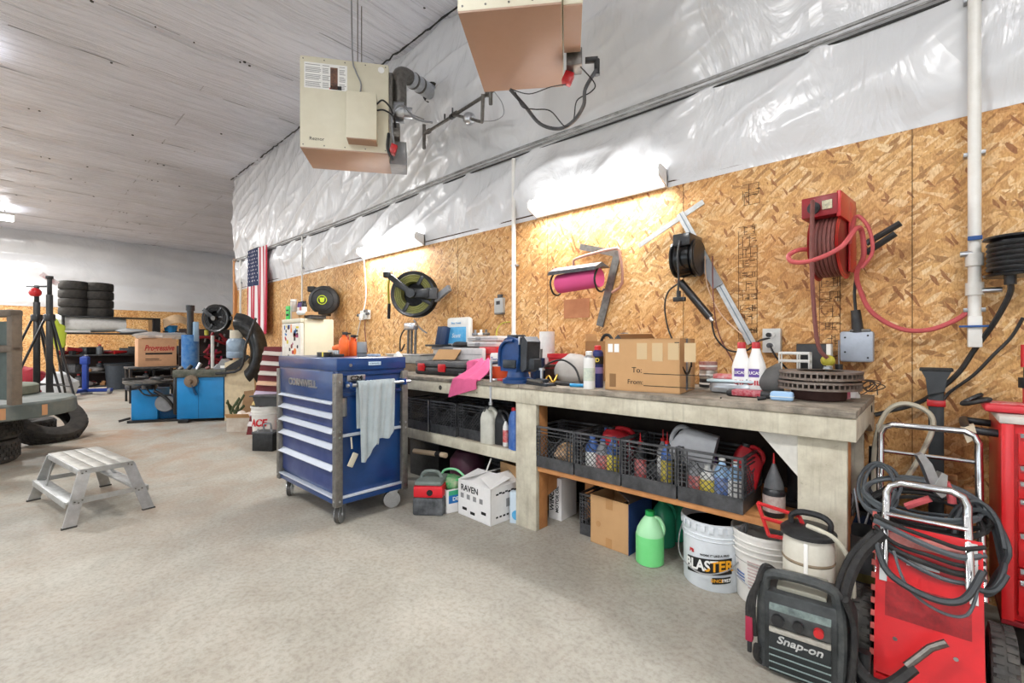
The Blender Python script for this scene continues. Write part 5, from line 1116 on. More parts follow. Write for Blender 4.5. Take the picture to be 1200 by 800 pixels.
t = thing('black_box', 'low black box behind the silver tray', 'box', at(856, 3.0)); MB().box(-.07, .09, 0, .1, 0, .07, .005).build('box_body', BLK, t)
lucas = M('purple_logo', '#6a4fa0', .5)
for k in range(2):
    t = thing('oil_bottle', ['left of the two white oil bottles leaning under the metal square', 'right of the two white oil bottles leaning under the metal square'][k], 'bottle', at(869+17*k, 2.74), 0, 'pair of white oil bottles')
    MB().lathe([(0, 0), (.046, 0), (.049, .006), (.049, .15), (.045, .17), (.024, .235), (.019, .262)], n=28).build('bottle_body', M('glossy_white', '#f4f4f2', .3), t); MB().lathe([(.021, .255), (.021, .285), (.018, .29)], n=18).build('cap', M('red_cap', '#b8333a', .4), t)
    m = wrap_panel(.049, -.55, .55, .10, .145); m.cur = 0; m.build('logo_arc', lucas, t); text('LUCAS', .022, PAPER, t, (0, 0, .122), wrap=.0515, bold=.0006); text('OIL', .034, M('red_cap'), t, (0, 0, .068), wrap=.0495, bold=.0012, sx=1.3)
c = at(850, 2.58); t = thing('stud_finder', 'flat red and black handheld tool lying in front of the white bottles', 'tool', c, R(3)); MB().box(0, .25, 0, .09, 0, .035, .014).build('grip', BLK, t); MB().box(.03, .17, -.003, .08, .004, .037, .008).build('red_shell', M('dark_red_tool', '#a01f34', .4, dirt=.3, dcol='#e8dfdf', scale=60), t)
t = thing('black_bolt', 'small black stud lying right of the red handheld tool', 'bolt', at(889, 2.50)); MB().cyl((0, 0, .008), (.03, .01, .014), .009).build('stud', BLK, t); MB().cyl((-.006, -.002, .007), (.0, 0, .008), .014).build('head', BLK, t)
# grey funnel scoop lying on its side
c = at(912, 2.76, BT+.08); t = thing('drain_funnel', 'dark grey scoop funnel lying on its side behind the brake rotors', 'funnel', c); MB().lathe([(.03, -.20), (.035, -.13), (.095, .0), (.10, .02), (.09, .02), (.03, -.12)], n=26, ax=(1, .25, .12), sx=.78).build('cone', M('funnel_grey', '#5d5c5a', .55, dirt=.5), t)
# brake rotors
def rotor(lab, loc, R_, flip=False):
    t = thing('brake_rotor', lab, 'brake rotor', loc, random.random())
    rm = M('rotor_iron', '#8a8078', .55, .55, dirt=.7, dcol='#5a4334', scale=18)
    for z in (.0, .030): MB().lathe([(R_*.55, z), (R_, z), (R_, z+.011), (R_*.55, z+.011)], n=56).build('disc', rm, t)
    m = MB()
    for i in range(44):
        a = 2*PI*i/44; m.box(R_*.56, R_*.985, -.0035, .0035, .010, .031, 0, rot=Matrix.Rotation(a, 4, 'Z'), piv=(0, 0, 0))
    m.build('vanes', rm, t, kind='stuff'); return t
c = at(959, 2.74)
t = rotor('upper rusty brake rotor of the stack near the right bench end', c+Vector((.006, 0, .105)), .178)
t = rotor('lower rusty brake rotor of the stack near the right bench end', c+Vector((0, 0, .055)), .178)
MB().lathe([(.0, -.052), (.112, -.052), (.118, -.04), (.118, .0), (.09, .004)], n=40).build('hat', M('rust_hat', '#4d3430', .7, .3, dirt=.5), t)
t = thing('blue_rag_pack', 'small pale blue packet squeezed under the left rim of the rotors', 'packet', at(919, 2.56), R(5)); MB().box(-.06, .04, -.02, .03, 0, .045, .012).build('packet', M('pale_blue_plastic'), t); MB().box(-.061, .041, -.021, .031, .018, .022, .001).build('stripe', WHITE, t)
# behind rotors
c = at(933, 3.04); t = thing('black_box', 'upright black speaker-like box behind the brake rotors', 'box', c, R(2)); MB().box(0, .115+.03, 0, .1, 0, .28, .004).build('box_body', M('matte_black_plastic'), t); MB().box(.143, .165, 0, .1, 0, .28, .002).build('white_side', M('warm_white', '#e2dfd6', .6), t); MB().box(-.002, .166, -.003, .102, .28, .285, .001).build('top_edge', CARDD, t); t.scale = (1.0, 1, 1)
c = at(913, 2.95); t = thing('wire_rack', 'little white wire rack left of the upright black box', 'rack', c, 0); t.scale = (1, 1, 1.75); m = MB()
for z in (.0, .035, .07, .105, .13): m.tube([(0, 0, z), (.145, 0, z)], .0045, 6); m.tube([(0, .06, z), (.145, .06, z)], .0045, 6); m.tube([(0, 0, z), (0, .06, z)], .0045, 6); m.tube([(.145, 0, z), (.145, .06, z)], .0045, 6)
for x in (0, .09, .145): m.tube([(x, 0, 0), (x, 0, .13)], .0045, 6); m.tube([(x, .06, 0), (x, .06, .13)], .0045, 6)
m.build('wire_body', WHITE, t)
t = thing('green_cap_bottle', 'grey bottle with yellow green nozzle head behind the rotors', 'bottle', at(970, 2.94)); MB().lathe([(0, 0), (.032, 0), (.034, .10), (.022, .15), (.018, .16)], n=20).build('bottle_body', M('grey_can'), t); MB().blob((0, 0, .19), .034, .03, .032, .08, 20, 18).build('nozzle_head', M('olive_yellow', '#b4ab3e', .5), t)
t = thing('grease_gun', 'thin black probe standing behind the rotors right of the grey bottle', 'tool', at(983, 3.02)); MB().cyl((0, 0, .10), (0, 0, .17), .018).build('grip', BLK, t); MB().cyl((0, 0, .17), (0, 0, .30), .003, n=6).build('antenna', GREY, t); MB().cyl((0, 0, 0), (0, 0, .10), .03).build('foot', DGREY, t)
t = thing('tape_roll', 'red and white roll lying on the pile right of the grey bottle', 'tape', at(984, 2.88)); MB().lathe([(.02, 0), (.045, 0), (.045, .06), (.02, .06)], n=22).build('roll', M('magenta_roll', '#d2486f', .5, dirt=.4, dcol='#f0e6e6', scale=30), t); MB().lathe([(.0, .06), (.046, .06), (.0455, .10), (0, .10)], n=22).build('top', GREY, t)
t = thing('white_plug', 'small white cap on the bench at the right rim of the rotors', 'cap', at(1000, 2.96)); MB().lathe([(.03, 0), (.028, .03), (.012, .055), (0, .055)], n=14).build('cap', WHITE, t)
pts = []
for k in range(26):
    a = k*1.15; rr = .05+.035*math.sin(k*1.9); pts.append(at(1014, 2.98) + Vector((math.cos(a)*rr*1.0, math.sin(a)*rr*1.1, .02+.07*abs(math.sin(k*.8)))))
wire('tangle of thin dark wire at the back right corner of the bench', pts, .0028, M('wire_dark', '#4b3b33', .5), 'wire_tangle', 'wire', 4, 5)
# ---------------------------------------------------------------- fridge behind the cart
FX0, FX1, FY0, FY1, FH = -6.72, -6.1, 2.52, 2.98, 1.60
t = thing('fridge', 'old cream fridge plastered with stickers on its door behind the blue cart', 'fridge', (FX0, FY0, 0))
MB().box(0, FX1-FX0, .05, FY1-FY0, .03, FH, .02).build('cabinet', CREAM, t)
dr = MB().box(.002, FX1-FX0-.002, 0, .048, .05, FH-.06, .012).build('door', M('fridge_door', '#dcd8cf', .45, dirt=.2), t); MB().box(0, FX1-FX0, .0, .05, FH-.055, FH, .008).build('top_rail', CREAM, t)
MB().tube([(.06, -.03, .9), (.06, -.04, 1.0), (.06, -.03, 1.15)], .01).build('handle', STEEL, dr)
cols = ['#2a2a2e', '#b3262f', '#d9c531', '#2f5f9f', '#e0e0e0', '#a33a68', '#3b3b3b', '#e27d2d', '#7a2a2a', '#4f8fc0']
rnd = random.Random(4)
for i in range(34):
    w2, h2_ = rnd.uniform(.03, .09), rnd.uniform(.025, .06); x = .04+rnd.random()*.5; z = 1.02+rnd.random()*.48
    m = MB(); 
    if rnd.random() < .4: m.lathe([(0, -.001), (w2*.5, -.001), (w2*.5, .001)], (x, -.0015, z), 16, ax=(0, 1, 0), sx=1)
    else: m.box(x-w2/2, x+w2/2, -.0025, .0, z-h2_/2, z+h2_/2)
    s_ = m.build('sticker', M('sticker_%d' % (i % 10), cols[i % 10], .5), dr)
t = carton('cardboard_box', 'small cardboard box with bottles on top of the cream fridge', (FX0+.22, FY0+.05, FH+.001), 0, .24, .26, .10, CARD)
t = thing('green_box', 'bright green packet standing at the left on the fridge', 'packet', (FX0+.03, FY0+.04, FH+.001), .1); MB().box(0, .10, 0, .05, 0, .19, .003).build('packet', M('lime', '#46c25a', .5), t); MB().box(.015, .085, -.002, 0, .05, .08).build('dark_print', INK, t); MB().box(.015, .085, -.002, 0, .12, .14).build('dark_print', INK, t)
t = thing('clear_jar', 'tall clear jar on the fridge beside the green packet', 'jar', (FX0+.18, FY0+.09, FH+.001)); MB().lathe([(0, 0), (.045, 0), (.045, .24), (.04, .25), (0, .25)], n=20).build('jar', CLEAR, t); MB().lathe([(.042, .25), (.042, .28), (0, .28)], n=18).build('lid', WHITE, t); MB().lathe([(0, .01), (.038, .01), (.038, .12), (0, .12)], n=16).build('contents', CARD, t)
for i in range(3): bottle('jar', ['black lidded jar at left in the box on the fridge', 'purple jar in the middle of the box on the fridge', 'black jar at right in the box on the fridge'][i], 'jar', (FX0+.27+.07*i, FY0+.14, FH+.006), .035, .24, [oilpur, oilpur, oilblk][i], BLK, .7, labmat=[lab_w, lab_r, lab_w][i], sh=.75)
t = thing('black_tray', 'flat dark tray hanging over the front edge of the fridge top', 'tray', (FX0+.52, FY0+.12, FH+.001), 0); MB().box(-.04, .16, 0, .20, 0, .035, .005).build('tray', DGREY, t); MB().box(-.05, .18, -.01, .21, .035, .045, .003).build('rim', BLK, t)
m = MB(); m.blob((0, 0, .03), .07, .05, .035, .3, 16, 20, seed=2); o = m.build('white_rag', M('white_cloth', '#d9dde0', .9), loc=(FX0+.50, FY0+.06, FH+.047)); tag(o, 'little white rag crumpled on the fridge tray', 'rag')
# drill/tools near fridge right on a bench: orange & black drill
t = thing('power_drill', 'orange and black cordless drill with blue battery standing on the bench near the fridge', 'drill', at(396, 2.75)); MB().cyl((-.09, 0, .22), (.08, 0, .24), .035).build('motor_body', ORANGE, t); MB().cyl((.08, 0, .24), (.15, 0, .245), .022, .012).build('chuck', BLK, t); MB().box(-.06, -.02, -.02, .02, .06, .22, .012).build('grip', BLK, t); MB().box(-.10, .03, -.035, .035, 0, .06, .01).build('battery', M('navy'), t)
# ---------------------------------------------------------------- under the bench, on the floor
def fl(px, py): return onZ(px, py, 0)
# plain cardboard box with blue side
a = fl(692, 634); b2 = fl(736.5, 651); L = (b2-a).length; rz = math.atan2(b2.y-a.y, b2.x-a.x)
t = carton('cardboard_box', 'open plain cardboard box with a dark blue side under the orange shelf', (a.x, a.y+.0, 0), rz, L, .27, .305, CARD)
MB().box(L-.0005, L+.003, .0, .27, .0, .305).build('blue_side', M('box_blue', '#20386e', .7), t)
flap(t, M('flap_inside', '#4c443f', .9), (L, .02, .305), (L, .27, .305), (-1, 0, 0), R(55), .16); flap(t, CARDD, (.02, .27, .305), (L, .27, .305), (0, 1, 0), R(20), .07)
MB().box(L*.42, L*.60, -.0015, .001, .24, .304).build('tape', M('brown_tape', '#b58858', .4), t); MB().box(L*.42, L*.58, -.0015, .001, .0, .06).build('tape', M('brown_tape'), t)
MB().cyl((L*.22, -.0015, .13), (L*.22, .001, .13), .018, n=14).build('stain', M('brown_tape'), t)
# antifreeze jugs
jg = M('coolant_green', '#74d884', .3, dirt=.15, dcol='#9fe8a8'); jd = M('coolant_dark_green', '#37a37c', .25, trans=.0)
def gallon(lab, px, py, mat, liquid, s=1.0):
    p = fl(px, py); p.y += .08; t = thing('coolant_jug', lab, 'jug', (p.x, p.y, 0), .5, 'gallon coolant jugs')
    MB().lathe([(0, 0), (.070*s, 0), (.077*s, .008), (.078*s, .10), (.078*s, .165*s), (.072*s, .195*s), (.045*s, .245*s), (.024*s, .27*s), (.022*s, .285*s)], n=28).build('jug_body', mat, t)
    if liquid: MB().lathe([(.0785*s, .006), (.0795*s, .10), (.0795*s, .165*s)], n=28).build('liquid_level', liquid, t)
    MB().lathe([(.026*s, .272*s), (.026*s, .298*s), (.0, .30*s)], n=18).build('cap', M('cap_green', '#1f9a4c', .4), t)
    MB().tube([(.068*s, 0, .16*s), (.075*s, 0, .20*s), (.055*s, 0, .25*s), (.02*s, 0, .262*s)], .012*s, 8, smooth=4).build('handle', mat, t); return t
gallon('light green coolant jug in front between cardboard box and white pail', 754, 664, M('jug_pale', '#a9e3b0', .35), jg)
gallon('darker teal coolant jug directly behind the light green one', 770, 642, jd, None, .98)
gallon('teal green coolant jug at the back right beside the white pail', 785, 634, jd, None, 1.08)
# pails
def pail(lab, cx, cy, r, h, mat, steel=False, name='bucket'):
    t = thing(name, lab, 'bucket', (cx, cy, 0))
    m = MB(); rb = r*.955 if steel else r*.86
    m.lathe([(0, .004), (rb*.97, 0), (rb, .006), (r*(.975 if steel else .93), h*.70), (r, h*.96), (r*.985, h*.96), (rb*.96, .012), (0, .012)], n=44); m.build('pail_body', mat, t)
    for z in ((.74, .80) if steel else (.72, .80, .88)): MB().lathe([(r*.985, h*z-.004), (r*(1.012 if steel else 1.035), h*z), (r*.985, h*z+.004)], n=44).build('rib', mat, t)
    MB().lathe([(r*.985, h*.955), (r*1.03, h*.96), (r*1.03, h), (r*.985, h), (r*.975, h*.955)], n=44).build('rim', mat, t)
    return t
pe = fl(825, 690); r = .158; PBx, PBy = pe.x, pe.y + r*.9
t = pail('white steel pail with bold white and gold lettering on a black band', PBx, PBy, r, .345, M('pail_white', '#dfe5ea', .35, dirt=.35, dcol='#8e9298', scale=6), True)
MB().lathe([(0, .30), (r*.95, .30)], n=40).build('oil_surface', M('black_oil', '#0c0a09', .05), t)
m = MB()
for i in range(24):
    a = 2*PI*i/24; m.box(r*1.0, r*1.05, -.012, .012, .300, .335, .003, rot=Matrix.Rotation(a, 4, 'Z'), piv=(0, 0, 0))
m.build('crimped_tabs', M('pail_white'), t, kind='stuff')
MB().tube([(-.162, 0, .28), (-.165, -.06, .20), (-.12, -.145, .135), (0, -.19, .10), (.12, -.155, .14), (.17, -.06, .21), (.165, 0, .28)], .0035, 6, smooth=5).build('bail', STEEL, t)
def rp(a0, a1, z0, z1, mat, nm, dr=.002, sl=.0):
    m = MB(); m.sheet(lambda u, v: (math.sin(a0+(a1-a0)*u)*(r*.975+dr), -math.cos(a0+(a1-a0)*u)*(r*.975+dr), z0+(z1-z0)*v + sl*(u-.5)), 16, 1, .001); return m.build(nm, mat, t)
tw = .10
p_ = rp(tw-.72, tw+.80, .085, .165, INK, 'logo_panel', .0015, .035)
def wtext(s, size, mat, ang, z, bold=.002, sx=1, sh=0, dr=.0035, slope=0):
    o = text(s, size, mat, t, (0, 0, z), wrap=r*.975+dr, bold=bold, sx=sx, shear=sh)
    for v in o.data.vertices:
        aa = math.atan2(v.co.x, -v.co.y); v.co.z += slope*aa
    o.rotation_euler = (0, 0, ang); return o
o = wtext('BLASTER', .074, PAPER, tw+.03, .127, .0022, .86, .0, slope=.022)
o.data.materials.append(M('logo_gold', '#e8a21f', .5))
for p2 in o.data.polygons:      # lower right of the letters runs to gold
    if p2.center.x*1.2 - (p2.center.z) > .012: p2.material_index = 1
wtext('WORK IT LIKE A PRO', .014, INK, tw+.25, .188, .0003, 1.05, slope=.02)
rp(tw+.18, tw+.75, .050, .082, INK, 'tag_panel', .0015, .015); wtext('SINCE', .022, M('logo_gold'), tw+.33, .064, .0006, slope=.02); wtext('1957', .022, PAPER, tw+.60, .070, .0006, slope=.02)
wtext('PB', .024, RED, tw-.50, .186, .0012)
p = fl(893, 715); t = pail('white plastic bucket with faded print right of the lettered steel pail', p.x-.015, p.y+.14, .155, .345, M('bucket_white', '#e9e7e2', .4, dirt=.25, dcol='#a9a49a', scale=8)); B2 = t
MB().lathe([(0, .20), (.145, .20)], n=40).build('contents', M('dark_sludge', '#2b221c', .3), t)
MB().tube([(-.158, 0, .27), (-.155, -.05, .20), (-.10, -.135, .13), (.02, -.175, .105), (.13, -.13, .15), (.165, -.03, .22)], .0035, 6, smooth=5).build('bail', STEEL, t)
fp = M('faded_print', '#b9a3a0', .8)
for k in range(9): m = wrap_panel(.139+.0008*k, -.35, .55-.03*(k % 3), .08+.016*k, .086+.016*k, th=.002); m.build('faded_text', fp, t)
for k in range(3): m = wrap_panel(.1375+.001*k, -.9, -.5, .10+.016*k, .108+.016*k, th=.002); m.build('faded_text', M('faded_blue', '#5f78a8', .8), t)
# fluid extractor
p = Vector((xat(946, 2.66), 2.66, 0)); t = thing('fluid_extractor', 'white hand pump fluid extractor with black lid and hose between bucket and bench leg', 'extractor', (xat(947, 2.26), 2.26, 0)); t.scale = (.86, .86, 1.06)
es = M('extractor_white', '#e4e0d3', .35, dirt=.35, dcol='#a59c86', scale=10)
MB().lathe([(0, 0), (.10, 0), (.108, .01), (.108, .40), (.10, .44), (0, .44)], n=36).build('tank', es, t)
for z in (.27, .345): MB().lathe([(.108, z-.006), (.112, z), (.108, z+.006)], n=36).build('tank_ring', M('ring_brown', '#8a7a63', .5), t)
MB().lathe([(.0, .44), (.118, .44), (.118, .455), (.10, .468), (0, .472)], n=36).build('lid', BLK, t)
MB().tube([(-.07, 0, .47), (-.07, 0, .50), (-.03, 0, .52), (.05, 0, .52), (.09, 0, .50), (.09, 0, .47)], .013, 8, smooth=4).build('handle', BLK, t)
MB().tube([(0, -.02, .475), (.06, -.05, .475), (.12, -.04, .45), (.165, -.02, .38), (.18, .0, .25), (.16, .0, .10)], .010, 8, smooth=5).build('hose', M('ivory_hose', '#cbc6b4', .5), t)
MB().box(.0, .018, -.114, -.106, .05, .43, .003).build('sight_strip', M('pale_strip', '#f3f2ee', .3), t)
# Raven style white box
a, b2, c2 = fl(537, 601), fl(575, 617), fl(592, 611.5)
ax = (b2-a); L = ax.length; rz = math.atan2(ax.y, ax.x)
WB = M('white_carton', '#ecebea', .7, dirt=.12)
t = carton('white_box', 'white printed cardboard box with an opened flap left of the bench leg', (a.x, a.y, 0), rz, L, .40, .255, WB)
L0 = L; flap(t, WB, (0, 0, .255), (L, 0, .255), (0, 1, 0), R(78), .20); flap(t, WB, (L, .0, .255), (L, .40, .255), (-1, 0, 0), R(60), .12); flap(t, WB, (0, .0, .255), (0, .40, .255), (1, 0, 0), R(72), .14)
text('RAVEN', .062, INK, t, (.13, -.001, .205), FRONT, bold=.001)
for k in range(4): m = MB(); m.box(.03+.07*k, .065+.07*k, -.001, .001, .13, .165); m.build('printed_icon', M('grey_print'), t)
for x, z in ((.05, .045), (.14, .03), (.26, .06)): MB().box(x, x+.05, -.001, .001, z, z+.02).build('printed_mark', INK, t)
m = MB()
for k in range(7): m.box(L-.0, L+.0015, .05+.03*k, .075+.03*k, .20+.006*(k % 2), .212+.006*(k % 2))
for k in range(6): m.box(L-.0, L+.0015, .05+.035*k, .07+.035*k, .04, .052)
m.build('side_print', INK, t, kind='stuff')
MB().box(L-.0, L+.0015, .15, .23, .10, .16).build('barcode_label', M('grey_print'), t)
# tall white/blue carton by the leg
t = thing('white_box', 'tall narrow white carton with a blue seal squeezed against the bench leg', 'box', (fl(594, 614).x, fl(594, 614).y+.03, 0), R(25)); MB().box(0, .11, 0, .05, 0, .22, .002).build('carton', M('pale_blue_carton', '#ccdbe8', .7, dirt=.2), t); MB().cyl((.05, -.002, .06), (.05, 0, .06), .035, n=18).build('blue_seal', M('cyan_print'), t)
t = thing('carton_sheet', 'upright white and purple carton sheet standing behind the bench leg', 'cardboard', (-2.13, 2.52, 0)); MB().box(-.08, .04, 0, .02, 0, .42, .002).build('panel', WB, t); text('GLOVES', .045, lucas, t, (-.045, -.001, .28), (PI/2, -PI/2, 0), bold=.0008)
t = carton('cardboard_box', 'open brown carton with blue lining behind the white printed box', (-2.44, 2.52, 0), R(-8), .27, .3, .36, CARD); MB().box(.01, .26, .2, .205, .1, .42).build('blue_liner', M('box_blue'), t)
wire('thin white stick poking up from the white printed box', [Vector((-2.50, 2.40, .24)), Vector((-2.44, 2.42, .40))], .006, PVC, 'stick', 'stick', 0)
# DEPS/blue green box with hoses
a, b2 = fl(510, 592), fl(523, 602); ax = b2-a; L = ax.length; rz = math.atan2(ax.y, ax.x)
t = carton('cardboard_box', 'small white box with blue green label and green hose heaped in it', (a.x, a.y, 0), rz, L, .19, .175, WB)
MB().box(L, L+.0015, .02, .17, .07, .13).build('blue_label', M('cyan_blue', '#1f6ab0', .5), t); MB().box(L, L+.0016, .02, .17, .13, .165).build('green_label', M('teal_print', '#3ca77c', .5), t); text('DEPS', .04, PAPER, t, (L+.0015, .095, .10), RIGHT, bold=.001)
m = MB()
for k in range(5): m.box(.02+.04*k, .04+.04*k, -.0012, .001, .03+.02*(k % 3), .12)
m.build('grey_print', M('grey_print'), t, kind='stuff')
bc = Vector((a.x, a.y, 0)) + Vector((math.cos(rz)*L/2 - math.sin(rz)*.095, math.sin(rz)*L/2 + math.cos(rz)*.095, 0))
pts = [bc + Vector((math.cos(k*.9)*(.08+.01*(k % 3)), math.sin(k*.9)*.07, .17 + .02*(k % 4))) for k in range(20)]
wire('bright green hose coiled in the small white box', pts, .010, M('hose_green', '#3dbb6a', .4), 'garden_hose', 'hose', 4)
wire('pale green band arching over the small white box', [bc+Vector((-.10, -.03, .16)), bc+Vector((-.08, -.02, .27)), bc+Vector((.05, 0, .30)), bc+Vector((.16, .02, .24))], .009, M('pale_green', '#8fd6a4', .4), 'garden_hose', 'hose')
m = MB(); m.blob((0, 0, 0), .10, .08, .05, .35, 14, 24, seed=21, flat=False); o = m.build('crumpled_cloth', M('greenish_cloth', '#2f9a55', .9, dirt=.7, dcol='#c9b7a8', scale=14), loc=bc+Vector((.0, .0, .20))); tag(o, 'green and beige cloth stuffed in the small white box', 'cloth')
# red and black plastic case
a = fl(483, 604); t = thing('battery_charger', 'black case with red centre band and grey top beside the blue cart wheel', 'case', (a.x, a.y, 0), R(38))
MB().box(0, .23, 0, .26, 0, .13, .015).build('lower_body', M('dusty_black', '#2b2d30', .5, dirt=.6, dcol='#8b8f94', scale=8), t); MB().box(.005, .225, .005, .255, .13, .215, .012).build('red_band', M('case_red', '#d0202c', .4), t); MB().box(.01, .22, .01, .25, .215, .25, .02).build('top', M('dusty_grey', '#7a8580', .6, dirt=.5), t)
MB().cyl((.13, -.002, .17), (.13, .01, .17), .022, n=16).build('socket_hole', INK, t); MB().tube([(.03, .13, .24), (.06, .13, .29), (.16, .13, .29), (.19, .13, .24)], .013, smooth=4).build('handle', M('dusty_grey'), t)
# tall things deep under left bench
t = thing('wooden_bat', 'pale wooden tool handle with black band lying under the left shelf', 'tool', (-3.42, 2.42, .30), R(3)); MB().cyl((0, 0, 0), (.30, .0, .02), .022).build('shaft', M('ash_wood', '#d7bfa0', .6), t); MB().cyl((.30, 0, .02), (.36, 0, .024), .024).build('band', INK, t); MB().cyl((.36, 0, .024), (.42, 0, .026), .022).build('tip', M('ash_wood'), t)
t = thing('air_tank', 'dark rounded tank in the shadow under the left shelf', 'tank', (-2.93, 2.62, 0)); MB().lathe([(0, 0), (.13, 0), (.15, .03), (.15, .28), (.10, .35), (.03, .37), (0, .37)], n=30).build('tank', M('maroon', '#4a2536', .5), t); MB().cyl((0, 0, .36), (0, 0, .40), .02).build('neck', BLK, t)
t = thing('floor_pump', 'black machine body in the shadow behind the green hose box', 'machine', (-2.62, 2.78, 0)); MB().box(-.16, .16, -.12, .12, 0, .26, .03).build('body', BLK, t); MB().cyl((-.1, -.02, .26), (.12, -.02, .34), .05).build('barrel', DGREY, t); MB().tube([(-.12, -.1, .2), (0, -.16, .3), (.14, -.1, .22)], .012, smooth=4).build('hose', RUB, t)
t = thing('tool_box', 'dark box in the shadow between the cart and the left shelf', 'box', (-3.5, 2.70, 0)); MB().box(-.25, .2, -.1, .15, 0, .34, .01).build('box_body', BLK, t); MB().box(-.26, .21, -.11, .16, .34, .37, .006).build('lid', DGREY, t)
# behind the middle leg: printed white box, wheels, dark lumps
t = thing('white_box', 'white box with vertical black print standing right of the middle bench leg', 'box', (-2.045, 2.62, 0), R(2)); MB().box(0, .11, 0, .2, 0, .30, .003).build('carton', WB, t)
for k, s_ in enumerate(['WINCO', 'MOTOR OIL']): text(s_, .05 if k == 0 else .035, INK, t, (.03+.045*k, -.001, .15), (PI/2, -PI/2, 0), bold=.0008)
t = thing('coil_hose_pile', 'dark tangle of hose on the floor right of the printed box', 'hose', (-1.68, 2.92, 0)); m = MB()
for k in range(6): m.tube([(math.cos(u)*(.13-.01*k), math.sin(u)*(.10), .02+.03*k+.01*math.sin(u*2+k)) for u in [2*PI*i/24 for i in range(24)]], .013, 6, closed=True)
m.build('coils', RUB, t)
t = thing('tool_box', 'black toolbox deep behind the cardboard box under the orange shelf', 'box', (-1.42, 2.86, 0)); MB().box(-.15, .25, 0, .2, 0, .22, .01).build('box_body', BLK, t); MB().tube([(-.05, .1, .22), (-.03, .1, .27), (.13, .1, .27), (.15, .1, .22)], .01, smooth=3).build('handle', DGREY, t)
t = thing('dark_bin', 'black bin deep behind the two white buckets', 'bin', (-.85, 2.90, 0)); MB().lathe([(0, 0), (.14, 0), (.17, .36), (.16, .36), (.13, .02)], n=28).build('bin_body', BLK, t); MB().lathe([(.165, .345), (.178, .36), (.165, .37)], n=28).build('rim', DGREY, t)
# ---------------------------------------------------------------- jump starter
WX, WY = -.475, 1.955
t = thing('jump_starter', 'dark green-black jump starter with looped cables standing on the floor', 'jump starter', (WX, WY, 0), R(6)); w, d, h = .235, .22, .38
JB = M('starter_black', '#222526', .5, dirt=.5, dcol='#5e6263', scale=9)
MB().box(0, w, .0, d, .015, h-.06, .012).build('body', JB, t)
m = MB(); m.tube([(.0, .02, .02), (-.008, .02, .18), (.0, .02, h-.06), (.03, .02, h), (w-.03, .02, h), (w, .02, h-.06), (w+.008, .02, .18), (w, .02, .02)], .019, 8, smooth=4); m.build('carry_frame', M('frame_black', '#2c3032', .6, dirt=.5, dcol='#6d6f6c'), t)
m = MB(); m.prism([(-.012, .255), (.02, .315), (.02, .255)], .02, w-.02, 'x'); m.build('sloped_top', M('starter_teal', '#74837f', .6, dirt=.9, dcol='#27302f', scale=25), t)
MB().box(.02, w-.02, -.012, .0, .195, .255, .004).build('control_panel', M('panel_dark', '#2f3233', .5, dirt=.5, dcol='#6a6a68'), t)
for x, mm, r2 in ((.05, BLK, .021), (.115, BLK, .018), (.178, RED, .016)): MB().cyl((x, -.028, .225), (x, -.01, .225), r2, n=18).build('knob', mm, t)
MB().box(.02, w-.02, -.016, .0, .172, .190, .003).build('pale_band', M('pale_band', '#b7b3a8', .6, dirt=.6, dcol='#5f5c55', scale=20), t)
MB().box(.02, w-.02, -.010, .0, .02, .170, .003).build('grille_panel', M('starter_panel', '#25292a', .5, dirt=.3), t)
for k in range(4): MB().box(.02, w-.02, -.014, -.008, .030+.026*k, .034+.026*k, .001).build('grille_rib', M('rib_teal', '#7d8c89', .5), t)
text('Snap-on', .040, M('worn_white', '#c9c9c6', .6, dirt=.6, dcol='#5c5f60', scale=60), t, (w/2, -.011, .148), FRONT, bold=.0008, shear=.25, sx=1.12)
MB().box(.04, .20, .03, .20, h-.065, h-.045, .005).build('top_shelf', M('shelf_khaki', '#8f8d80', .6), t)
for k in range(3): MB().tube([(-.03-.010*k, -.0, .13), (-.035-.008*k, -.01, .25), (-.02, -.0, .34), (.0, .02, .40-.01*k), (.03, .05, .38), (.05, .1, .33)], .010, 8, smooth=5).build('cable', RUB, t)
MB().tube([(-.02, -.01, .10), (-.025, .0, .05), (.0, .02, .02)], .012, 8, smooth=4).build('cable', RUB, t)
MB().box(-.062, -.035, -.018, .012, .105, .205, .006).build('red_clamp', M('clamp_red', '#9a2340', .5), t); MB().box(-.056, -.040, -.012, .006, .06, .105, .004).build('clamp_jaw', BLK, t)
for k in range(5): MB().tube([(w+.02, .0+.03*k, .36-.01*k), (w+.045, .02+.03*k, .26), (w+.04-.01*(k % 2), .0+.03*k, .10), (w+.015, .02+.03*k, .02)], .011, 8, smooth=5).build('cable', RUB, t)
MB().cyl((w+.07, .06, .03), (w+.075, .06, .17), .020, n=14).build('black_clamp', BLK, t)
# ---------------------------------------------------------------- red charger cart
t = thing('charger_cart', 'red wheeled charger cart with two chrome hoop handles and coiled cables', 'cart', (0, 2.15, 0))
SL = R(14)
def sp(x, s, off=0): # point on the sloping front panel, s up the slope from the floor end
    return Vector((x, .0 + s*math.sin(SL)*1.0 - off*math.cos(SL), .06 + s*math.cos(SL) + off*math.sin(SL)))
x0, x1 = -.155, .135
def slab(x0, x1, s0, s1, o0, o1, nm, mat, par=None):
    vs = [sp(x, s, o) for x in (x0, x1) for s in (s0, s1) for o in (o0, o1)]
    return MB().add(vs, [(0,1,3,2), (4,6,7,5), (0,4,5,1), (2,3,7,6), (0,2,6,4), (1,5,7,3)]).build(nm, mat, par or t)
RC = M('cart_red', '#d31d22', .38, dirt=.25, dcol='#8d1418', scale=8)
slab(x0, x1, 0, .53, 0, -.012, 'front_panel', RC)
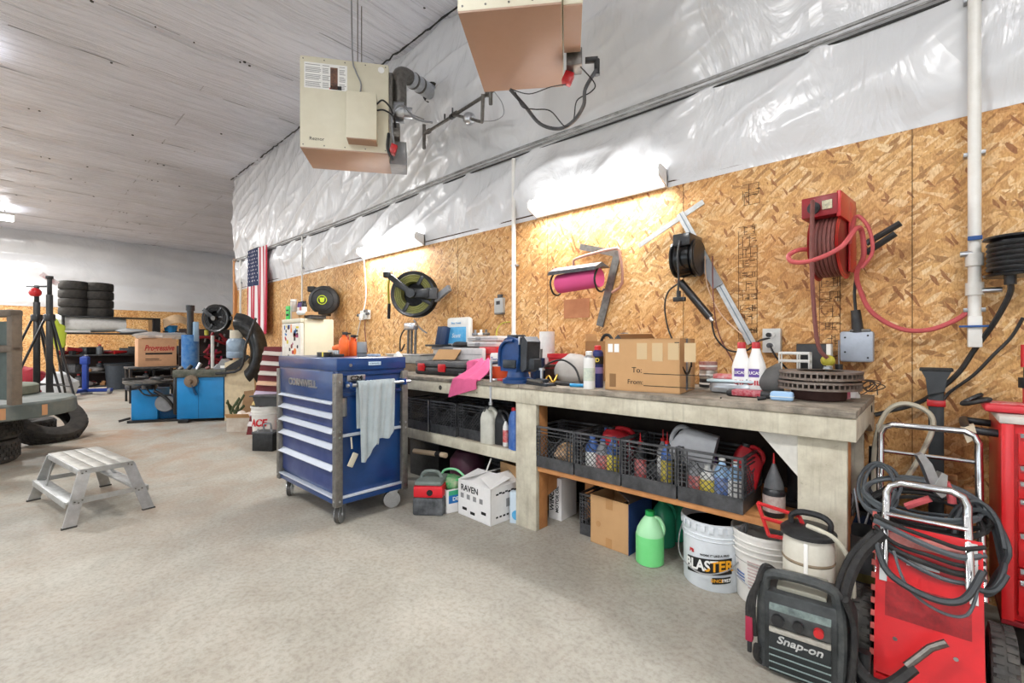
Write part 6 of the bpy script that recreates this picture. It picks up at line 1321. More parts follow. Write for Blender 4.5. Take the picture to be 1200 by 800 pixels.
MB().prism([(.0, .04), (.33, .04), (.33, .48), (.12, .55)], x0, x0+.006, 'x').build('side_panel', RC, t); MB().prism([(.0, .04), (.33, .04), (.33, .48), (.12, .55)], x1-.006, x1, 'x').build('side_panel', RC, t)
MB().box(x0, x1, .0, .36, .03, .05, .003).build('floor_plate', RC, t); MB().box(x0, x1, .14, .34, .42, .44, .003).build('shelf_plate', RC, t)
slab(x0+.03, x1-.03, .20, .32, .0015, 0, 'faded_label', M('faded_red_label', '#a31a1e', .5, dirt=.6, dcol='#5f1416', scale=60))
slab(x0+.035, x1-.035, .46, .50, .0015, 0, 'scuffed_strip', M('scuff_pink', '#d98f86', .6, dirt=.5, dcol='#c03a38', scale=40))
slab(x0+.09, x1-.11, .395, .415, .0015, 0, 'white_sticker', PAPER)
for x in (x0+.012, x1-.035): slab(x, x+.022, .32, .52, .006, 0, 'perforated_strap', M('strap_steel', '#c8c7c3', .4, .6))
for k in range(12): slab(x0-.012, x0, .05+.045*k, .07+.045*k, .001, -.01, 'tread_edge', M('tread_mix', '#b8574f', .6)) if k < 12 else None
m = MB()
for x in (x0+.06, x0+.14, x0+.22): 
    p2 = sp(x, .13, .002); m.cyl(p2, p2+Vector((0, -.003, 0)), .007, n=8)
m.build('bolts', STEEL, t, kind='stuff')
CH = M('chrome_tube', '#d9dadb', .18, 1, dirt=.25, dcol='#8c8c8c', scale=30)
yo = 2.70-2.15; yi = .19
m = MB(); m.tube([(-.168, yo-.25, .30), (-.168, yo-.05, .60), (-.168, yo, .80), (-.168, yo, .855), (-.155, yo, .885), (-.125, yo, .90), (.105, yo, .90), (.135, yo, .885), (.148, yo, .855), (.148, yo, .80), (.148, yo-.05, .60), (.148, yo-.25, .30)], .0135, 12); m.build('rear_hoop', CH, t)
MB().tube([(-.168, yo, .775), (.148, yo, .775)], .009, 8).build('cross_bar', CH, t)
m = MB(); m.tube([(-.128, .065, .42), (-.128, .10, .52), (-.128, yi, .62), (-.128, yi+.01, .675), (-.115, yi+.01, .705), (-.085, yi+.01, .72), (.058, yi+.01, .72), (.088, yi+.01, .705), (.10, yi+.01, .675), (.10, yi, .62), (.10, .10, .52), (.10, .065, .42)], .0135, 12); m.build('front_hoop', CH, t)
MB().tube([(-.128, yi-.03, .60), (.10, yi-.03, .60)], .009, 8).build('cross_bar', CH, t)
for x, nm in ((x0-.045, 0), (x1+.05, 1)):
    wl_ = thing('wheel_assembly', 'x', 'x', (x, .18, .135))
    for k in ('label', 'category'): del wl_[k]
    wl_.parent = t
    MB().lathe([(.09, -.032), (.122, -.034), (.135, -.022), (.137, 0), (.135, .022), (.122, .034), (.09, .032)], (0, 0, 0), 40, ax=(1, 0, 0)).build('tyre', RUBG, wl_)
    m = MB()
    for i in range(30):
        for s in (-1, 1):
            a = 2*PI*(i+.25*s)/30; m.box(s*.004, s*.03, -.008, .008, .128, .142, 0, rot=Matrix.Rotation(a, 4, 'X'), piv=(0, 0, 0))
    m.build('tread_blocks', RUBG, wl_, kind='stuff')
    MB().lathe([(0, -.02), (.09, -.026), (.09, .026), (0, .02)], (0, 0, 0), 24, ax=(1, 0, 0)).build('rim', M('rim_grey', '#a5a29a', .5, .4), wl_)
# foot lever
MB().tube([(-.06, -.10, .17), (-.0, -.06, .24), (.04, -.05, .27)], .012, 8).build('foot_lever', DSTEEL, t)
# cables looped round the hoops
def loops(lab, cx, cy, cz, rx, rz_, n, r_, seed, mat=RUB, ty=.08, cat='cable'):
    rnd = random.Random(seed); pts = []
    for k in range(n):
        a_, b_ = rx*rnd.uniform(.88, 1.12), rz_*rnd.uniform(.85, 1.15); ox, oz, oy = rnd.uniform(-.015, .015), rnd.uniform(-.02, .02), rnd.uniform(-ty, ty)
        for i in range(12):
            u = 2*PI*i/12; pts.append(Vector((cx+ox+math.cos(u)*a_, cy+oy + .10*math.sin(u), cz+oz+math.sin(u)*b_)))
    return wire(lab, pts, r_, mat, 'cable_coil', cat, 3, 6)
gc = M('grey_cable', '#565c60', .5, dirt=.4)
loops('thick dark cable coil hung around the front hoop of the red cart', -.015, 2.455, .60, .165, .055, 6, .0080, 3, RUB)
loops('grey green cable coil draped over the rear hoop of the red cart', -.02, 2.50, .635, .185, .05, 5, .0070, 8, gc)
loops('big loose cable loop bulging right of the red cart hoops', .125, 2.36, .53, .07, .12, 4, .0085, 14, M('soot_cable', '#3a3f42', .55, dirt=.4), .04)
loops('cable loops bulging left of the red cart hoops', -.155, 2.48, .64, .055, .08, 4, .0065, 22, gc, .03)
t2 = [Vector((-.13, 2.22, .55)), Vector((-.20, 2.16, .45)), Vector((-.235, 2.08, .30)), Vector((-.20, 2.02, .14)), Vector((-.12, 2.0, .10)), Vector((-.04, 2.06, .17))]
wire('thick black cable bundle hanging down left of the red panel', t2, .018, RUB, 'cable_bundle')
wire('second black cable falling beside the bundle to the floor', [v+Vector((-.03, .05, -.02)) for v in t2[:4]]+[Vector((-.24, 2.05, .03))], .014, RUB, 'cable_bundle')
for k in range(5): wire(['upper', 'second', 'third', 'fourth', 'lowest'][k]+' dark cable strand crossing the red panel top from hoop to hoop', [Vector((-.16, 2.26, .60-.02*k)), Vector((-.10, 2.24, .585-.03*k+.012*math.sin(k*2))), Vector((0, 2.22, .57-.032*k)), Vector((.08, 2.24, .55-.03*k)), Vector((.14, 2.28, .56-.028*k))], .008 + .003*(k % 2), [RUB, gc, RUB, RUB, gc][k], 'cable_strand', 'cable', 5)
wire('wide hanging cable bow sagging across the red panel', [Vector((-.15, 2.20, .52)), Vector((-.11, 2.13, .44)), Vector((0, 2.10, .405)), Vector((.08, 2.12, .42)), Vector((.13, 2.2, .50))], .011, M('soot_cable'), 'cable_strand', 'cable')
wire('thin grey wire drooping over the middle of the red panel', [Vector((-.10, 2.20, .50)), Vector((-.06, 2.13, .41)), Vector((.02, 2.12, .36)), Vector((.09, 2.13, .37)), Vector((.12, 2.18, .46))], .005, gc, 'cable_strand', 'cable')
# clamps in the coil
t = thing('cable_clamp', 'steel spring clamp with red insulated grip tucked in the cable coil', 'clamp', (.0, 2.42, .70), R(30)); MB().prism([(0, 0), (-.03, .09), (-.05, .13), (-.03, .14), (.0, .10), (.03, .02)], -.012, .012, 'y').build('jaw', STEEL, t); MB().prism([(.0, .0), (.03, .07), (.05, .06), (.045, -.02), (.03, -.03)], -.014, .014, 'y').build('jaw', ALU, t); MB().tube([(.05, 0, .03), (.07, 0, -.03), (.072, 0, -.05)], .014, 8).build('red_grip', M('grip_red', '#c65a5e', .5), t)
wire('red insulated cable end crossing the coil left of the clamp', [Vector((-.07, 2.40, .62)), Vector((-.03, 2.39, .65)), Vector((.0, 2.39, .67))], .014, M('grip_red'), 'cable_end')
# pvc hose loop
wire('clear grey hose arching high behind the cart handles', [Vector((-.20, 2.80, .50)), Vector((-.20, 2.82, .75)), Vector((-.165, 2.82, .92)), Vector((-.10, 2.82, .985)), Vector((-.02, 2.82, .965)), Vector((.01, 2.82, .90)), Vector((-.03, 2.80, .76)), Vector((-.10, 2.78, .60)), Vector((-.13, 2.76, .5))], .011, M('clear_hose', '#b7b09d', .35), 'clear_hose', 'hose')
wire('thin white string hanging from the bench end down to the black pole', [Vector((-.20, 2.95, .86)), Vector((-.205, 2.93, .75))], .003, PVC, 'string', 'string')
t = thing('black_pole', 'black steel pole standing on the floor at the right end of the bench', 'pole', (xat(1024, 2.86), 2.86, 0)); MB().cyl((0, 0, 0), (0, 0, .76), .020, n=16).build('shaft', BLK, t); MB().cyl((0, 0, 0), (0, 0, .015), .045, n=18).build('foot', BLKM, t)
# pickets: dark bin with rods
t = thing('rod_bin', 'dark open bin full of rods and wires right of the bench leg', 'bin', (xat(1013, 2.60), 2.60, 0)); MB().lathe([(0, 0), (.09, 0), (.10, .42), (.093, .42), (.085, .02)], n=26).build('bin_body', M('grey_bin', '#4d5051', .6, dirt=.5), t); MB().lathe([(.095, .22), (.099, .26)], n=26).build('stripe', M('olive_stripe', '#6f6a3c', .6), t)
t = thing('rod_bin', 'blue black crate with wires behind the dark open bin', 'bin', (xat(1006, 2.86), 2.86, 0)); MB().box(-.08, .05, -.07, .07, 0, .45, .006).build('bin_body', M('navy'), t); MB().box(-.085, .055, -.075, .075, .43, .45, .003).build('rim', BLK, t)
for k in range(8):
    rnd = random.Random(50+k); x = xat(1008, 2.72)+rnd.uniform(-.07, .07); wire('bare metal welding rod ' + ['leaning furthest left', 'second from the left', 'third from the left', 'in the middle left', 'in the middle right', 'third from the right', 'second from the right', 'leaning furthest right'][k] + ' of the bin bundle', [Vector((x, 2.70, .40)), Vector((x+rnd.uniform(-.05, .05), 2.74, .53+rnd.random()*.06)), Vector((x+rnd.uniform(-.06, .06), 2.72, .44))], .005, [STEEL, BLK, DSTEEL][k % 3], 'welding_rod', 'rod', 4)
# jack stand post
c = Vector((xat(1097, 3.02), 3.02, 0)); t = thing('jack_stand', 'tall black support stand with cupped head and red strap against the wall', 'stand', c)
MB().box(-.028, .028, -.028, .028, 0, 1.06, .004).build('post', M('stand_black', '#24292b', .45, dirt=.4), t); MB().box(-.10, .10, -.10, .10, 0, .012, .002).build('base_plate', BLKM, t)
MB().prism([(-.03, 1.02), (.03, 1.04), (.038, 1.10), (.055, 1.14), (-.055, 1.14), (-.038, 1.10)], -.045, .045, 'y').build('cup', BLKM, t); MB().box(-.06, .06, -.05, .05, 1.135, 1.150, .004).build('cup_pad', RUB, t)
MB().box(-.034, .034, -.034, .034, .965, .995, .004).build('red_strap', RED, t)
# small timber behind
for k, (px, la) in enumerate([(1115, 'short timber offcut leaning on the wall between stand and red chest'), (1137, 'second timber offcut leaning on the wall close to the red chest')]):
    t = thing('timber_offcut', la, 'timber', (xat(px, 3.12), 3.12, 0)); MB().box(-.02, .02, -.02, .02, 0, .62-.05*k, .003).build('board', WOOD, t); MB().box(-.0205, .0205, -.0205, .0205, .60-.05*k, .621-.05*k).build('sawn_end', M('sawn_end', '#d9a873', .8), t)
# ---------------------------------------------------------------- red tool chest
t = thing('tool_chest', 'red rolling tool chest with chrome drawer pulls at the right edge', 'tool chest', (.205, 2.62, 0)); W_, D_ = .95, .50
RR = M('chest_red', '#cf2226', .3, dirt=.12, dcol='#8f1a1d', scale=6, coat=.3)
MB().box(0, W_, .012, D_, .19, .955, .006).build('cabinet', RR, t); MB().box(-.006, W_+.006, -.006, D_, .955, .985, .006).build('top_panel', M('chest_top', '#cfc9c2', .5, dirt=.4), t)
MB().box(0, .035, -.006, .02, .19, .955, .003).build('corner_rail', RR, t)
dz = [.92, .795, .735, .665, .535, .40, .355, .21]
for i in range(7):
    z1, z0 = dz[i], dz[i+1]+.008
    dd = MB().box(.045, W_-.03, -.006, .03, z0, z1, .003).build('drawer', RR, t)
    MB().prism([(-.022, z1-.012), (-.006, z1+.002), (-.006, z1-.024)], .05, W_-.035, 'x').build('drawer_pull', CH, dd)
MB().box(0, W_, .0, D_, .17, .19, .003).build('base_rail', REDD, t)
for x, y in ((.08, .07), (.08, D_-.08), (W_-.1, .07), (W_-.1, D_-.08)):
    cs = thing('caster', 'x', 'x', (x, y, 0), .5)
    for k in ('label', 'category'): del cs[k]
    cs.parent = t; MB().lathe([(.045, -.02), (.066, -.02), (.07, -.012), (.07, .012), (.066, .02), (.045, .02)], (0, 0, .07), 30, ax=(1, 0, 0)).build('wheel', RUB, cs); MB().lathe([(0, -.018), (.046, -.016), (.046, .016), (0, .018)], (0, 0, .07), 20, ax=(1, 0, 0)).build('hub', DGREY, cs)
    m = MB()
    for s in (-1, 1): m.prism([(-.018, .06), (.018, .06), (.04, .165), (-.03, .165)], s*.027-.003, s*.027+.003, 'x')
    m.box(-.035, .035, -.035, .045, .155, .17); m.build('fork', BLKM, cs)
MB().tube([(.0, .10, .90), (-.07, .10, .905), (-.09, .12, .91), (-.09, .40, .91), (-.07, .42, .905), (.0, .42, .90)], .016, 10, smooth=3).build('side_handle', M('handle_black', '#26282b', .4), t)
m = MB(); m.prism([(-.11, .91), (-.07, .93), (-.06, .88), (-.09, .85)], .08, .13, 'y'); m.build('handle_bracket', M('bracket_ivory', '#cbbfa8', .5), t)
MB().add([(.20, -.03, .50), (.34, -.035, .47), (.32, -.03, .38), (.18, -.026, .44), (.20, -.027, .50), (.34, -.032, .47), (.32, -.027, .38), (.18, -.023, .44)], [(0,1,2,3), (7,6,5,4), (0,4,5,1), (1,5,6,2), (2,6,7,3), (3,7,4,0)]).build('hanging_tag', PAPER, t)
MB().add([(.25, -.036, .46), (.34, -.038, .44), (.325, -.036, .385), (.24, -.034, .41)], [(0, 1, 2, 3)]).build('orange_tag_print', ORANGE, t)
# on the chest
c = Vector((xat(1175, 2.78), 2.78, .987)); t = thing('battery_charger', 'red low charger base with white label on top of the red chest', 'charger', c); MB().box(-.06, .17, -.09, .09, 0, .035, .02).build('base', M('charger_red', '#c5323a', .4), t); MB().box(-.04, .09, -.07, .04, .034, .038, .002).build('label', lab_r, t)
c2 = c+Vector((.105, .0, .037)); t = thing('power_tool', 'black and red cordless tool standing on the charger at the picture edge', 'power tool', c2); MB().cyl((0, 0, 0), (0, 0, .07), .05, n=22).build('red_housing', M('charger_red'), t); MB().cyl((0, 0, .065), (0, 0, .105), .062, n=22).build('black_collar', BLK, t); MB().cyl((-.02, 0, .10), (-.02, 0, .19), .028).build('head', BLK, t)
for x in (-.045, -.005): MB().cyl((x, -.02, .15), (x, -.02, .24), .012).build('red_lever', RED, t)
MB().lathe([(.0, .18), (.05, .2), (.055, .28), (.03, .33), (0, .33)], (.03, .03, 0), n=20).build('motor_cap', DGREY, t)
wire('dark strap and wire tangle at the left of the chest top', [c+Vector((-.10, .1, .01)), c+Vector((-.06, .05, .06)), c+Vector((-.12, .0, .02)), c+Vector((-.04, -.05, .05)), c+Vector((-.09, .12, .03))], .009, BLK, 'strap', 'strap')
t = thing('dark_case', 'dark case on the floor under the front of the red chest', 'case', (.50, 2.60, 0)); MB().box(0, .35, -.1, .3, 0, .14, .01).build('body', M('blue_grey_case', '#55626e', .6, dirt=.5), t); MB().box(.0, .35, -.102, -.1, .06, .07).build('seam', BLK, t)
# ---------------------------------------------------------------- step stool
t = thing('step_stool', 'small aluminium two-sided step stool with slatted top on the open floor', 'step stool', (-4.875, .385, 0), R(8.7)); H = .375
def plank(p0, p1, wv, tv, nm, mat=ALU, par=t):
    p0, p1, wv, tv = Vector(p0), Vector(p1), Vector(wv), Vector(tv)
    q = [p0-wv, p0+wv, p1+wv, p1-wv]; vs = [v-tv for v in q]+[v+tv for v in q]
    return MB().add(vs, [(0,1,2,3), (7,6,5,4), (0,4,5,1), (1,5,6,2), (2,6,7,3), (3,7,4,0)]).build(nm, mat, par)
for sx in (-1, 1):
    for sy in (-1, 1):
        l = plank((sx*.50, sy*.225, 0), (sx*.415, sy*.125, H-.012), (0, .036, 0), (.007, 0, 0), 'leg')
        plank((sx*.50, sy*.225, .0), (sx*.498, sy*.223, .01), (0, .040, 0), (.012, 0, 0), 'foot', RUBG, l)
    plank((sx*.47, -.20, .165), (sx*.47, .20, .165), (0, 0, .018), (.004, 0, 0), 'end_brace')
    plank((sx*.424, -.15, H-.018), (sx*.424, .15, H-.018), (0, 0, .018), (.004, 0, 0), 'end_rail')
for k in range(4): MB().box(-.42, .42, -.150+.076*k, -.150+.076*k+.072, H-.012, H, .002).build('slat', M('stool_top', '#b9b8b2', .5, .5, dirt=.7, dcol='#7f7c76', scale=12), t)
for sy in (-1, 1):
    MB().box(-.42, .42, sy*.152-.004, sy*.152+.004, H-.045, H-.002, .001).build('side_rail', ALU, t)
    MB().box(-.455, .455, min(sy*.155, sy*.235), max(sy*.155, sy*.235), .155, .17, .002).build('tread', ALU, t)
    MB().box(-.455, .455, sy*.235-.004, sy*.235+.004, .13, .172, .001).build('tread_lip', ALU, t)
    plank((-.41, sy*.13, H-.05), (-.18, sy*.21, .165), (0, 0, .012), (.0, .004, 0), 'diagonal_strut')
m = MB()
for sy in (-1, 1):
    for z, x, y in ((H-.018, .430, .12), (H-.028, .430, .14), (.165, .476, .19), (.155, .476, .17), (.17, .476, .15)): m.cyl((x, sy*y, z), (x+.004, sy*y, z), .005, n=8)
m.build('rivets', DSTEEL, t, kind='stuff')
# ---------------------------------------------------------------- tyres and round platform at the left edge
TYM = M('tyre_rubber', '#2e2d2c', .85, dirt=.5, dcol='#5b564f', scale=10)
def tyre(lab, loc, R_, w, r_in, rot=None, tread=True, name='car_tyre', group=None):
    t = thing(name, lab, 'tyre', loc, 0, group, rot)
    MB().lathe([(r_in, -w*.36), (R_*.80, -w*.5), (R_*.95, -w*.46), (R_, -w*.33), (R_, w*.33), (R_*.95, w*.46), (R_*.80, w*.5), (r_in, w*.36), (r_in*.97, w*.30), (R_*.88, w*.3), (R_*.88, -w*.3), (r_in*.97, -w*.30), (r_in, -w*.36)], n=52).build('casing', TYM, t)
    if tread:
        m = MB(); n = 40
        for i in range(n):
            for k in range(4):
                a = 2*PI*(i+.5*(k % 2))/n; z = -w*.33 + w*.66*(k+.5)/4; m.box(R_*.985, R_*1.022, -R_*PI/n*.72, R_*PI/n*.72, z-w*.068, z+w*.068, 0, rot=Matrix.Rotation(a, 4, 'Z'), piv=(0, 0, 0))
        m.build('tread_blocks', TYM, t, kind='stuff')
    return t
sc = P(-36, 600, 4.75); sx_, sy_ = sc.x, sc.y
tyre('lower chunky tyre of the stack at the left picture edge', (sx_, sy_, .125), .36, .245, .21)
tyre('upper chunky tyre of the stack at the left picture edge', (sx_+.01, sy_+.02, .375), .36, .245, .21)
GP = M('grey_green_steel', '#58615f', .6, .1, dirt=.5, dcol='#8f8f86', scale=4, bump=.15)
t = thing('steel_platform', 'big round grey-green steel platform resting on the tyre stack at the left edge', 'platform', (sx_, sy_, .505))
MB().lathe([(0, 0), (.80, 0), (.81, .01), (.81, .145), (.79, .165), (0, .172)], n=80).build('disc', GP, t)
for k in range(5): MB().lathe([(.812, .02), (.8135, .05), (.8135, .10), (.812, .13)], n=4, a0=-1.0+.42*k, a1=-.93+.42*k).build('rust_spot', M('rust_spot', '#b98a63', .8), t)
MB().lathe([(0, .173), (.56, .173), (.57, .18), (.57, .27), (.55, .285), (0, .29)], (-.62, -.05, 0), n=60).build('upper_disc', M('mossy_steel', '#6f766a', .7, dirt=.5, dcol='#9a9a88', scale=6), t)
fr = M('scuffed_frame', '#75685a', .7, .1, dirt=.6, dcol='#463f39', scale=10); 
pb = P(17, 500, 4.35); pa = P(-14, 500, 4.45)
t = thing('steel_gate', 'scuffed brown steel frame standing upright on the round platform', 'frame', (pb.x, pb.y, .68))
dv = Vector((pa.x-pb.x, pa.y-pb.y, 0)); an = math.atan2(dv.y, dv.x); L = dv.length
fm = Matrix.Rotation(an, 4, 'Z')
MB(fm).box(-.04, .04, -.04, .04, 0, .88, .008).build('post', fr, t); MB(fm).box(L-.04, L+.04, -.04, .04, 0, .88, .008).build('post', fr, t)
for z in (.50, .84): MB(fm).box(-.04, L+.04, -.05, .05, z, z+.07, .02).build('rail', fr, t)
MB(fm).box(.05, L-.05, -.02, -.01, .04, .80).build('back_plate', M('gate_dark', '#4e5a55', .6, dirt=.4), t)
c = P(52, 494, 5.95); tyre('big worn tyre leaning half flat behind the round platform', (c.x, c.y, .28), .42, .24, .24, rot=Vector((.55, .35, .75)).to_track_quat('Z', 'Y').to_euler())
c = P(30, 505, 6.3); tyre('tyre lying flat on the floor under the leaning one', (c.x-.05, c.y-.1, .11), .40, .21, .22)
# ---------------------------------------------------------------- tall tripod stands
def stand(lab, px, t_, top, kind):
    q = P(px, 500, t_); t = thing('tripod_stand', lab, 'stand', (q.x, q.y, 0))
    MB().box(-.045, .045, -.045, .045, .10, top-.3, .004).build('outer_post', BLKM, t); MB().box(-.032, .032, -.032, .032, top-.3, top, .003).build('inner_post', BLKM, t)
    for k in range(3):
        a = 2*PI*k/3 + .6; e = Vector((math.cos(a)*.62, math.sin(a)*.62, .02)); MB().tube([(math.cos(a)*.05, math.sin(a)*.05, 1.72), e], .018, 8).build('leg', BLKM, t); MB().tube([(0, 0, .55), e*.7+Vector((0, 0, .35*0+.50))], .010, 6).build('brace', BLKM, t)
    MB().lathe([(.07, 1.66), (.08, 1.68), (.08, 1.76), (.07, 1.78)], n=16).build('collar', BLKM, t)
    return t
t = stand('tall black tripod stand with red knob and T bar, left of the pair', 43, 8.1, 2.30, 0)
MB().tube([(-.14, -.12, 2.28), (.14, .12, 2.28)], .016, 8).build('t_bar', BLKM, t); MB().blob((.03, -.02, 2.17), .085, .085, .085, .1, 9, 20).build('red_knob', RED, t)
t = stand('tall black tripod stand carrying a tilted red and white sign, right of the pair', 58, 8.0, 2.42, 1)
MB().box(-.01, .01, -.13, .13, 2.36, 2.44, .004, rot=(R(-38), 'X')).build('sign_plate', M('sign_white', '#e4dcdc', .5, dirt=.6, dcol='#b33a44', scale=18), t); MB().box(-.05, .05, -.05, .05, 2.40, 2.45, .004).build('head', BLKM, t)
# ---------------------------------------------------------------- far shelving
SX = -16.6
def sy(px, X=SX): return onX(px, 400, X).y
def sz(px, py, X=SX): return onX(px, py, X).z
y0, y1, y2 = sy(74), sy(180), sy(252)
t = thing('shelving_unit', 'long black steel shelving against the far wall loaded with junk', 'shelving', (SX, y0, 0))
zt, z2, z3, z4 = sz(130, 371), sz(130, 390), sz(130, 415), .50
def shelf(ya, yb, z, nm='shelf'): MB().box(-.6, 0, ya-y0, yb-y0, z-.04, z, .003).build(nm, BLKM, t)
shelf(y0, y1, zt, 'top_shelf'); shelf(y0, y2, z2); shelf(y0, y2, z3); shelf(y0, y2, z4); shelf(y0, y2, .12)
for yy in (y0, y1, y2): 
    for xx in (-.6, -.04): MB().box(xx, xx+.05, yy-y0-.03, yy-y0+.03, 0, zt if yy < y2 else z2, .003).build('post', BLKM, t)
MB().box(-.6, -.58, 0, y2-y0, .1, z3, .002).build('back_panel', M('rack_dark', '#3a2f2c', .8), t); MB().box(-.6, 0, y1-y0-.03, y1-y0+.16, z2, zt).build('end_panel', BLKM, t)  # dark back panel added in place of the shade behind the lower shelves
# tyres on top
for c_ in range(2):
    for k in range(4):
        px = 87 if c_ == 0 else 116; q = onX(px, 400, SX-.3)
        la = ['bottom', 'second lowest', 'second highest', 'top'][k] + ' tyre of the ' + ['left', 'right'][c_] + ' stack on top of the black shelving'
        tyre(la, (SX-.32 + .015*((k+c_) % 2), q.y, zt+.115+.232*k+.0), .315, .23, .2, tread=False, group='tyres stacked on top of the far shelving')
def clutter(lab, cat, name, px, py, X, build, z=None, rz=0):
    q = onX(px, py, X); t = thing(name, lab, cat, (q.x, q.y, q.z if z is None else z), rz); build(t); return t
q = onX(107, 388, SX-.3); t = thing('plastic_roll', 'long white wrapped bundle lying on the second shelf', 'bundle', (q.x, q.y, z2+.002)); m = MB(); m.lathe([(.0, -.74), (.22, -.72), (.25, -.4), (.22, .2), (.17, .72), (0, .74)], (0, 0, .24), 24, ax=(.05, 1, -.02)); m.build('bundle', WHITE, t)
q = onX(153, 388, SX-.2); o = MB().blob((0, 0, .06), .2, .35, .08, .3, 5, 24, seed=31).build('white_cloth', M('white_cloth'), loc=(q.x, q.y, z2)); tag(o, 'low heap of white cloth on the second shelf right of the bundle', 'cloth')
q = onX(155, 388, SX-.1); t = thing('white_tray', 'flat white tray at the left end of the second shelf', 'tray', (q.x+.05, sy(82), z2+.002)); MB().box(-.2, .1, -.1, .4, 0, .05, .01).build('tray', WHITE, t)
rnd = random.Random(11)
kinds = [('metal_part', 'part', DSTEEL), ('red_tool', 'tool', REDD), ('small_box', 'box', DGREY), ('oil_tin', 'tin', M('tin_dull', '#6d7276', .5, .4)), ('wood_block', 'block', CARDD), ('black_case', 'case', BLK), ('rag_lump', 'rag', M('rag_grey', '#7e7a78', .9)), ('air_gun', 'tool', RED)]
pos_words = {0: 'the work shelf', 1: 'the low shelf', 2: 'the floor shelf'}
def junk(px, z, X, idx, shelfname):
    nm, cat, mat = kinds[idx % len(kinds)]; y = onX(px, 400, X).y
    neigh = ['beside the bundle end', 'near the left post', 'below the tyres', 'below the white bundle', 'under the white cloth', 'near the lettered carton', 'towards the right post', 'close to the corner'][min(7, int((px-78)/21))]
    t = thing(nm, '%s %s on %s of the far shelving %s' % (['dull', 'dark', 'small', 'worn', 'low', 'squat', 'dusty', 'scuffed'][int(px) % 8], nm.replace('_', ' '), shelfname, neigh), cat, (X+rnd.uniform(-.1, .1), y, z+.002), rnd.uniform(0, 3), 'junk on the far shelving')
    s_ = rnd.uniform(1.0, 1.5)
    if idx % 8 in (0, 1, 7):
        MB().cyl((-.13*s_, 0, .05), (.10*s_, 0, .06), .045*s_, .03, 12).build('barrel', mat, t); MB().box(-.12*s_, -.06, -.03, .03, 0, .05, .008).build('foot', BLK, t); MB().cyl((.1*s_, 0, .06), (.18*s_, 0, .07), .018).build('nozzle', STEEL, t)
    elif idx % 8 in (2, 5):
        MB().box(-.14*s_, .14*s_, -.09, .09, 0, .13*s_, .008).build('box_body', mat, t); MB().box(-.145*s_, .145*s_, -.095, .095, .13*s_, .15*s_, .004).build('lid', BLK, t)
    elif idx % 8 == 3: MB().lathe([(0, 0), (.07, 0), (.075, .01), (.075, .18*s_), (.03, .20*s_), (.03, .23*s_), (0, .23*s_)], n=18).build('tin_body', mat, t); MB().cyl((0, 0, .22*s_), (0, 0, .25*s_), .035).build('cap', RED, t)
    elif idx % 8 == 4: MB().box(-.15*s_, .15*s_, -.05, .05, 0, .07, .004).build('block', mat, t); MB().box(-.10, .10, -.04, .04, .07, .11, .004, rot=(R(12), 'Z')).build('offcut', mat, t)
    else: MB().blob((0, 0, .05), .15*s_, .12, .07, .35, 9, 18, seed=int(px)).build('rag', mat, t)
for k in range(26): junk(79 + 6.3*k, z3, SX-.14-.28*(k % 2), k*3+1, 'the work shelf')
for k in range(22): junk(82 + 7*k, z4, SX-.12-.3*(k % 2), k*5+2, 'the low shelf')
for k in range(15): junk(82 + 9.8*k, .12, SX-.22, k*3, 'the bottom shelf')
t = thing('red_tool', 'dull red air tool with long barrel among the work shelf junk', 'tool', (SX-.1, sy(93), z3+.002), .5, 'junk on the far shelving'); MB().cyl((-.1, -.2, .14), (.05, .22, .10), .07, .05, 14).build('barrel', REDD, t); MB().box(-.06, .06, -.2, -.1, 0, .1, .01).build('base', BLK, t)
m = MB(); m.blob((0, 0, 0), .03, .15, .40, .3, 7, 26, seed=40, flat=False); q = onX(68, 393, SX+.03); o = m.build('safety_vest', M('hi_vis', '#b5c43f', .85), loc=q); tag(o, 'hi-vis yellow vest hanging at the left post of the shelving', 'vest')
o = MB().blob((0, 0, .30), .3, .35, .34, .3, 5, 24, seed=44).build('white_sack', M('white_cloth'), loc=(onX(66, 430, -14.5).x, onX(66, 430, -14.5).y, 0.0)); tag(o, 'white sack standing on the floor beside the tripod stands', 'sack')
o = MB().blob((0, 0, .36), .32, .36, .42, .25, 4, 24, seed=45).build('red_sack', M('red_cloth', '#8e1f2c', .8, dirt=.4), loc=(P(32, 440, 10).x, P(32, 440, 10).y, 0.0)); tag(o, 'dark red bag bulging behind the tripod stands', 'bag')
# blue floor jack stand
q = fl(100, 462); t = thing('engine_stand', 'blue wheeled engine stand parked before the shelving', 'engine stand', (q.x, q.y, 0), R(60)); EB = M('stand_blue', '#1f3f94', .45, dirt=.3)
MB().box(-.05, .05, -.05, .05, .06, .95, .01).build('upright', EB, t); MB().box(-.55, .55, -.05, .05, .06, .14, .01).build('cross_leg', EB, t); MB().box(-.05, .05, -.85, .05, .06, .14, .01).build('long_leg', EB, t); MB().box(-.08, .08, -.08, .05, .75, .93, .015).build('head_plate', EB, t)
for x, y in ((-.5, 0), (.5, 0), (0, -.8)): MB().lathe([(0, -.03), (.07, -.03), (.075, 0), (.07, .03), (0, .03)], (x, y, .075), 20, ax=(1, 0, 0)).build('wheel', GREY, t)
q = fl(141, 456); t = thing('trash_can', 'dark grey round trash can before the shelving', 'trash can', (q.x-.2, q.y, 0)); MB().lathe([(0, 0), (.26, 0), (.31, .70), (.33, .72), (.30, .72), (.25, .03)], n=30).build('can_body', M('bin_slate', '#3d444c', .5, dirt=.3), t); MB().lathe([(.315, .66), (.335, .68), (.315, .70)], n=30).build('rim', DGREY, t)
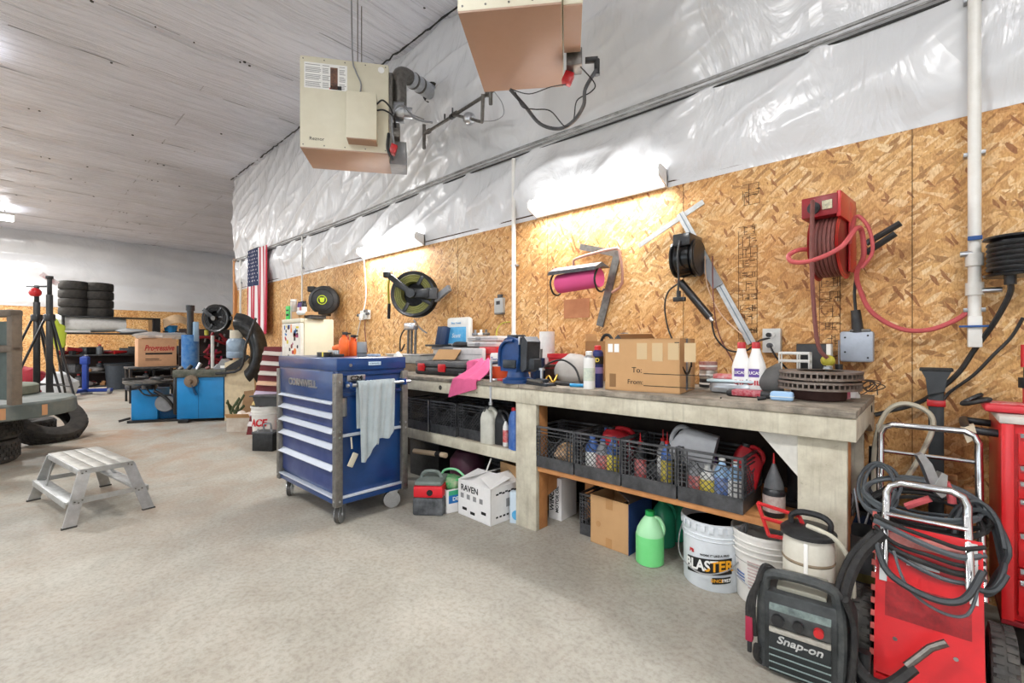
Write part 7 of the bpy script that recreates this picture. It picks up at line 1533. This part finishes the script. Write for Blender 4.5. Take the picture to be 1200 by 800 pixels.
q = fl(103, 453); t = thing('bucket', 'white bucket on the floor behind the blue engine stand', 'bucket', (q.x-.4, q.y, 0)); MB().lathe([(0, 0), (.13, 0), (.15, .34), (.14, .34), (.12, .01)], n=24).build('pail_body', WHITE, t); MB().lathe([(.15, .31), (.158, .33), (.15, .34)], n=24).build('rim', WHITE, t)
t = thing('steel_post', 'thin pale post between the blue stand and trash can', 'post', (onX(100, 400, -15.6).x, onX(101, 400, -15.6).y, 0)); MB().cyl((0, 0, 0), (0, 0, .98), .035).build('shaft', GREY, t); MB().cyl((0, 0, 0), (0, 0, .03), .12).build('base', GREY, t)
# table with lettered carton
TX = -12.4; ya, yb = onX(150, 400, TX).y, onX(212, 400, TX).y
t = thing('steel_table', 'dark steel table with junk under it carrying the lettered carton', 'table', (TX, ya, 0)); MB().box(-.6, 0, 0, yb-ya, .72, .76, .004).build('tabletop', DGREY, t)
for x in (-.58, -.05):
    for y in (.04, yb-ya-.06): MB().box(x, x+.04, y-.02, y+.02, 0, .72, .002).build('leg', BLKM, t)
MB().box(-.58, -.03, .02, yb-ya-.02, .25, .28).build('low_shelf', BLKM, t)
for k in range(5):
    t = thing('engine_part', ['dark cast part at the left under the steel table', 'rusty lump second from left under the steel table', 'dark cast part in the middle under the steel table', 'grey lump right of middle under the steel table', 'dark cast part at the right end under the table'][k], 'part', (TX-.22, ya+.12+.27*k, .282)); MB().blob((0, 0, .1), .14, .13, .13, .3, 8, 18, seed=60+k).build('casting', [DGREY, BRNHOSE, BLK, GREY, DSTEEL][k], t); MB().cyl((0, 0, .1), (0, -.05, .28), .035).build('spigot', DSTEEL, t)
c0, c1 = onX(162, 429, TX-.05), onX(207, 429, TX-.05); L = c1.y-c0.y
t = thing('cardboard_box', 'tan shipping carton with red script lettering on the steel table', 'box', (TX-.05, c0.y, .762)); MB().box(-.42, 0, 0, L, 0, .60, .004).build('carton', M('far_carton', '#cda07c', .8, dirt=.15), t)
text('Progressive', .17, M('carton_red', '#b3262c', .6), t, (.002, L*.54, .40), RIGHT, bold=.004, shear=.3, sx=.66); MB().box(0, .002, .12, L-.08, .26, .30).build('black_stripe', INK, t); MB().box(0, .002, .12, .36, .16, .175).build('small_print', INK, t); MB().box(0, .002, .12, .40, .13, .14).build('small_print', INK, t)
for s in (0, 1): MB().box(-.42, .0, .03+s*.03, L*(.5)-.02+s*L*.4, .602, .612+.01*s, 0).build('flap', M('far_carton'), t)
o = MB().blob((0, 0, .05), .18, .5, .09, .35, 6, 24, seed=71).build('plastic_film', CLEAR, loc=(TX-.25, c0.y+L*.62, .762+.615)); tag(o, 'crumpled clear film lying on top of the lettered carton', 'film')
# things along the wall right of the shelving
q = onX(207, 384, -16.75); q.z = z2+.36; t = thing('cardboard_flap', 'bent brown board leaning over the shelving near the blue column', 'cardboard', q); m = MB(); m.sheet(lambda u, v: (.25*v, -.34+.68*u, .16*math.sin(u*PI)+.05-.25*v), 14, 4, .012); m.build('board', M('pale_board', '#c9ab88', .8, dirt=.3), t); MB().box(-.01, .02, -.33, .33, -.32, -.28).build('stay', BLK, t)
q = onX(200, 393, -16.85); q.z = z2+.122; t = thing('bucket', 'small blue bucket on the shelf below the bent board', 'bucket', q); MB().lathe([(0, -.12), (.14, -.12), (.17, .12), (.15, .12), (.12, -.1)], n=22).build('pail_body', TBLUE, t); MB().lathe([(.17, .10), (.18, .12), (.17, .13)], n=22).build('rim', TBLUE, t)
wx = [(241, 395), (249, 390), (256, 400), (244, 408), (262, 396), (252, 414), (267, 404), (258, 422), (270, 414), (246, 421)]
t = thing('tool_rack', 'dark rack on the end wall hung with red hydraulic tools', 'rack', onX(255, 430, -13.2)); RKo = t.location.copy(); MB().box(-.03, 0, -.8, .8, -.7, .95, .004).build('back_board', M('rack_dark', '#3a2f2c', .8), t)
for z in (-.2, .3, .75): MB().box(0, .22, -.8, .8, z-.03, z).build('rail', BLKM, t)
for k, (px, py) in enumerate(wx):
    q = onX(px, py, -12.9); t = thing('hydraulic_tool', 'dark red hydraulic tool on the end rack ' + ['at upper left', 'at top middle', 'in the middle', 'at left centre', 'right of top middle', 'below the middle', 'at right centre', 'low in the middle', 'at lower right', 'at lower left'][k], 'tool', q, 0, 'red tools on the end rack'); a = k*1.3
    MB().tube([(0, -.18*math.cos(a), -.12*math.sin(a)), (0.03, 0, 0), (0, .2*math.cos(a*1.1), .16*math.sin(a))], .032, 8, smooth=3).build('body', REDD, t); MB().cyl((0, -.02, -.12), (0, .03, .10), .022).build('cylinder', [DSTEEL, M('magenta_tool', '#a82a52', .5)][k % 2], t)
q = P(249, 418, 10.6); t = thing('fluorescent_tube', 'white tube standing upright left of the tan machine', 'tube', (q.x, q.y, .55)); MB().cyl((0, 0, 0), (0, 0, .90), .035).build('tube', WHITE, t); MB().cyl((0, 0, -.55), (0, 0, 0), .045).build('stand', BLK, t)
# ---------------------------------------------------------------- tyre changer (left)
q = fl(183, 494); t = thing('tyre_changer', 'low blue tyre changer with round turntable, left of the larger blue cabinet', 'tyre changer', (q.x-.25, q.y+.10, 0), R(62))
MB().box(-.30, .05, -.28, .25, .04, .52, .012).build('cabinet', TBLUE, t); MB().box(.05, .32, -.22, .25, .04, .40, .01).build('rear_cabinet', M('deep_blue', '#14507e', .5, dirt=.5), t)
MB().box(-.34, .36, -.32, .30, 0, .04, .004).build('base_plate', BLKM, t)
MB().lathe([(.0, .60), (.30, .60), (.34, .63), (.34, .66), (.30, .67), (0, .68)], (-.12, -.1, 0), 36).build('turntable', DSTEEL, t)
for k in range(4):
    a = PI/4+k*PI/2; MB().box(.08, .36, -.03, .03, .68, .72, .005, rot=Matrix.Rotation(a, 4, 'Z'), piv=(0, 0, 0)).build('jaw', BLK, t, loc=(-.12, -.1, 0))
MB().cyl((-.12, -.1, .5), (-.12, -.1, .62), .10).build('spindle', BLKM, t)
MB().lathe([(0, -.02), (.13, -.02), (.14, 0), (.13, .03), (0, .03)], (.16, -.30, .30), 26, ax=(0, 1, 0)).build('bead_shoe', GREY, t)
MB().tube([(.02, -.30, .50), (.20, -.36, .38), (.30, -.30, .18)], .025, 8, smooth=4).build('bead_arm', BLKM, t); MB().tube([(-.30, -.30, .08), (-.42, -.38, .05)], .02).build('foot_pedal', BLKM, t)
for k in range(3): MB().tube([(-.2+.1*k, -.28, .55), (-.1+.1*k, -.34, .45), (.05+.1*k, -.30, .42)], .012, 6, smooth=3).build('hose', BLK, t)
# blue tower with black rod
q = P(223, 432, 8.3); t = thing('blue_column', 'blue cylinder column with a black rod rising behind the blue cabinet', 'column', (q.x, q.y, 0)); zz = 1.27-.47
MB().cyl((0, 0, .0), (0, 0, .75), .09, n=22).build('pedestal', BLKM, t); MB().cyl((0, 0, .75), (0, 0, 1.42), .135, n=30).build('blue_cylinder', M('column_blue', '#1e66a8', .45, dirt=.5, dcol='#7fa5c4', scale=12), t)
MB().cyl((0, 0, 1.2), (0, 0, 1.93), .055, n=16).build('rod', BLKM, t); MB().cyl((0, 0, 1.86), (0, 0, 1.96), .07, n=16).build('rod_cap', BLKM, t)
MB().box(.06, .16, .02, .10, 1.30, 1.66, .015).build('side_tube', M('steel_blue', '#8aa6bd', .4, .3), t)
# ---------------------------------------------------------------- blue cabinet wheel machine
a, b2 = fl(207, 495), fl(262, 494); ax = b2-a; L = ax.length; rz = math.atan2(ax.y, ax.x)
t = thing('wheel_machine', 'boxy bright blue wheel balancer cabinet with a round brown disc on its front', 'wheel balancer', (a.x, a.y, 0), rz+R(7)); L = L*.95
MB().box(0, L, 0, .45, .05, .72, .012).build('cabinet', TBLUE, t); MB().box(L*.46, L*.466, -.003, .0, .05, .72).build('panel_seam', M('deep_blue'), t)
MB().box(-.06, .02, .0, .5, .12, .72, .03).build('side_cowl', BLKM, t); MB().box(-.05, L+.04, -.03, .5, .72, .84, .01).build('top_tray', M('oily_steel', '#4b4f45', .5, .3, dirt=.6, dcol='#8a8478', scale=12), t)
MB().lathe([(0, -.10), (.03, -.10), (.04, -.05), (.095, -.045), (.10, .0), (.06, .02)], (L*.33, -.02, .66), 28, ax=(0, 1, 0)).build('spindle_disc', M('brass_disc', '#8d7a66', .5, .4, dirt=.4), t)
MB().tube([(L*.36, -.05, .60), (L*.40, -.04, .50), (L*.44, -.03, .44)], .02, 8).build('pedal_arm', M('deep_blue'), t); MB().box(L*.08, L*.30, -.1, .0, .0, .06, .01).build('foot_pedal', BLKM, t)
MB().box(L, L+.03, .05, .40, .1, .72, .01).build('rear_cowl', BLKM, t)
for k in range(5): 
    m = MB(); m.cyl((-.02+.13*k, .12, .84), (-.02+.13*k+.05, .14, .88+.03*(k % 3)), .03); o = m.build('weight_box', [DSTEEL, BLK, STEEL, BRNHOSE, GREY, BLK][k], t)
t = thing('toolbox', 'small grey angled metal box on the blue cabinet tray', 'box', Vector((a.x, a.y, .842)) + Matrix.Rotation(rz, 3, 'Z') @ Vector((L*.72, .15, 0)), rz); MB().prism([(0, 0), (.30, 0), (.26, .10), (.12, .17)], 0, .18, 'y').build('box_body', GREY, t); MB().box(.10, .24, -.002, 0, .02, .06).build('label', PAPER, t)
# tan column machine with hood
q = fl(285, 492); t = thing('wheel_balancer', 'tan column wheel balancer with a big black curved hood', 'wheel balancer', (q.x-.1, q.y+.05, 0), R(50)); TN = M('balancer_tan', '#dccba9', .5, dirt=.3, dcol='#8f7a60')
m = MB(); m.prism([(-.24, 0), (.20, 0), (.22, .55), (.20, .80), (.10, .98), (-.05, 1.02), (-.24, .95)], -.15, .25, 'y'); m.build('body', TN, t)
MB().prism([(.0, .02), (.20, .05), (.21, .50), (.06, .48)], -.156, -.15, 'y').build('lower_panel', M('leather_brown', '#a5835f', .6, dirt=.3), t)
# hood: crescent swept sheet
def hood(u, v):
    a = R(-58) + R(150)*u; ro, ri = .64, .30
    wid = .16*math.sin(PI*min(1, max(0, u*.9+.08)))+.02
    rr = ri + (ro-ri)*v; thick = .17*math.sin(PI*v)
    return Vector((-.08 + math.cos(a)*rr*.72, -.06 - thick*.8, 1.12 + math.sin(a)*rr))
MB().sheet(hood, 36, 10, .012).build('hood', M('hood_black', '#1b1c1d', .28, dirt=.3, dcol='#5a5a5a', coat=.3), t)
m = MB(); m.tube([hood(i/30, 0) for i in range(31)], .02, 6); m.build('hood_rim', M('hood_edge', '#55504a', .5), t)
MB().tube([(.28, -.25, 1.68), (.15, -.30, 1.25), (.05, -.28, .85), (-.35, -.2, .78)], .022, 8, smooth=4).build('hood_arm', BLK, t)
MB().prism([(-.22, .86), (-.14, .92), (.12, 1.08), (.16, 1.04), (-.06, .84), (-.20, .82)], -.20, -.155, 'y').build('clamp', BLK, t)
q2 = P(281, 415, 8.0)
t = thing('water_jug', 'clear bluish ribbed jug with a cream neck standing on the tan balancer', 'jug', (t.location.x-.02+.02, t.location.y-.12, 1.025)); MB().lathe([(0, 0), (.135, 0), (.145, .02), (.145, .10), (.14, .11), (.145, .12), (.145, .27), (.11, .32), (.06, .33)], n=26).build('jug_body', M('jug_blue', '#8fa2b4', .25, dirt=.5, dcol='#5c6a7a', scale=8), t); MB().lathe([(.09, .32), (.10, .34), (.095, .44), (.10, .46), (.0, .46)], n=22).build('neck', M('jug_cream', '#d6cfbc', .5, dirt=.3), t)
# ---------------------------------------------------------------- by the corner
q = fl(300, 511); t = thing('bucket', 'white bucket with big red letters beside the red slatted rack', 'bucket', (q.x, q.y+.12, 0), R(18)); rA = .175
MB().lathe([(0, 0), (rA*.87, 0), (rA*.88, .01), (rA, .40), (rA*.97, .40), (rA*.85, .02)], n=36).build('pail_body', M('bucket_white'), t)
for z in (.30, .34): MB().lathe([(rA*.965, z-.006), (rA*1.04, z), (rA*.985, z+.006)], n=36).build('rib', M('bucket_white'), t)
MB().lathe([(rA*.99, .385), (rA*1.05, .39), (rA*1.05, .41), (rA*.98, .41)], n=36).build('rim', WHITE, t)
o = text('ACE', .13, M('ace_red', '#c8202a', .5), t, (0, 0, .19), wrap=rA*.955, bold=.006, shear=.2, sx=.9); o.rotation_euler = (0, 0, R(18))
t = thing('grey_tray', 'grey plastic drain tray sitting on the red lettered bucket', 'tray', (q.x+.06, q.y+.18, .412), R(40)); MB().prism([(-.15, 0), (.15, 0), (.19, .13), (.21, .14), (-.21, .14), (-.19, .13)], -.13, .13, 'y').build('tray_body', M('tray_grey', '#4e4f50', .6, dirt=.4), t); MB().box(-.22, .22, -.16, .16, .13, .145, .003).build('rim', DGREY, t)
q = fl(305, 529); t = thing('car_battery', 'black car battery with a lifting strap on the floor before the bucket', 'battery', (q.x, q.y+.02, 0), R(35)); MB().box(-.13, .13, 0, .18, 0, .20, .006).build('battery_case', BLK, t); MB().box(-.135, .135, -.005, .185, .20, .225, .005).build('top_cover', DGREY, t)
for x in (-.09, .09): MB().cyl((x, .05, .22), (x, .05, .25), .012).build('terminal', STEEL, t)
MB().tube([(-.04, .09, .22), (-.04, .09, .30), (.04, .09, .31), (.05, .09, .22)], .012, smooth=4).build('strap', GREY, t)
q = fl(274, 507); t = carton('cardboard_box', 'torn open carton of crumpled paper left of the red lettered bucket', (q.x-.15, q.y-.05, 0), R(45), .33, .28, .20, M('printed_carton', '#d8d2c6', .8, dirt=.5, dcol='#9c6f48', scale=7)); flap(t, CARD, (.33, .0, .20), (.33, .28, .20), (1, 0, 0), R(50), .12); flap(t, CARD, (0, 0, .20), (.33, 0, .20), (0, -1, 0), R(40), .08); MB().blob((.16, .14, .17), .13, .11, .10, .4, 12, 22, seed=81).build('paper', M('paper_cream', '#e5d9cd', .9), t)
o = MB(); 
for k in range(7): o.tube([(0, 0, 0), (.06*math.cos(k), .06*math.sin(k), .12), (.13*math.cos(k*1.3), .13*math.sin(k*1.3), .16+.02*k)], .016, 6, smooth=3)
q = fl(277, 500); o = o.build('cable_heap', M('moss_cable', '#4d5a3c', .7, dirt=.4), loc=(q.x-.25, q.y+.05, .0)); o.scale = (1, 1, 1.6); tag(o, 'heap of dark green cables above the torn carton', 'cables')
# red slatted rack leaning on the wall
q = fl(318, 512); t = thing('slatted_rack', 'dark red leaning rack with pale slats between the corner and the blue cart', 'rack', (q.x-.27, q.y+.02, 0), R(52)); 
hR = 1.22; wB = .50
SLc = ['#d8d3d3', '#cfc3cf', '#e3c884', '#cdbfd4', '#e0b99a', '#d4cfc4', '#d8d3cc', '#d3c9c2']
def rk(x, z): return Vector((x + .07*z, .16*z, z))
MB().add([rk(-wB/2, 0), rk(wB/2, 0), rk(wB/2-.02, hR), rk(-wB/2+.08, hR), rk(-wB/2, 0)+Vector((0, .05, 0)), rk(wB/2, 0)+Vector((0, .05, 0)), rk(wB/2-.02, hR)+Vector((0, .05, 0)), rk(-wB/2+.08, hR)+Vector((0, .05, 0))], [(0,1,2,3), (7,6,5,4), (0,4,5,1), (1,5,6,2), (2,6,7,3), (3,7,4,0)]).build('back_panel', M('maroon_panel', '#6e1b20', .5), t)
for k in range(8):
    z = .14 + .14*k; p0, p1 = rk(-wB/2+.02+.01*k, z), rk(wB/2-.02, z-.03); MB().add([p0+Vector((0, -.07, -.015)), p1+Vector((0, -.07, -.015)), p1+Vector((0, .0, .025)), p0+Vector((0, 0, .025)), p0+Vector((0, -.07, .0)), p1+Vector((0, -.07, 0)), p1+Vector((0, .0, .04)), p0+Vector((0, 0, .04))], [(0,1,2,3), (7,6,5,4), (0,4,5,1), (1,5,6,2), (2,6,7,3), (3,7,4,0)]).build('slat', M('slat_%d' % k, SLc[k], .5), t)
MB().add([rk(wB/2-.02, 0)+Vector((0, -.22, 0)), rk(wB/2-.02, 0), rk(wB/2-.02, .75), rk(wB/2, 0)+Vector((0, -.22, 0)), rk(wB/2, 0), rk(wB/2, .75)], [(0,1,2), (5,4,3), (0,3,4,1), (1,4,5,2), (2,5,3,0)]).build('side_plate', M('rack_red', '#b3202a', .4), t)
q = fl(327, 527); t = thing('small_tin', 'small dark tin on the floor at the left of the blue cart', 'tin', (q.x-.05, q.y+.25, 0), .3); MB().box(-.08, .08, -.06, .06, 0, .16, .006).build('tin_body', DGREY, t); MB().box(-.085, .085, -.065, .065, .16, .175, .004).build('lid', BLK, t)
